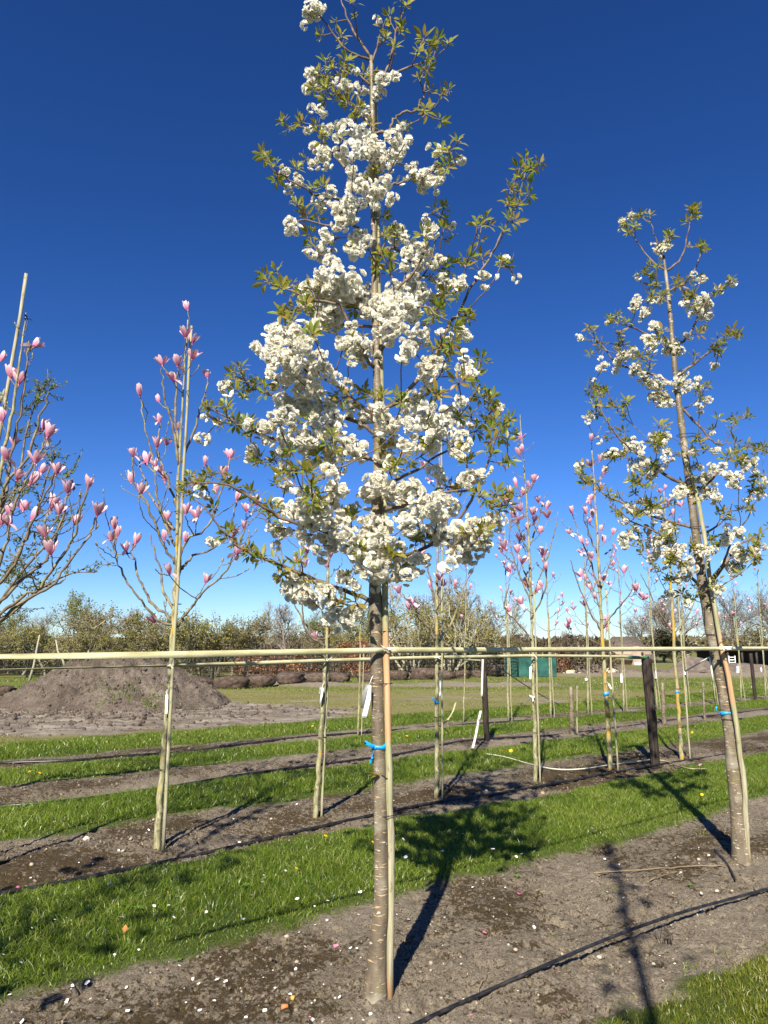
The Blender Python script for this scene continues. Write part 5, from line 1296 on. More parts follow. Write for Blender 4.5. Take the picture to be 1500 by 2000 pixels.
MG_F = magnolia('magnolia with orange lichened trunk and blue ribbon, the one left of the dark post', [(1193, 1503), (1189, 1440), (1184, 1360), (1179, 1285), (1175, 1220), (1171, 1140), (1166, 1050), (1162, 960), (1156, 875)], [.043, .039, .036, .034, .032, .026, .019, .013, .007], MBO, 36,
    f6([(845,150),(915,325),(840,365),(945,440),(830,680),(845,655),(680,765),(800,770),(860,790),(832,850),(670,890),(670,945),(775,1015),(765,1110),(850,1145),(930,920),(1020,945),(950,1010),(990,1080),(1040,1195),(1120,1270),(945,1335),(765,1305),(805,1330),(830,1400),(845,1415),(1225,1420),(1280,1490),(870,1490),(790,1555),(975,1690),(975,1735),(660,1705),(650,1745),(920,555)]),
    [([(1176,1235),(1150,1190),(1125,1130),(1112,1090)], -.2), ([(1175,1230),(1205,1190),(1230,1160),(1242,1130)], -.1), ([(1170,1150),(1150,1090),(1130,1040),(1118,1000)], .15), ([(1170,1160),(1190,1100),(1200,1060)], .2), ([(1166,1080),(1150,1040),(1140,1010),(1145,980)], -.15), ([(1173,1190),(1155,1140),(1140,1110)], .3)], nbud=30, fsize=1.15)
MG_G = magnolia('orange lichened magnolia right of the dark post, half hidden by the cherry crown', [(1331, 1485), (1328, 1420), (1322, 1340), (1317, 1270), (1314, 1200), (1308, 1120), (1302, 1040), (1296, 960)], [.042, .038, .034, .031, .028, .022, .015, .008], MBO, 37,
    crop([(565,1360),(580,1345),(600,1405),(660,1420),(620,1455),(520,1565),(480,1840),(730,1915),(570,1430),(450,1800),(700,1700),(640,1500)], 1050, 380, 2.353), [([(1315,1235),(1290,1200),(1270,1160),(1250,1120)], -.1), ([(1315,1240),(1345,1200),(1362,1150)], .1)], nbud=20)
# the farther row of young thin magnolias
FARL = ['thin young magnolia just left of the big cherry trunk, foot in the farthest bed', 'slender young magnolia with a very tall bare leader, left of the dark post',
        'thin young magnolia behind and left of the pale barked one', 'thin young magnolia right of the pale barked one with pink blooms by the sky gap', 'thin young magnolia with a white tie, first right of the two short stubs',
        'thin young magnolia with a white tag, left of the big dark post', 'thin young magnolia just right of the big dark post', 'thin young magnolia between the stub and the right cherry, with a white tie',
        'thin young magnolia seen just left of the right cherry trunk', 'thin young magnolia with a white tag right of the right cherry trunk', 'thin young magnolia at the far right edge of the picture']
far = [(699, 1436, 706, 1130, 4, .25), (905, 1410, 911, 1100, 2, .25), (993, 1408, 986, 1030, 14, .45), (1076, 1402, 1066, 1060, 16, .50), (1149, 1395, 1140, 1050, 16, .5), (1218, 1390, 1206, 1060, 14, .5),
       (1284, 1386, 1262, 1060, 10, .5), (1342, 1379, 1326, 1080, 10, .5), (1396, 1377, 1382, 1110, 7, .5), (1449, 1371, 1428, 1075, 12, .55), (1496, 1367, 1478, 1100, 9, .5)]
FAR_OUT = []
for i, (u, v, ut, vt, nf, Rm) in enumerate(far):
    b = Gz(u, v); top = P(ut, vt, b[1]); bb = b.copy(); bb[2] = hz(b[0], b[1]) - .04
    m1 = bb + (top - bb) * .35 + np.array((.01, 0, 0)); m2 = bb + (top - bb) * .7
    r = magnolia(FARL[i], np.array([bb, m1, m2, top]), [.034, .028, .020, .007] if nf > 4 else [.028, .022, .014, .006], MBS if i % 3 == 0 else MB_, 300 + i, None, (), (max(nf, 3), 2.1, top[2], Rm), nbud=16 if nf > 4 else 6, fsize=1.12, base=b, twig_min=.0042)
    FAR_OUT.append((b, top))

# ------------------------------------------------------------------ small leaved tree behind the left magnolia
def leafy(label, u, v, trunkpx, limbs, seed):
    rg = np.random.default_rng(seed); b = Gz(u, v); root = empty('young_leafy_tree', b, label, 'tree')
    tp = np.array([P(x, y, b[1]) for x, y in trunkpx]); tp[0] = b - (0, 0, .05)
    path = smooth_path(tp, 5); rad = np.linspace(.05, .012, len(path)); mb = MB(); mb.tube(path - b, rad, 8); mb.build('trunk', MB_, root, smooth=True)
    sk = Skel(); sk.put(path[len(path) // 3:], rad[len(path) // 3:]); tw = MB(); lv = MB()
    for pts, lean in limbs:
        w = smooth_path([P(x, y, b[1] + lean * i / (len(pts) - 1)) for i, (x, y) in enumerate(pts)], 5)
        mb = MB(); mb.tube(w - b, np.linspace(.022, .005, len(w)), 6); mb.build('branch', M['mag_twig'], root, smooth=True); sk.put(w[2:], np.linspace(.022, .005, len(w))[2:])
    for i in range(260):
        j = rg.integers(len(sk.p)); d = unit(np.array((rg.normal(.1, .6), rg.normal(0, .6), rg.uniform(-.1, .9)))); L = rg.uniform(.10, .32)
        if sk.p[j][2] < b[2] + 1.7: continue
        pts = sk.p[j] + d * L * np.linspace(0, 1, 5)[:, None] + rg.normal(0, .015, (5, 3)); pts[0] = sk.p[j]
        tw.tube(pts - b, np.linspace(.005, .002, 5), 4)
        if i < 90: sk.put(pts[2:], .004)
        for k in range(int(L * 85)):
            p = pts[0] + (pts[-1] - pts[0]) * rg.random() - b; dd = unit(d + rg.normal(0, .7, 3)); l = rg.uniform(.022, .045)
            s = unit(np.cross(dd, rg.normal(0, 1, 3))) * l * .2
            lv.add([p, p + dd * l * .5 + s, p + dd * l, p + dd * l * .5 - s], [(0, 1, 2, 3)], a=rg.random())
    tag(tw.build('twigs', M['mag_twig'], root), kind='stuff'); tag(lv.build('leaves', M['c_leafy'], root, attr='tint'), kind='stuff')
    return root
leafy('young tree in small green leaf behind the left edge magnolia', -150, 1585, [(-150, 1585), (-145, 1400), (-130, 1250), (-90, 1050), (-40, 880), (10, 760)],
      [([(-140, 1330), (-60, 1260), (20, 1200), (80, 1150), (140, 1120), (185, 1118)], 0), ([(-140, 1300), (-40, 1180), (20, 1110), (70, 1000), (95, 920), (110, 890)], .2), ([(-120, 1150), (-30, 1040), (30, 960), (50, 850), (70, 785)], -.1), ([(-135, 1280), (-30, 1210), (40, 1120), (110, 1040), (125, 1000)], -.3)], 77)

# trees of the nearer rows that stand outside the picture; their shadows fall into it
def shade_cherry(label, x, y, seed, nball, hgt, slim=1.0):
    rg = np.random.default_rng(seed); b = np.array((x, y, hz(x, y))); root = empty('cherry_tree', b, label, 'cherry tree')
    path = smooth_path([(0, 0, -.05), (.01, 0, 1.2), (.0, .01, 2.4), (.02, 0, hgt - .4), (0, 0, hgt)], 4); mb = MB(); mb.tube(path, np.linspace(.036, .010, len(path)) * (1.0 if slim > .8 else 1.25), 8); mb.build('trunk', M['cherry_bark'], root, smooth=True)
    tw = MB(); bl = MB()
    for i in range(nball):
        z = rng_z = 1.8 + (hgt - 1.9) * rg.random() ** 1.3; R = (.75 * (1 - ((z - 1.8) / (hgt - 1.6)) ** 1.4) + .12) * math.sqrt(rg.random()) * slim; a = rg.random() * 6.283
        p = np.array((R * math.cos(a), R * math.sin(a), z)); tw.tube([(0, 0, max(1.6, z - R * .8)), p * (.5, .5, 1) - (0, 0, R * .25), p], [.008, .005, .002], 4)
        src = CLUSTER['m' if rg.random() < .5 else 's'][int(rg.integers(5))]
        bl.add(np.vstack(src.v) @ rot_to(rg.normal(0, 1, 3)).T + p, np.vstack(src.q), a=np.concatenate(src.attr))
    tw.build('crown', M['cherry_twig'], root); tag(bl.build('blossom', M['blossom'], root, attr='tint'), kind='stuff')
    return root
shade_cherry('white cherry tree of the front row standing left outside the picture', -2.55, 1.66, 5, 95, 5.0)
shade_cherry('slim young cherry standing behind the photographer, seen only by its shadow', 0.12, -0.85, 6, 40, 5.7, .5)
# ------------------------------------------------------------------ stakes
s1b = Gz(760, 1944); S1 = stake(s1b, P(731, 190, 3.62), .0165, 'tall worn wooden stake tied along the middle cherry trunk', 'stake_worn', via=[P(u, v, s1b[1] + d) for u, v, d in ((763, 1760, -.01), (761, 1600, -.015), (758, 1450, -.02), (754, 1270, -.025), (752, 1150, -.03), (752, 1000, -.02), (747, 830, -.02), (742, 690, -.015), (738, 550, -.01), (737, 430, 0))])
s2b = Gz(1463, 1688); S2 = stake(s2b, P(1335, 885, 5.5), .0185, 'weathered wooden stake leaning beside the right cherry trunk', 'stake_worn', via=[P(u, v, s2b[1] + d) for u, v, d in ((1456, 1580, -.02), (1450, 1500, -.03), (1426, 1340, -.04), (1410, 1265, -.04), (1392, 1165, -.04), (1377, 1060, -.02), (1359, 960, 0))])
sa = G(-150, 1720); SA = stake(sa, P(52, 535, sa[1] - .10), .015, 'long grey stake leaning in at the left edge above the magnolia blooms')
def side_stake(u, v, ut, vt, r, label, du=8, dY=.0):
    b = Gz(u + du, v + 2); return stake(b, P(ut, vt, b[1] + dY), r * .74, label)
side_stake(308, 1652, 374, 637, .0185, 'stake bound tightly to the magnolia left of the white cherry', 11)
side_stake(618, 1596, 645, 1180, .015, 'dark sided stake of the magnolia with orange lichen', 10)
side_stake(855, 1559, 862, 755, .014, 'tall thin stake of the magnolia right of the big cherry trunk', 9)
side_stake(1048, 1526, 1043, 1150, .014, 'stake against the pale barked magnolia', 7)
side_stake(1197, 1502, 1184, 1150, .016, 'stake against the lichened magnolia with the blue ribbon', 10)
side_stake(1336, 1483, 1321, 1120, .016, 'stake against the lichened magnolia right of the dark post', 12)
for i, ((b, top), f) in enumerate(zip(FAR_OUT, far)):
    if i in (1,): continue
    du = 7
    side_stake(f[0], f[1], f[2] + du - 2, f[3] + 130, .013, ' '.join(('stake of the ' + FARL[i].split(',')[0].replace('thin young ', 'thin ')).split()[:16]), du)
side_stake(1118, 1430, 1127, 1339, .016, 'short thin stake standing beside the cut stub', 9)

# short cut stubs of removed trees
for u, v, vt, r, lab in ((1118, 1432, 1341, .042, 'short cut cherry stub with flaking bark beside a thin stake'), (1297, 1413, 1333, .040, 'short cut stub just right of the big dark post'), (1376, 1404, 1332, .024, 'thinnest cut stub, left of the right cherry trunk')):
    b = Gz(u, v); top = P(u - 3, vt, b[1]); path = smooth_path([b - (0, 0, .05), b + (top - b) * .5, top], 5); mb = MB()
    rg = np.random.default_rng(u); mb.tube(path - b, r * (1 + rg.normal(0, .06, len(path))) * np.linspace(1.1, .9, len(path)), 9)
    tag(mb.build('tree_stub', M['cherry_bark'], origin=None, smooth=True), lab, 'stub').location = b

# tarred end posts
for u, v, ut, vt, r, lab in ((951, 1446, 944, 1284, .050, 'dark tarred round post holding a hanging tape, in the third bed'), (1281, 1492, 1262, 1286, .066, 'thick dark tarred post with green tape round its top'),
                           (1476, 1368, 1466, 1276, .05, 'far dark tarred post near the right edge')):
    b = Gz(u, v); top = P(ut, vt, b[1]); path = np.linspace(b - (0, 0, .1), top, 12); rg = np.random.default_rng(u)
    path[:, :2] += rg.normal(0, .003, (12, 2)); mb = MB(); mb.tube(path - b, r * np.linspace(.92, 1.05, 12) * (1 + rg.normal(0, .02, 12)), 12)
    tag(mb.build('tarred_post', M['dark_post'], smooth=True), lab, 'post').location = b

# ------------------------------------------------------------------ tapes
def ribbon(path, width, thick, roll, name, mat, label, cat, parent=None, up=None):
    """flat band: roll 0 = upright face, 90 = lying flat"""
    path = np.asarray(path, float); n = len(path); roll = np.radians(np.broadcast_to(np.asarray(roll, float), (n,)))
    t = np.gradient(path, axis=0); t /= np.linalg.norm(t, axis=1)[:, None]
    Z = np.array((0, 0, 1.0)) if up is None else np.asarray(up, float)
    side = np.cross(t, Z); side /= np.maximum(np.linalg.norm(side, axis=1), 1e-6)[:, None]; upv = np.cross(side, t)
    w = upv * np.cos(roll)[:, None] + side * np.sin(roll)[:, None]; nn = np.cross(t, w)
    v = np.stack([path + w * width / 2 + nn * thick / 2, path + w * width / 2 - nn * thick / 2, path - w * width / 2 - nn * thick / 2, path - w * width / 2 + nn * thick / 2], 1)
    o0 = path[0].copy()
    v = v.reshape(-1, 3) - (o0 if parent is None else np.array(parent.location))
    i = np.arange(n - 1)[:, None] * 4; j = np.arange(4)[None]; j2 = (j + 1) % 4
    q = np.stack([i + j, i + j2, i + 4 + j2, i + 4 + j], -1).reshape(-1, 4)
    q = np.vstack([q, [(3, 2, 1, 0)], [(4 * n - 4, 4 * n - 3, 4 * n - 2, 4 * n - 1)]])
    mb = MB(); mb.add(v, q); o = mb.build(name, M[mat], parent)
    if parent is None: o.location = o0
    if label: tag(o, label, cat)
    return o

def on_row(u, v, s):
    """point of the view ray (u, v) on the upright plane above row s"""
    d = ray(u, v); k = s / (d[0] * ROWN[0] + d[1] * ROWN[1]); return np.array((0, 0, CAM_H)) + d * k
s_1 = st(s1b[0], s1b[1])[0] - .022
a0 = on_row(-250, 1284, s_1); A = [a0, on_row(0, 1281, s_1), on_row(300, 1277, s_1), on_row(550, 1273, s_1), on_row(755, 1270, s_1 - .004)]
pA = smooth_path(A, 8); f = np.linspace(0, 1, len(pA)); pA[:, 2] -= .004 * np.sin(f * math.pi)
T1 = empty('fence_tape', pA[0], 'nearest pale green tape strung across the picture past the middle cherry', 'tape')
ribbon(pA, .026, .0024, -4 - 68 * (1 - sstep(.0, .72, f)), 'strip', 'tape', None, None, T1)
B = [on_row(755, 1270, s_1 - .004), on_row(950, 1269.5, s_1), on_row(1200, 1268, s_1), on_row(1409, 1267, st(s2b[0], s2b[1])[0] - .03), on_row(1440, 1266.5, st(s2b[0], s2b[1])[0] - .02), on_row(1600, 1266, s_1 + .02)]
B[-1] = on_row(1600, 1266, s_1 + .03)
pB = smooth_path(B, 8); ribbon(pB, .028, .0024, 6, 'strip', 'tape', None, None, T1)
def knot(p, parent, mat, r=.012, seed=0):
    rg = np.random.default_rng(seed); mb = MB(); a = np.linspace(0, 5 * math.pi, 26)
    pts = np.stack([np.cos(a) * r * 1.5, np.sin(a) * r * 1.2, np.linspace(-.6, .6, 26) * r + np.sin(a * 1.7) * r * .4], 1) + p - np.array(parent.location)
    mb.tube(pts, r * .30, 4)
    for k in range(2):
        d = np.array((rg.choice((-1, 1)) * .02, -.012, rg.normal(0, .012))); mb.tube([pts[8], pts[8] + d, pts[8] + d * 1.9 + rg.normal(0, .004, 3)], [r * .3, r * .25, r * .1], 4)
    return mb.build('knot', M[mat], parent)
knot(on_row(757, 1270, s_1 - .012), T1, 'white_tape', .011, 1); knot(on_row(1412, 1267, s_1 - .005), T1, 'white_tape', .015, 2)
ribbon([on_row(1412, 1267, s_1 - .02), on_row(1426, 1266, s_1 - .02), on_row(1431, 1266, s_1 - .02)], .030, .003, 6, 'wrap', 'white_tape', None, None, T1)
s_2 = st(*Gz(1046, 1527)[:2])[0] - .07
pts2 = [(-150, 1314), (0, 1308), (170, 1304), (335, 1300), (480, 1296), (620, 1291), (745, 1287), (855, 1284), (950, 1282.5), (1042, 1281), (1180, 1282), (1232, 1283), (1262, 1285)]
w2 = smooth_path([on_row(u, v, s_2) for u, v in pts2], 6); f2 = np.linspace(0, 1, len(w2))
T2 = empty('fence_tape', w2[0], 'second pale tape strung along the magnolia row just below the nearest tape', 'tape')
ribbon(w2, .036, .0024, np.where(f2 < .22, 82 - f2 * 60, np.clip(70 - (f2 - .22) * 500, 8, 90)), 'strip', 'tape', None, None, T2)
for i, (u, v) in enumerate(((332, 1300), (640, 1290), (853, 1284), (1042, 1281))): knot(on_row(u, v, s_2 - .02), T2, 'white_tape', .014, 5 + i)
pg = Gz(1281, 1492); ribbon(smooth_path([on_row(1226, 1284, s_2 - .01), on_row(1245, 1285, s_2 - .02), on_row(1268, 1284, s_2 - .05)], 4), .034, .003, 5, 'green_band', 'green_tape', 'short dark green tape tied to the top of the thick dark post', 'tape')
s_3 = st(*Gz(951, 1446)[:2])[0] - .05
ribbon([on_row(906, 1289, s_3 + .6), on_row(925, 1289.5, s_3 + .3), on_row(945, 1290, s_3)], .026, .003, 20, 'fence_tape', 'tape', 'short tape from the left dark post to the slender young magnolia', 'tape')
pst = Gz(951, 1446)
ribbon(smooth_path([P(943, 1288, pst[1] - .07), P(942, 1320, pst[1] - .08), P(941, 1360, pst[1] - .08)], 5), .03, .003, 12, 'hanging_tape', 'white_tape', 'white tape end hanging straight down beside the left dark post', 'tape', up=(1, 0, .01))
w = [P(939, 1388, 11.7), P(934, 1410, 11.5), P(930, 1432, 11.3), P(924, 1458, 10.9), Gz(920, 1468) + (0, 0, .02)]
ribbon(smooth_path(w, 4), .036, .003, 10, 'hanging_tape', 'white_tape', 'pale tape end drooping to the ground left of the dark post', 'tape', up=(1, 0, .02))
w = [P(890, 1372, 13.4), P(883, 1392, 13.2), P(872, 1408, 13.1), Gz(858, 1418) + (0, 0, .01), Gz(835, 1420) + (0, 0, .012)]
ribbon(smooth_path(w, 4), .035, .003, 30, 'hanging_tape', 'tape', 'curved tape end rising from the far bed right of the big cherry trunk', 'tape', up=(1, 0, .02))
gp = [(948, 1478), (985, 1484), (1030, 1497), (1065, 1506), (1105, 1510), (1150, 1507), (1192, 1500), (1240, 1494), (1275, 1489)]
w = smooth_path([Gz(u, v) + np.array((0, 0, .035)) for u, v in gp], 5); ribbon(w, .04, .003, 45, 'loose_tape', 'white_tape', 'loose pale tape looping along the ground by the magnolia feet', 'tape')
gp = [(1283, 1489), (1305, 1493), (1325, 1501), (1350, 1507), (1380, 1507)]
ribbon(smooth_path([Gz(u, v) + np.array((0, 0, .03)) for u, v in gp], 5), .035, .003, 50, 'loose_tape', 'tape', 'short dull tape end on the ground right of the thick dark post', 'tape')
# guy wire and rope
mb = MB(); p0, p1 = P(956, 1290, pst[1]), Gz(1096, 1378); w = np.linspace(p0, p1, 12); w[:, 2] -= np.sin(np.linspace(0, math.pi, 12)) * .05; mb.tube(w - p0, .010, 5)
tag(mb.build('guy_rope', M['wire']), 'dark rope slanting down right from the top of the left dark post', 'rope').location = p0
mb = MB(); p0, p1 = P(1385, 1284, 6.6), P(1338, 1311, 7.4); mb.tube([p0 * 0, (p1 - p0) * .5, p1 - p0], .008, 5)
o = tag(mb.build('white_cord', M['white_tape']), 'short white cord slanting off the right cherry trunk', 'cord'); o.location = p0
mb = MB(); p0 = P(1386, 1285, 6.6); mb.tube([(0, 0, 0), P(1390, 1310, 6.6) - p0, P(1393, 1332, 6.6) - p0], .008, 5)
tag(mb.build('white_cord', M['white_tape']), 'white cord hanging down just left of the right cherry trunk', 'cord').location = p0

# ------------------------------------------------------------------ ties, ribbons and tags on the trunks
def at_trunk(axis, v, Y):
    z = P(750, v, Y)[2]; return np.array([np.interp(z, axis[:, 2], axis[:, k]) for k in (0, 1)] + [z])
for i, (v, r) in enumerate(((1233, .035), (1335, .034), (1592, .036), (855, .032), (640, .03), (960, .032))):
    c = at_trunk(AX1, v, B1[1]); off = np.array((.022, .005, 0)); tie(C1, c + off, .052, .034, .1, B1, .0022, .05 * (i % 3 - 1), v in (1233, 1592), i)
for i, v in enumerate((1404, 1239, 1030, 850)):
    c = at_trunk(AX2, v, B2[1]); tie(C2, c + np.array((.03, 0, 0)), .078, .056, .1, B2, .003, .03, False, 20 + i)
for root, b, ax, vs in ((MG_B[0], MG_B[1], MG_B[2], (1502, 1332, 1180, 1000)), (MG_C[0], MG_C[1], MG_C[2], (1440, 1310)), (MG_D[0], MG_D[1], MG_D[2], (1400, 1240)), (MG_F[0], MG_F[1], MG_F[2], (1335, 1400, 1210)), (MG_E[0], MG_E[1], MG_E[2], (1310, 1430)), (MG_G[0], MG_G[1], MG_G[2], (1345, 1420))):
    for i, v in enumerate(vs):
        c = at_trunk(ax, v, b[1]); tie(root, c + np.array((.018, -.01, 0)), .040, .030, .0, b, .0030, .02, False, i)

def blue_band(axis, v, Y, rx, h, label, tails):
    c = at_trunk(axis, v, Y); e = empty('blue_ribbon', c, label, 'ribbon')
    n = 20; a = np.arange(n) * 2 * math.pi / n; v_ = []
    for zz in (-h / 2, h / 2):
        v_.append(np.stack([np.cos(a) * rx, np.sin(a) * rx, zz + .006 * np.sin(a * 2 + zz * 80) + .12 * np.cos(a) * rx], 1))
    vv = np.vstack(v_); vin = vv * (0.94, .94, 1)
    j = np.arange(n); j2 = (j + 1) % n
    q = np.vstack([np.stack([j, j2, n + j2, n + j], 1), np.stack([2 * n + j2, 2 * n + j, 3 * n + j, 3 * n + j2], 1), np.stack([n + j, n + j2, 3 * n + j2, 3 * n + j], 1), np.stack([j2, j, 2 * n + j, 2 * n + j2], 1)])
    mb = MB(); mb.add(np.vstack([vv, vin]), q); mb.build('band', M['blue'], e, smooth=True)
    for tl, ww in tails:
        w = smooth_path(np.array([P(x, y, Y + d) for x, y, d in tl]), 5); ribbon(w, ww, .0012, 12, 'tail', 'blue', None, None, e, up=(.3, 0, 1))
    return e
blue_band(AX1, 1458, B1[1], .034, .022, 'bright blue ribbon with two loose tails round the big cherry trunk',
          [([(731, 1459, -.028), (722, 1455, -.045), (714, 1450, -.05), (713, 1452, -.05)], .016), ([(729, 1466, -.02), (728, 1475, -.03), (725, 1484, -.03), (724, 1492, -.028)], .013)])
blue_band(AX2, 1392, B2[1], .0475, .022, 'blue ribbon band round the right cherry trunk', [([(1403, 1392, -.03), (1400, 1386, -.06), (1399, 1380, -.06)], .014)])
blue_band(MG_F[2], 1355, MG_F[1][1], .033, .045, 'blue ribbon band round the lichened magnolia left of the dark post', [])
blue_band(MG_G[2], 1351, MG_G[1][1], .030, .03, 'faint blue ribbon on the lichened magnolia right of the dark post', [])
blue_band(MG_D[2], 1372, MG_D[1][1], .025, .03, 'frayed blue ribbon on the magnolia right of the big cherry trunk', [([(851, 1372, -.03), (847, 1366, -.05), (846, 1362, -.05)], .02)])

def plant_tag(pts, Y, label, parts, thread):
    """hanging plastic strips; parts: (list of corner pixels, material, extra depth)"""
    o0 = P(pts[0], pts[1], Y); e = empty('plant_tag', o0, label, 'tag')
    for nm, quad, mat, d in parts:
        c = np.array([P(x, y, Y + d + .012 * math.sin(i)) for i, (x, y) in enumerate(quad)]) - o0
        back = c + np.array((0, .0012, 0)); mb = MB(); n = len(c)
        k = n // 2                                   # left edge then right edge
        q = [(i, i + 1, n - 2 - i, n - 1 - i) for i in range(k - 1)]
        mb.add(np.vstack([c, back]), q + [tuple(n + x for x in reversed(f)) for f in q] + [(i, n + i, n + (i + 1) % n, (i + 1) % n) for i in range(n)])
        mb.build(nm, M[mat], e)
    mb = MB(); mb.tube(np.array([P(x, y, Y + d) for x, y, d in thread]) - o0, .0018, 4); mb.build('thread', M['label_white'], e)
    return e
Yt = B1[1] - .045
plant_tag((722, 1332), Yt, 'big white and grey plastic label hanging on the left of the middle cherry trunk',
    [('white_strip', [(721, 1338), (716, 1360), (706, 1401), (716, 1403), (724, 1366), (725, 1340)], 'label_white', -.01), ('grey_strip', [(715, 1337), (709, 1350), (705, 1383), (709, 1384), (719, 1350), (722, 1336)], 'label_grey', .03)],
    [(732, 1315, .05), (726, 1324, .0), (722, 1336, -.005)])
Yb = MG_B[1][1] - .05
plant_tag((326, 1352), Yb, 'long white label strip standing on the trunk of the magnolia left of the cherry', [('white_strip', [(323, 1357), (323, 1380), (322, 1396), (327, 1396), (328, 1380), (328, 1357)], 'label_white', -.01)], [(330, 1345, .03), (324, 1351, 0), (326, 1358, -.01)])
Yc = MG_C[1][1] - .05
plant_tag((628, 1338), Yc, 'white and grey label on the orange lichened magnolia left of the big trunk', [('white_strip', [(628, 1343), (626, 1360), (624, 1373), (626, 1374), (630, 1360), (632, 1344)], 'label_white', -.02), ('grey_strip', [(624, 1342), (623, 1350), (622, 1356), (625, 1357), (627, 1350), (628, 1341)], 'label_grey', .02)], [(634, 1332, .02), (630, 1338, 0), (629, 1344, -.02)])
Yd = MG_D[1][1] - .05
plant_tag((859, 1328), Yd, 'white looped label on the magnolia right of the big cherry trunk', [('white_strip', [(858, 1330), (859, 1345), (857, 1360), (860, 1362), (863, 1346), (861, 1329)], 'label_white', 0)], [(854, 1325, .03), (857, 1327, 0), (860, 1331, 0)])
Ye = MG_E[1][1] - .06
plant_tag((1038, 1300), Ye, 'white label on the pale barked magnolia', [('white_strip', [(1034, 1303), (1034, 1315), (1034, 1327), (1038, 1328), (1038, 1315), (1039, 1301)], 'label_white', 0)], [(1041, 1296, .03), (1038, 1298, 0), (1036, 1304, 0)])
plant_tag((1040, 1358), Ye, 'torn white tie round the pale barked magnolia below its label', [('white_strip', [(1034, 1357), (1038, 1359), (1044, 1360), (1044, 1363), (1038, 1362), (1034, 1359)], 'label_white', 0), ('tail', [(1039, 1361), (1040, 1365), (1040, 1370), (1042, 1370), (1042, 1366), (1042, 1361)], 'label_white', -.01)], [(1044, 1358, .03), (1042, 1360, 0), (1040, 1361, 0)])
Yf = MG_F[1][1] - .07
plant_tag((1190, 1334), Yf, 'greyish label on the lichened magnolia with the blue ribbon', [('white_strip', [(1187, 1336), (1190, 1342), (1193, 1347), (1196, 1346), (1193, 1340), (1190, 1335)], 'label_white', 0)], [(1184, 1330, .05), (1187, 1333, 0), (1188, 1337, 0)])
for (u, v, w, h), i, lab in zip(((1145, 1325, 5, 4), (1214, 1316, 4, 18), (1281, 1310, 4, 16), (1338, 1310, 5, 8), (1441, 1301, 6, 14), (1487, 1304, 3, 8)), (4, 5, 6, 7, 9, 10),
        ('small white tie on the first thin magnolia right of the stubs', 'white label on the thin magnolia left of the big dark post', 'white label on the thin magnolia just right of the big dark post', 'white tie on the thin magnolia right of the middle stub', 'white label on the thin magnolia right of the right cherry trunk', 'white label on the thin magnolia at the right edge')):
    Yx = FAR_OUT[i][0][1] - .06
    plant_tag((u, v - 3), Yx, lab, [('white_strip', [(u - w / 2, v), (u - w / 2, v + h / 2), (u - w / 2, v + h), (u + w / 2, v + h), (u + w / 2, v + h / 2), (u + w / 2 - 1, v)], 'label_white', 0)], [(u + 2, v - 5, .05), (u, v - 2, 0), (u, v + 1, 0)])
# the sprout on the big trunk
c = at_trunk(AX1, 1512, B1[1]); mb = MB(); rg = np.random.default_rng(8)
for d, L in (((-.8, -.4, .35), .05), ((-.9, -.3, .1), .055), ((-.7, -.6, -.05), .045), ((.5, -.7, .5), .04), ((.7, -.5, .3), .035), ((-.4, -.8, .3), .04)):
    add_leaf(mb, np.array((0, -.03, 0.0)) + unit(np.array(d)) * .008, np.array(d), np.array((0, 0, 1.0)), L, L * .4, .2, .9, rg)
mb.tube([(0, 0, 0), (-.004, -.035, .004)], [.004, .003], 5, a=.9)
o = mb.build('sprout', M['leaf'], C1, attr='tint'); o.location = c - B1

# ------------------------------------------------------------------ irrigation hoses
def hose(pix, r, label, lift=0.0, sag=None):
    w = smooth_path([Gz(u, v) + np.array((0, 0, r * .6 + lift + (k if k else 0))) for u, v, *kk in pix for k in [kk[0] if kk else 0]], 8)
    o0 = w[0].copy(); mb = MB(); mb.tube(w - o0, r, 8)
    return tag(mb.build('irrigation_hose', M['hose'], smooth=True), label, 'hose').__setattr__('location', o0)
h1 = hose([(700, 2060), (830, 1999, .01), (960, 1944, .02), (1080, 1895, .03), (1200, 1855, .06), (1290, 1825, .07), (1360, 1798, .06), (1440, 1768, .04), (1520, 1738, .02), (1640, 1696)], .0088, 'thick black irrigation hose slanting across the front bed at bottom right')
hose([(-150, 1773), (0, 1749, .005), (110, 1728), (230, 1706, .01), (330, 1684), (470, 1655, .01), (600, 1622), (735, 1592), (850, 1571, .01), (970, 1552), (1060, 1536), (1160, 1517), (1290, 1494), (1420, 1474), (1560, 1450)], .014, 'black irrigation hose along the front edge of the second bed')
hose([(-100, 1590), (0, 1577), (110, 1570, .01), (240, 1552), (330, 1539), (450, 1520, .01), (560, 1503), (700, 1485), (800, 1470), (900, 1449), (1010, 1441), (1090, 1436), (1220, 1420), (1330, 1405), (1450, 1392), (1540, 1380)], .016, 'black irrigation hose along the third bed behind the magnolias')
hose([(-80, 1502), (0, 1492), (130, 1487), (250, 1477), (360, 1470), (480, 1454), (600, 1440), (720, 1431), (850, 1420), (980, 1411), (1090, 1404), (1200, 1396), (1320, 1388), (1440, 1376), (1540, 1366)], .017, 'black irrigation hose along the farthest planted bed')
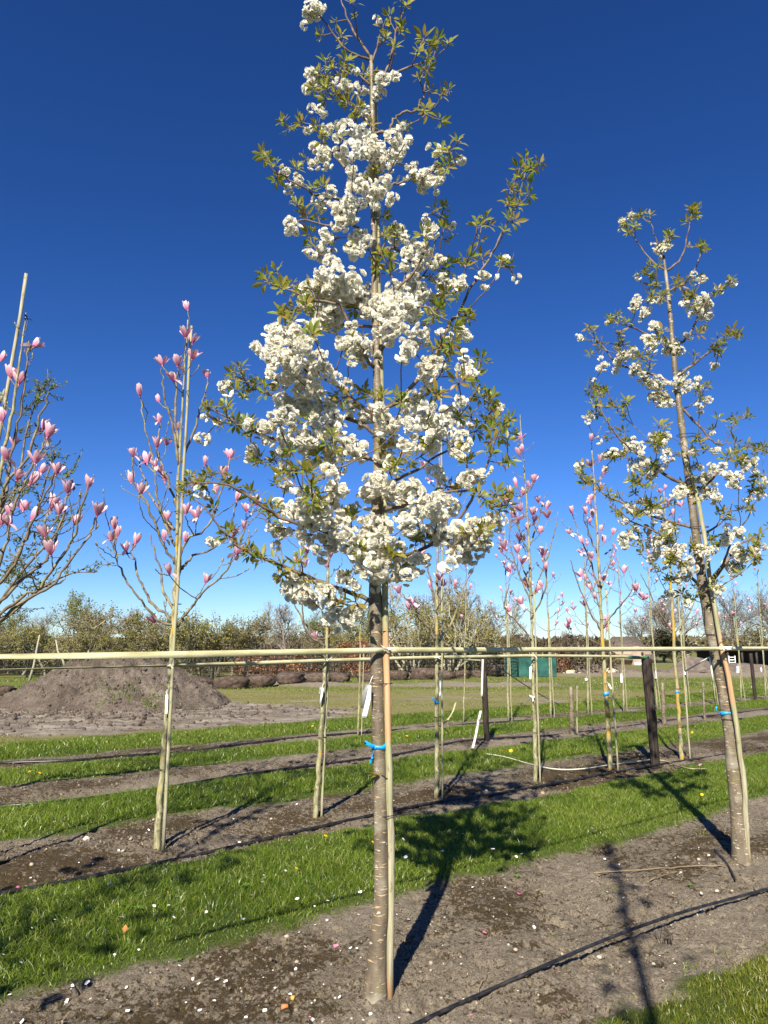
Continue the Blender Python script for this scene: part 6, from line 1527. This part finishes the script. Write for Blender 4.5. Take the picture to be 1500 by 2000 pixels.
# ------------------------------------------------------------------ root balls laid out in a row
def root_ball_mesh(seed):
    rg = np.random.default_rng(seed); mb = MB(); nu, nv = 22, 12
    a = np.arange(nu) * 2 * math.pi / nu; b = np.linspace(-math.pi / 2, math.pi / 2, nv)
    A, B = np.meshgrid(a, b); x = np.cos(B) ** .42 * np.cos(A); y = np.cos(B) ** .42 * np.sin(A); z = np.sign(np.sin(B)) * np.abs(np.sin(B)) ** .8
    d = 1 + (fbm(A * 1.6 + seed * 7, B * 3 + 9, seed, 4, .6) - .5) * .62
    d = d + (fbm(np.cos(A) * 6 + seed, np.sin(A) * 6 + B * 6, seed + 3, 3) - .5) * .28
    taper = 1 - .18 * np.clip(-z, 0, 1)
    v = np.stack([x * d * .58 * taper, y * d * .50 * taper, z * .31 * (0.9 + .2 * d) + .27], -1).reshape(-1, 3)
    i = np.arange(nv - 1)[:, None] * nu; j = np.arange(nu)[None]; j2 = (j + 1) % nu
    mb.add(v, np.stack([i + j, i + j2, i + nu + j2, i + nu + j], -1).reshape(-1, 4)); return mb.mesh('root_ball', M['root_soil'], smooth=False)
RB = [root_ball_mesh(k) for k in range(6)]
rb_px = [(5, 1361, 52), (52, 1362, 30), (395, 1342, 50), (452, 1341, 58), (510, 1338, 60), (567, 1336, 54), (617, 1334, 50), (661, 1332, 46), (723, 1331, 44), (776, 1328, 46), (830, 1327, 54), (868, 1327, 44), (903, 1325, 40), (934, 1323, 38), (971, 1320, 52), (1004, 1317, 34)]
RBL = ['root ball cut off by the left edge of the picture', 'broken root ball beside the left end of the soil heap', 'root ball partly behind the right foot of the soil heap', 'second root ball to the right of the soil heap', 'root ball in the middle between heap and lichened magnolia', 'root ball just left of the lichened magnolia trunk', 'root ball just right of the lichened magnolia trunk', 'root ball below the russet beech leaves', 'root ball half hidden by the big cherry trunk', 'root ball just right of the worn stake', 'wide root ball left of the tagged magnolia', 'root ball behind the white looped label', 'root ball left of the slender young magnolia', 'root ball right of the slender young magnolia', 'root ball behind the left dark post', 'last root ball at the right end of the row']
rg = np.random.default_rng(3)
for i, (u, v, w) in enumerate(rb_px):
    p = Gz(u, v); s = w / pxm(v, p[1]) / 1.1
    o = link('root_ball', RB[i % 6], loc=(p[0], p[1], hz(p[0], p[1]) - .05)); o.scale = (s * 1.12, s, s * .80); o.rotation_euler = (rg.normal(0, .06), rg.normal(0, .06), rg.random() * 6.28)
    tag(o, RBL[i], 'root ball', 'earthy root balls laid in a row')

# ------------------------------------------------------------------ far trees: a few kinds, each copied
def bare_tree(kind, seed, hgt, spread, clear, bark, leaf=None, nleaf=0, lsize=.07, forks=1, up=.5, ntw=420, trunk_r=.07, twr=.012, tbark=None):
    rg = np.random.default_rng(seed); root = bpy.data.objects.new(kind, None)
    COL.objects.link(root); mb = MB(); tips = []; tw = MB()
    def lim(p, d, L, r, lvl):
        n = 5 if lvl < 2 else 3; pts = [p]; dd = d
        for _ in range(n):
            dd = unit(dd + rg.normal(0, .16 + .05 * lvl, 3) + np.array((0, 0, .10 * up))); pts.append(pts[-1] + dd * L / n)
        pts = np.array(pts); rr = np.linspace(r, max(r * .45, twr * .7), n + 1)
        (mb if lvl < 2 else tw).tube(pts, rr, 6 if lvl < 1 else 5 if lvl < 2 else 3, cap=False)
        return pts, dd
    for f in range(forks):
        d0 = unit(np.array((rg.normal(0, .05 if forks == 1 else .35), rg.normal(0, .05 if forks == 1 else .35), 1)))
        base = np.array((rg.normal(0, .0 if forks == 1 else .12), rg.normal(0, .0 if forks == 1 else .12), -.1))
        tpts, _ = lim(base, d0, hgt * (.80 if forks == 1 else .6), trunk_r / math.sqrt(forks), 0)
        nb = int(13 / math.sqrt(forks))
        for b in range(nb):
            f0 = clear + (1 - clear) * (b + rg.random()) / nb; q = f0 * (len(tpts) - 1); k = min(int(q), len(tpts) - 2); p = tpts[k] + (tpts[k + 1] - tpts[k]) * (q - k)
            a = rg.random() * 6.283; el = up + .35 * f0 + rg.normal(0, .15)
            d = np.array((math.cos(a) * math.cos(el), math.sin(a) * math.cos(el), math.sin(el)))
            L = spread * (1.1 - .55 * (f0 - clear) / (1 - clear + 1e-6)) * rg.uniform(.8, 1.15)
            bp, bd = lim(p, d, L, trunk_r * .42 / math.sqrt(forks), 1)
            for c in range(int(ntw / (nb * forks * 4)) + 1):
                j = rg.integers(1, len(bp)); sp, sd = lim(bp[j], unit(bd + rg.normal(0, .65, 3) + (0, 0, .25)), L * rg.uniform(.35, .7), twr * 1.2, 2)
                for e in range(4):
                    m = rg.integers(1, len(sp)); ep, ed = lim(sp[m], unit(sd + rg.normal(0, .6, 3) + (0, 0, .2)), L * rg.uniform(.15, .4), twr * .75, 3)
                    tips += [ep[1], ep[-1], sp[-1]]
    mb.build('trunk', tbark or bark, root, smooth=True); cr = tag(tw.build('crown', bark, root), kind='stuff')
    if leaf is not None:
        lv = MB(); tp = np.array(tips); k = rg.integers(0, len(tp), nleaf); c = tp[k] + rg.normal(0, .09, (nleaf, 3))
        d = rg.normal(0, 1, (nleaf, 3)); d /= np.linalg.norm(d, axis=1)[:, None]; s = np.cross(d, rg.normal(0, 1, (nleaf, 3))); s /= np.linalg.norm(s, axis=1)[:, None]
        L = lsize * rg.uniform(.5, 1.3, nleaf)[:, None]
        v = np.stack([c - d * L * .5, c + s * L * .32, c + d * L * .5, c - s * L * .32], 1).reshape(-1, 3)
        lv.add(v, np.arange(nleaf * 4).reshape(-1, 4), a=np.repeat(rg.random(nleaf), 4))
        tag(lv.build('foliage', leaf, root, attr='tint'), kind='stuff')
    return root
KIND = {
 'crab': [bare_tree('spreading_tree', 400 + k, 3.3, 1.7, .40, M['far_bark'], M['c_olive'], 3600, .11, up=.22, trunk_r=.09, ntw=520, tbark=M['far_bark_pale']) for k in range(3)],
 'brown': [bare_tree('spreading_tree', 410 + k, 3.4, 1.6, .42, M['far_bark'], M['c_brown'], 2800, .10, up=.3, trunk_r=.085, ntw=560, tbark=M['far_bark_pale']) for k in range(2)],
 'pale': [bare_tree('airy_green_tree', 420 + k, 4.6, 1.7, .30, M['far_bark'], M['c_green'], 3200, .10, up=.45, trunk_r=.08, ntw=480) for k in range(2)],
 'grey': [bare_tree('bare_tree', 430 + k, 5.0, 1.6, .28, M['far_bark_grey'], M['c_brown'], 500, .06, up=.6, trunk_r=.085, ntw=640) for k in range(3)],
 'tall': [bare_tree('bare_tree', 440 + k, 6.6, 1.3, .25, M['far_bark_pale'], M['c_brown'], 260, .06, up=.75, trunk_r=.07, ntw=480) for k in range(2)],
 'multi': [bare_tree('many_stemmed_shrub', 450 + k, 4.6, 1.35, .15, M['far_bark_pale'], M['c_yellowgreen'], 4200, .085, forks=7, up=.9, trunk_r=.16, ntw=560) for k in range(2)],
 'oak': [bare_tree('bare_tree', 460 + k, 8.6, 4.2, .24, M['far_bark_grey'], M['c_purple'], 900, .10, up=.55, trunk_r=.26, ntw=900, twr=.02) for k in range(2)],
 'dark': [bare_tree('dark_evergreen', 470, 3.0, 1.0, .08, M['far_bark_grey'], M['c_dark'], 5200, .13, up=.5, trunk_r=.07, ntw=420)]}
used = {}
def put(kind, u, v, vtop, Y=None, label='', wid=1.0, group=None, lean=0.0, cat='tree'):
    """tree with its foot at pixel column u, distance Y, top at row vtop"""
    protos = KIND[kind]; n = used.get(kind, 0); used[kind] = n + 1
    src = protos[n % len(protos)]; o = src if n < len(protos) else copy_tree(src)
    p = P(u, 1265, Y); z = hz(p[0], Y); h = P(u, vtop, Y)[2] - z
    if 'h0' not in src:
        top = 0
        for c in src.children:
            top = max(top, max(bb[2] for bb in c.bound_box))
        src['h0'] = top
    s = h / src['h0']; o.location = (float(p[0]), float(Y), z); o.scale = (s * wid, s * wid, s); o.rotation_euler = (lean * .3, lean, (n * 2.399) % 6.28)
    tag(o, label, cat, group)
    return o
fg = 'leafing trees of the far belt'
for kind, u, vt, Y, lab, wid in (
  ('dark', 47, 1222, 41, 'dense dark evergreen in the far belt at the left, behind the soil heap', 1.1), ('pale', 20, 1180, 44, 'airy pale tree at the left edge behind the dark evergreen', 1.0),
  ('pale', 145, 1148, 40, 'tallest pale green tree behind the left end of the soil heap', 1.05), ('crab', 95, 1200, 38, 'olive spreading tree between the dark evergreen and the tall pale green tree', 1.0),
  ('brown', 208, 1172, 39, 'brownish spreading tree above the middle of the soil heap', 1.0), ('crab', 170, 1205, 37, 'low olive tree in front of the tall pale green tree', .95), ('crab', 278, 1182, 39, 'olive tree behind the soil heap just left of the bare magnolia trunk', 1.0),
  ('grey', 250, 1185, 46, 'thin bare tree behind the brownish and olive trees over the heap', 1.0), ('brown', 325, 1188, 40, 'brown twiggy tree hidden behind the left magnolia stake', 1.0), ('crab', 392, 1182, 38, 'olive tree over the first root ball right of the heap', 1.05),
  ('crab', 453, 1186, 38, 'olive tree over the second root ball right of the heap', 1.0), ('brown', 507, 1190, 39, 'brownish tree left of the tall bare round tree', 1.0), ('grey', 561, 1172, 39, 'tall bare round tree left of the hanging cherry branch', 1.15),
  ('pale', 605, 1185, 41, 'pale green tree behind the hanging cherry blossoms', 1.0), ('grey', 655, 1180, 42, 'bare grey tree behind the low cherry blossoms', 1.0), ('crab', 690, 1200, 40, 'olive tree just left of the big cherry trunk', 1.0),
  ('pale', 722, 1160, 43, 'greenish tree partly behind the big cherry trunk', .9), ('multi', 808, 1165, 37, 'yellow green shrub with many upright stems right of the big cherry trunk', 1.1), ('multi', 876, 1150, 39, 'second many stemmed shrub behind the tagged magnolia', 1.15),
  ('tall', 780, 1130, 45, 'tall pale bare tree behind the yellow green shrub', 1.2), ('tall', 868, 1108, 43, 'tallest slim bare tree right of the tagged magnolia', 1.3), ('grey', 840, 1140, 46, 'greyish tree behind the many stemmed shrubs', 1.2), ('tall', 930, 1118, 42, 'slim bare tree over the left dark post', 1.3), ('grey', 905, 1145, 45, 'bare tree just behind the slender young magnolia', 1.1),
  ('grey', 960, 1160, 44, 'bushy bare tree right of the left dark post', 1.1), ('tall', 985, 1150, 47, 'slim bare tree behind the thin magnolia left of the pale barked one', 1.2), ('brown', 1000, 1215, 43, 'low brown tree above the dark fence end', 1.0),
  ('grey', 1105, 1228, 95, 'far small bare tree in the sky gap left of the lichened magnolia', 1.3), ('grey', 1145, 1238, 110, 'farthest tiny bare tree beside the farm house', 1.3), ('grey', 1240, 1185, 72, 'bare tree standing over the thatched roof', 1.3), ('oak', 1345, 1140, 78, 'large bare tree behind the right cherry trunk', 1.0), ('oak', 1430, 1135, 74, 'wide round bare tree right of the right cherry trunk', 1.0),
  ('oak', 1520, 1118, 70, 'large bare tree cut off by the right edge', 1.0), ('grey', 1295, 1170, 76, 'bare tree at the right end of the thatched roof', 1.5), ('dark', 1320, 1225, 74, 'dark shrubby tree right of the thatched house', 1.6), ('grey', 1395, 1190, 66, 'smaller bare tree just right of the right cherry trunk', 1.3), ('brown', 1465, 1215, 68, 'brown leafed tree beside the dark shed', 1.4),
  ('tall', 515, 1168, 50, 'thin leader poking above the olive trees right of the heap', .8), ('grey', 60, 1188, 50, 'bare tree above the dark evergreen at the left', 1.1), ('brown', -30, 1190, 40, 'brown tree cut off by the left edge', 1.1)):
    put(kind, u, 1300, vt, Y, lab, wid, fg)
# bare slanting trunks before the fence at the left
for u0, v0, u1, v1, r, lab in ((55, 1338, 73, 1262, .055, 'slanting pale trunk in front of the left fence'), (128, 1306, 113, 1272, .05, 'pale trunk leaning the other way behind the heap top')):
    Y = 34.0; a, b = P(u0, v0, Y), P(u1, v1, Y); mid = (a + b) / 2; mb = MB(); mb.tube([a - a, mid - a + (.05, 0, 0), b - a, P(u1 + (u1 - u0) * .25, v1 - 22, Y) - a], [r * 1.3, r, r * .9, r * .6], 7)
    rg = np.random.default_rng(u0)
    tag(mb.build('leaning_trunk', M['far_bark_pale'], smooth=True), lab, 'tree').location = a

# hedge plants with russet leaves, and the brush behind
def bush(name, label, u, Y, w, h, mat, n, lsize, cat, seed, stems=True):
    rg = np.random.default_rng(seed); p = P(u, 1265, Y); root = empty(name, (p[0], Y, hz(p[0], Y)), label, cat)
    lv = MB(); th = rg.random(n) * 6.283; zz = rg.random(n) ** .8; rr = np.sqrt(rg.random(n)) * (1 - .45 * zz ** 2)
    lump = .75 + .5 * fbm(th * 1.5 + 3, zz * 4, seed, 3)
    c = np.stack([np.cos(th) * rr * w * .5 * lump, np.sin(th) * rr * w * .35 * lump, zz * h * (.8 + .4 * lump * .6)], 1)
    d = rg.normal(0, 1, (n, 3)); d /= np.linalg.norm(d, axis=1)[:, None]; s = np.cross(d, rg.normal(0, 1, (n, 3))); s /= np.linalg.norm(s, axis=1)[:, None]; L = lsize * rg.uniform(.5, 1.3, n)[:, None]
    lv.add(np.stack([c - d * L * .5, c + s * L * .36, c + d * L * .5, c - s * L * .36], 1).reshape(-1, 3), np.arange(n * 4).reshape(-1, 4), a=np.repeat(rg.random(n), 4))
    tag(lv.build('foliage', mat, root, attr='tint'), kind='stuff')
    st_ = MB()
    for k in range(14):
        q = np.array((rg.normal(0, w * .16), rg.normal(0, w * .1), h * rg.uniform(.7, 1.05))); st_.tube([q * (.3, .3, 0), q * (.8, .8, .5), q], [.025, .018, .008], 4, cap=False)
    tag(st_.build('stems', M['far_bark_grey'], root), kind='stuff')
for i, (u, w, h, m, lab) in enumerate(((490, 1.8, 1.3, 'c_russet', 'russet beech hedge plant behind the second root ball'), (545, 1.6, 1.0, 'c_russet', 'low russet beech plant behind the middle root balls'), (592, 1.7, 1.15, 'c_russet', 'russet beech plant left of the lichened magnolia'), (675, 1.2, 1.7, 'c_russet', 'upright russet beech bush left of the big cherry trunk'), (706, 1.2, 1.8, 'c_russet', 'tallest russet beech bush touching the big cherry trunk'),
        (655, 1.6, 1.5, 'c_purple', 'purple brown bush left of the upright beech bush'), (420, 2.4, 1.6, 'c_purple', 'dark purple brown brush behind the first root ball'), (590, 2.2, 2.3, 'c_purple', 'purple twiggy bush under the tall bare round tree'), (1095, 1.3, 1.3, 'c_russet', 'small russet bush at the right end of the teal net'), (1185, 3.0, 1.0, 'c_brown', 'brown hedge in front of the thatched house'))):
    Yb_ = 37.5 if u < 1000 else (44 if u < 1100 else 62)
    bush('beech_bush' if m == 'c_russet' else 'twiggy_bush', lab, u, Yb_, w, h, M[m], 1500 if m == 'c_russet' else 1400, .11 if m == 'c_russet' else .09, 'bush', 500 + i)
# dense undergrowth of the belt (one mass)
rg = np.random.default_rng(9); mb = MB()
n = 36000; x = rg.uniform(-42, 14.0, n); y = 43 + rg.random(n) * 7; top = .9 + 1.9 * fbm(x * .35, x * 0 + 3, 91, 4); z = rg.random(n) ** .8 * top
c = np.stack([x, y, z], 1); d = rg.normal(0, 1, (n, 3)) * (.6, .6, 1.6); d /= np.linalg.norm(d, axis=1)[:, None]; s = np.cross(d, rg.normal(0, 1, (n, 3))); s /= np.linalg.norm(s, axis=1)[:, None]; L = rg.uniform(.12, .42, n)[:, None]; W = L * rg.uniform(.06, .3, n)[:, None]
mb.add(np.stack([c - d * L * .5, c + s * W, c + d * L * .5, c - s * W], 1).reshape(-1, 3), np.arange(n * 4).reshape(-1, 4), a=np.repeat(rg.random(n), 4))
tag(mb.build('undergrowth', M['c_under'], attr='tint'), 'tangled brown undergrowth filling the foot of the far tree belt', kind='stuff')
mb = MB(); n = 9000; x = rg.uniform(-42, 14.0, n); y = 50 + rg.random(n) * 6; z = rg.random(n) ** .7 * (.7 + 1.7 * fbm(x * .3, x * 0 + 8, 95, 4)); c = np.stack([x, y, z], 1); d = rg.normal(0, 1, (n, 3)) * (.4, .4, 1.8); d /= np.linalg.norm(d, axis=1)[:, None]; s = np.cross(d, rg.normal(0, 1, (n, 3))); s /= np.linalg.norm(s, axis=1)[:, None]; L = rg.uniform(.2, .7, n)[:, None]; W = L * rg.uniform(.03, .15, n)[:, None]
mb.add(np.stack([c - d * L * .5, c + s * W, c + d * L * .5, c - s * W], 1).reshape(-1, 3), np.arange(n * 4).reshape(-1, 4), a=np.repeat(rg.random(n), 4))
tag(mb.build('undergrowth', M['c_olive'], attr='tint'), 'olive green twiggery behind the far tree belt', kind='stuff')
# distant wood on the skyline at the right
mb = MB(); n = 16000; x = rg.uniform(-150, 190, n); y = 190 + rg.random(n) * 25; z = rg.random(n) ** .8 * (2.2 + 4.2 * fbm(x * .05, x * 0 + 3, 97, 5)); c = np.stack([x, y, z], 1); d = rg.normal(0, 1, (n, 3)); d /= np.linalg.norm(d, axis=1)[:, None]; s = np.cross(d, rg.normal(0, 1, (n, 3))); s /= np.linalg.norm(s, axis=1)[:, None]; L = rg.uniform(.6, 2.0, n)[:, None]; W = L * rg.uniform(.15, .4, n)[:, None]
mb.add(np.stack([c - d * L * .5, c + s * W, c + d * L * .5, c - s * W], 1).reshape(-1, 3), np.arange(n * 4).reshape(-1, 4), a=np.repeat(rg.random(n), 4))
tag(mb.build('distant_wood', M['c_brown'], attr='tint'), 'distant brown wood along the skyline', kind='stuff')

# ------------------------------------------------------------------ dark fence behind the root balls
def wire_fence(u0, u1, Y0, Y1, h, label, npost, rails, vert):
    a = np.array((P(u0, 1265, Y0)[0], Y0, 0.)); b = np.array((P(u1, 1265, Y1)[0], Y1, 0.)); root = empty('dark_fence', (a[0], a[1], hz(a[0], a[1])), label, 'fence'); d = b - a
    for k in range(npost):
        q = a + d * k / (npost - 1) - a; mb = MB(); mb.tube([q + (0, 0, -.1), q + (0, 0, h + .08)], .045, 6); mb.build('fence_post', M['fence_dark'], root)
    for k in range(rails):
        z = h * (.12 + .86 * k / (rails - 1)); w = np.linspace(0, 1, 40)[:, None] * d; w[:, 2] += z + .02 * np.sin(np.arange(40) * 1.3 + k); mb = MB(); mb.tube(w + (0, -.05, 0), .016, 4); mb.build('rail', M['fence_dark'], root)
    mb = MB()
    for k in range(vert):
        q = d * (k + .5) / vert; mb.tube([q + (0, -.03, .1), q + (0, -.03, h)], .007, 3, cap=False)
    tag(mb.build('mesh_wires', M['fence_dark'], root), kind='stuff')
wire_fence(-60, 730, 37, 35.5, 1.25, 'dark wire fence behind the heap and the root balls left of the big cherry', 14, 6, 110)
wire_fence(745, 1010, 36, 38.5, 1.35, 'dark mesh fence behind the root balls right of the big cherry', 7, 7, 70)
# teal windbreak net
Yn = 38.5; x0, x1 = P(985, 1265, Yn)[0], P(1085, 1265, Yn)[0]; root = empty('windbreak_net', (x0, Yn, hz(x0, Yn)), 'teal green windbreak net stretched beside the last root ball', 'net'); mb = MB()
nx, nz = 34, 6; X = np.linspace(0, x1 - x0, nx); V = []
for k in range(nz):
    zz = .02 + (P(1000, 1286, Yn)[2] + .02) * k / (nz - 1); V.append(np.stack([X, .05 * np.sin(X * 5 + k) + .07 * fbm(X * 4, X * 0 + k, 5, 3), zz + .03 * np.sin(X * 2.2) * (k / nz)], 1))
V = np.vstack(V); q = [(k * nx + i, k * nx + i + 1, (k + 1) * nx + i + 1, (k + 1) * nx + i) for k in range(nz - 1) for i in range(nx - 1)]; mb.add(V, q); mb.add(V + (0, .02, 0), [tuple(reversed(f)) for f in q]); mb.build('net_cloth', M['net'], root)
for k in range(5):
    mb = MB(); xx = (x1 - x0) * k / 4; mb.tube([(xx, .12, -.1), (xx, .12, 1.25)], .03, 6); mb.build('net_post', M['rail_wood'], root)

# ------------------------------------------------------------------ right background: earth banks, house, shed, fence, cars
def mound(name, label, u, v, Y, w, d, h, mat, seed, cat='mound'):
    rg = np.random.default_rng(seed); p = P(u, 1265, Y); nu, nv = 28, 9; V = []
    for k in range(nv):
        f = k / (nv - 1)
        for i in range(nu):
            a = i * 2 * math.pi / nu; r = (1 - f) * (.85 + .3 * fbm(np.array([math.cos(a) * 2 + seed]), np.array([math.sin(a) * 2 + f * 2]), seed, 3)[0]); z = h * (1 - (1 - f) ** 1.7) * (.8 + .4 * fbm(np.array([math.cos(a) * 3 * (1 - f)]), np.array([math.sin(a) * 3 * (1 - f) + seed]), seed + 1, 3)[0]) - .05
            V.append((math.cos(a) * r * w * .5, math.sin(a) * r * d * .5, z))
    mb = MB(); mb.add(V, [(k * nu + i, k * nu + (i + 1) % nu, (k + 1) * nu + (i + 1) % nu, (k + 1) * nu + i) for k in range(nv - 1) for i in range(nu)])
    o = mb.build(name, mat, smooth=True); o.location = (p[0], Y, hz(p[0], Y)); tag(o, label, cat)
mound('earth_bank', 'long low bank of dug earth right of the teal net', 1160, 0, 45, 7.5, 2.0, .55, M['dirt'], 1)
mound('sand_pile', 'small pale sand pile at the right end of the teal net', 1114, 0, 43.5, 1.3, 1.0, .24, M['sand'], 2)
mound('sand_pile', 'pale sand patch left of the big dark post', 1190, 0, 44, 1.2, .9, .30, M['sand'], 3)
mound('earth_mound', 'grey earth mound right of the thatched house and left of the right cherry', 1352, 0, 46, 3.6, 2.2, .95, M['dirt'], 4)
mound('earth_bank', 'flat earth bank at the foot of the big earth mound', 1300, 0, 45, 6.5, 1.6, .28, M['dirt'], 5)
mound('sand_patch', 'pale sandy streak in front of the earth mound', 1330, 0, 40, 4.5, 1.0, .10, M['sand'], 6)
mound('earth_bank', 'low earth bank at the far right behind the thin magnolias', 1450, 0, 45, 6.0, 2.0, .55, M['dirt'], 7)
# thatched house
Yh = 64.0
hx0, hx1 = P(1192, 1265, Yh)[0], P(1275, 1265, Yh)[0]; hz0 = hz((hx0 + hx1) / 2, Yh); ridge = P(1230, 1243, Yh)[2] - hz0; cx_ = (hx0 + hx1) / 2; hw = (hx1 - hx0) / 2
root = empty('thatched_house', (cx_, Yh, hz0), 'low thatched farm house with a pink brick gable, right of the sky gap', 'house')
gx0, gx1 = P(1232, 1265, Yh)[0] - cx_, P(1252, 1265, Yh)[0] - cx_; eave = .55
mb = MB(); mb.box((-.05, 1.6, .62), (hw * .92, 1.7, .60)); mb.build('wall', M['brick_pink'], root)
mb = MB(); Hh = ridge
v = [(-hw * 1.1, -.5, eave), (hw * 1.1, -.5, eave), (hw * 1.1, 3.7, eave), (-hw * 1.1, 3.7, eave), (-hw * .62, 1.6, Hh), (hw * .55, 1.6, Hh)]
v2 = [(x, y, z - .16) for x, y, z in v[:4]]
mb.add(v + v2, [(0, 1, 5, 4), (2, 3, 4, 5), (0, 6, 7, 1), (1, 7, 8, 2), (2, 8, 9, 3), (3, 9, 6, 0), (6, 9, 8, 7)], [(1, 2, 5), (3, 0, 4)]); mb.build('roof', M['thatch'], root)
gc = (gx0 + gx1) / 2; gw = (gx1 - gx0) / 2 + .05; gh = P(1240, 1262, Yh)[2] - hz0
mb = MB(); mb.add([(gc - gw, -.75, 0), (gc + gw, -.75, 0), (gc + gw, -.75, gh * .62), (gc, -.75, gh), (gc - gw, -.75, gh * .62), (gc - gw, .6, 0), (gc + gw, .6, 0), (gc + gw, .6, gh * .62), (gc, .6, gh), (gc - gw, .6, gh * .62)], [(0, 1, 2, 4), (1, 6, 7, 2), (0, 4, 9, 5), (2, 7, 8, 3), (4, 3, 8, 9)], [(4, 2, 3)]); mb.build('gable', M['brick_pink'], root)
mb = MB(); mb.box((gc, -.79, .10), (gw + .03, .05, .12)); mb.build('plinth', M['plinth'], root)
mb = MB(); mb.box((gc + gw * .5, -.77, gh * .60), (.09, .03, .13)); mb.build('window', M['dark_hole'], root)
# dark open shed
Ys = 60.0; sx0, sx1 = P(1385, 1265, Ys)[0], P(1530, 1265, Ys)[0]; sz0 = hz(sx0, Ys); root = empty('open_shed', (sx0, Ys, sz0), 'dark open fronted shed behind the trees at the right edge', 'shed'); W_ = sx1 - sx0; hs = P(1450, 1266, Ys)[2] - sz0
mb = MB(); mb.add([(-.3, -.6, hs * .84), (W_, -.6, hs * .84), (W_, 2.6, hs * 1.02), (-.3, 2.6, hs * 1.02), (-.3, -.6, hs * .95), (W_, -.6, hs * .95), (W_, 2.6, hs * 1.14), (-.3, 2.6, hs * 1.14)], [(0, 3, 2, 1), (4, 5, 6, 7), (0, 1, 5, 4), (1, 2, 6, 5), (2, 3, 7, 6), (3, 0, 4, 7)]); mb.build('roof', M['shed_wood'], root)
mb = MB(); mb.box((W_ / 2, 2.4, hs * .5), (W_ / 2, .08, hs * .5)); mb.build('back_wall', M['shed_wood'], root)
for k in range(6):
    mb = MB(); mb.box((W_ * k / 5.2 + .1, -.4, hs * .42), (.07, .07, hs * .42)); mb.build('post', M['shed_wood'], root)
Yg = 57.0; gp_ = P(1428, 1265, Yg); root = empty('field_gate', (gp_[0], Yg, hz(gp_[0], Yg)), 'small white barred gate in front of the dark shed', 'gate')
gw_ = 12 / pxm(1285, Yg); gh_ = .85
for k in range(4):
    mb = MB(); mb.box((0, 0, .18 + k * .2), (gw_ / 2, .02, .035)); mb.build('bar', M['gate_white'], root)
for sx_ in (-1, 1):
    mb = MB(); mb.box((sx_ * gw_ / 2, .03, .45), (.03, .03, .45)); mb.build('gate_post', M['gate_white'], root)
# post and rail fence
Yr = 82.0; xa, xb = P(1090, 1265, Yr)[0], P(1262, 1265, Yr)[0]; root = empty('rail_fence', (xa, Yr, hz(xa, Yr)), 'low post and rail fence in front of the far cars', 'fence'); n = 9
for k in range(n):
    mb = MB(); mb.box(((xb - xa) * k / (n - 1), 0, .5), (.07, .07, .6)); mb.build('fence_post', M['rail_wood'], root)
for z in (.35, .65, .95):
    mb = MB(); mb.box(((xb - xa) / 2, -.10, z), ((xb - xa) / 2, .025, .055)); mb.build('rail', M['rail_wood'], root)
def car(u, Y, mat, label, van=False):
    p = P(u, 1265, Y); root = empty('parked_car', (p[0], Y, hz(p[0], Y)), label, 'van' if van else 'car')
    prof = [(-2.1, .35), (2.1, .35), (2.12, .8), (1.2, .95), (.65, 1.42), (-1.1, 1.45), (-1.9, .98), (-2.1, .9)] if not van else [(-2.3, .35), (2.3, .35), (2.35, 1.0), (1.9, 1.2), (1.5, 2.0), (-2.3, 2.05)]
    n = len(prof); V = [(x, -.8, z) for x, z in prof] + [(x, .8, z) for x, z in prof]; mb = MB()
    mb.add(V + [(0, -.8, .7), (0, .8, .7)], [(i, (i + 1) % n, n + (i + 1) % n, n + i) for i in range(n)], [(2 * n, (i + 1) % n, i) for i in range(n)] + [(2 * n + 1, n + i, n + (i + 1) % n) for i in range(n)]); mb.build('body', mat, root)
    mb = MB(); w = [(-1.5, 1.0), (1.0, 1.0), (.6, 1.34), (-1.05, 1.36)] if not van else [(.5, 1.25), (1.7, 1.25), (1.45, 1.8), (.5, 1.8)]
    mb.add([(x, -.815, z) for x, z in w], [(0, 1, 2, 3)]); mb.build('window', M['glass'], root)
    for x in (-1.35, 1.35):
        mb = MB(); mb.tube([(x, -.84, .33), (x, .84, .33)], .33, 12); mb.build('wheel', M['rubber'], root)
car(1152, 96, M['car_blue'], 'pale blue parked car far off by the rail fence'); car(1128, 150, M['car_white'], 'tiny white van far off in the sky gap', True)
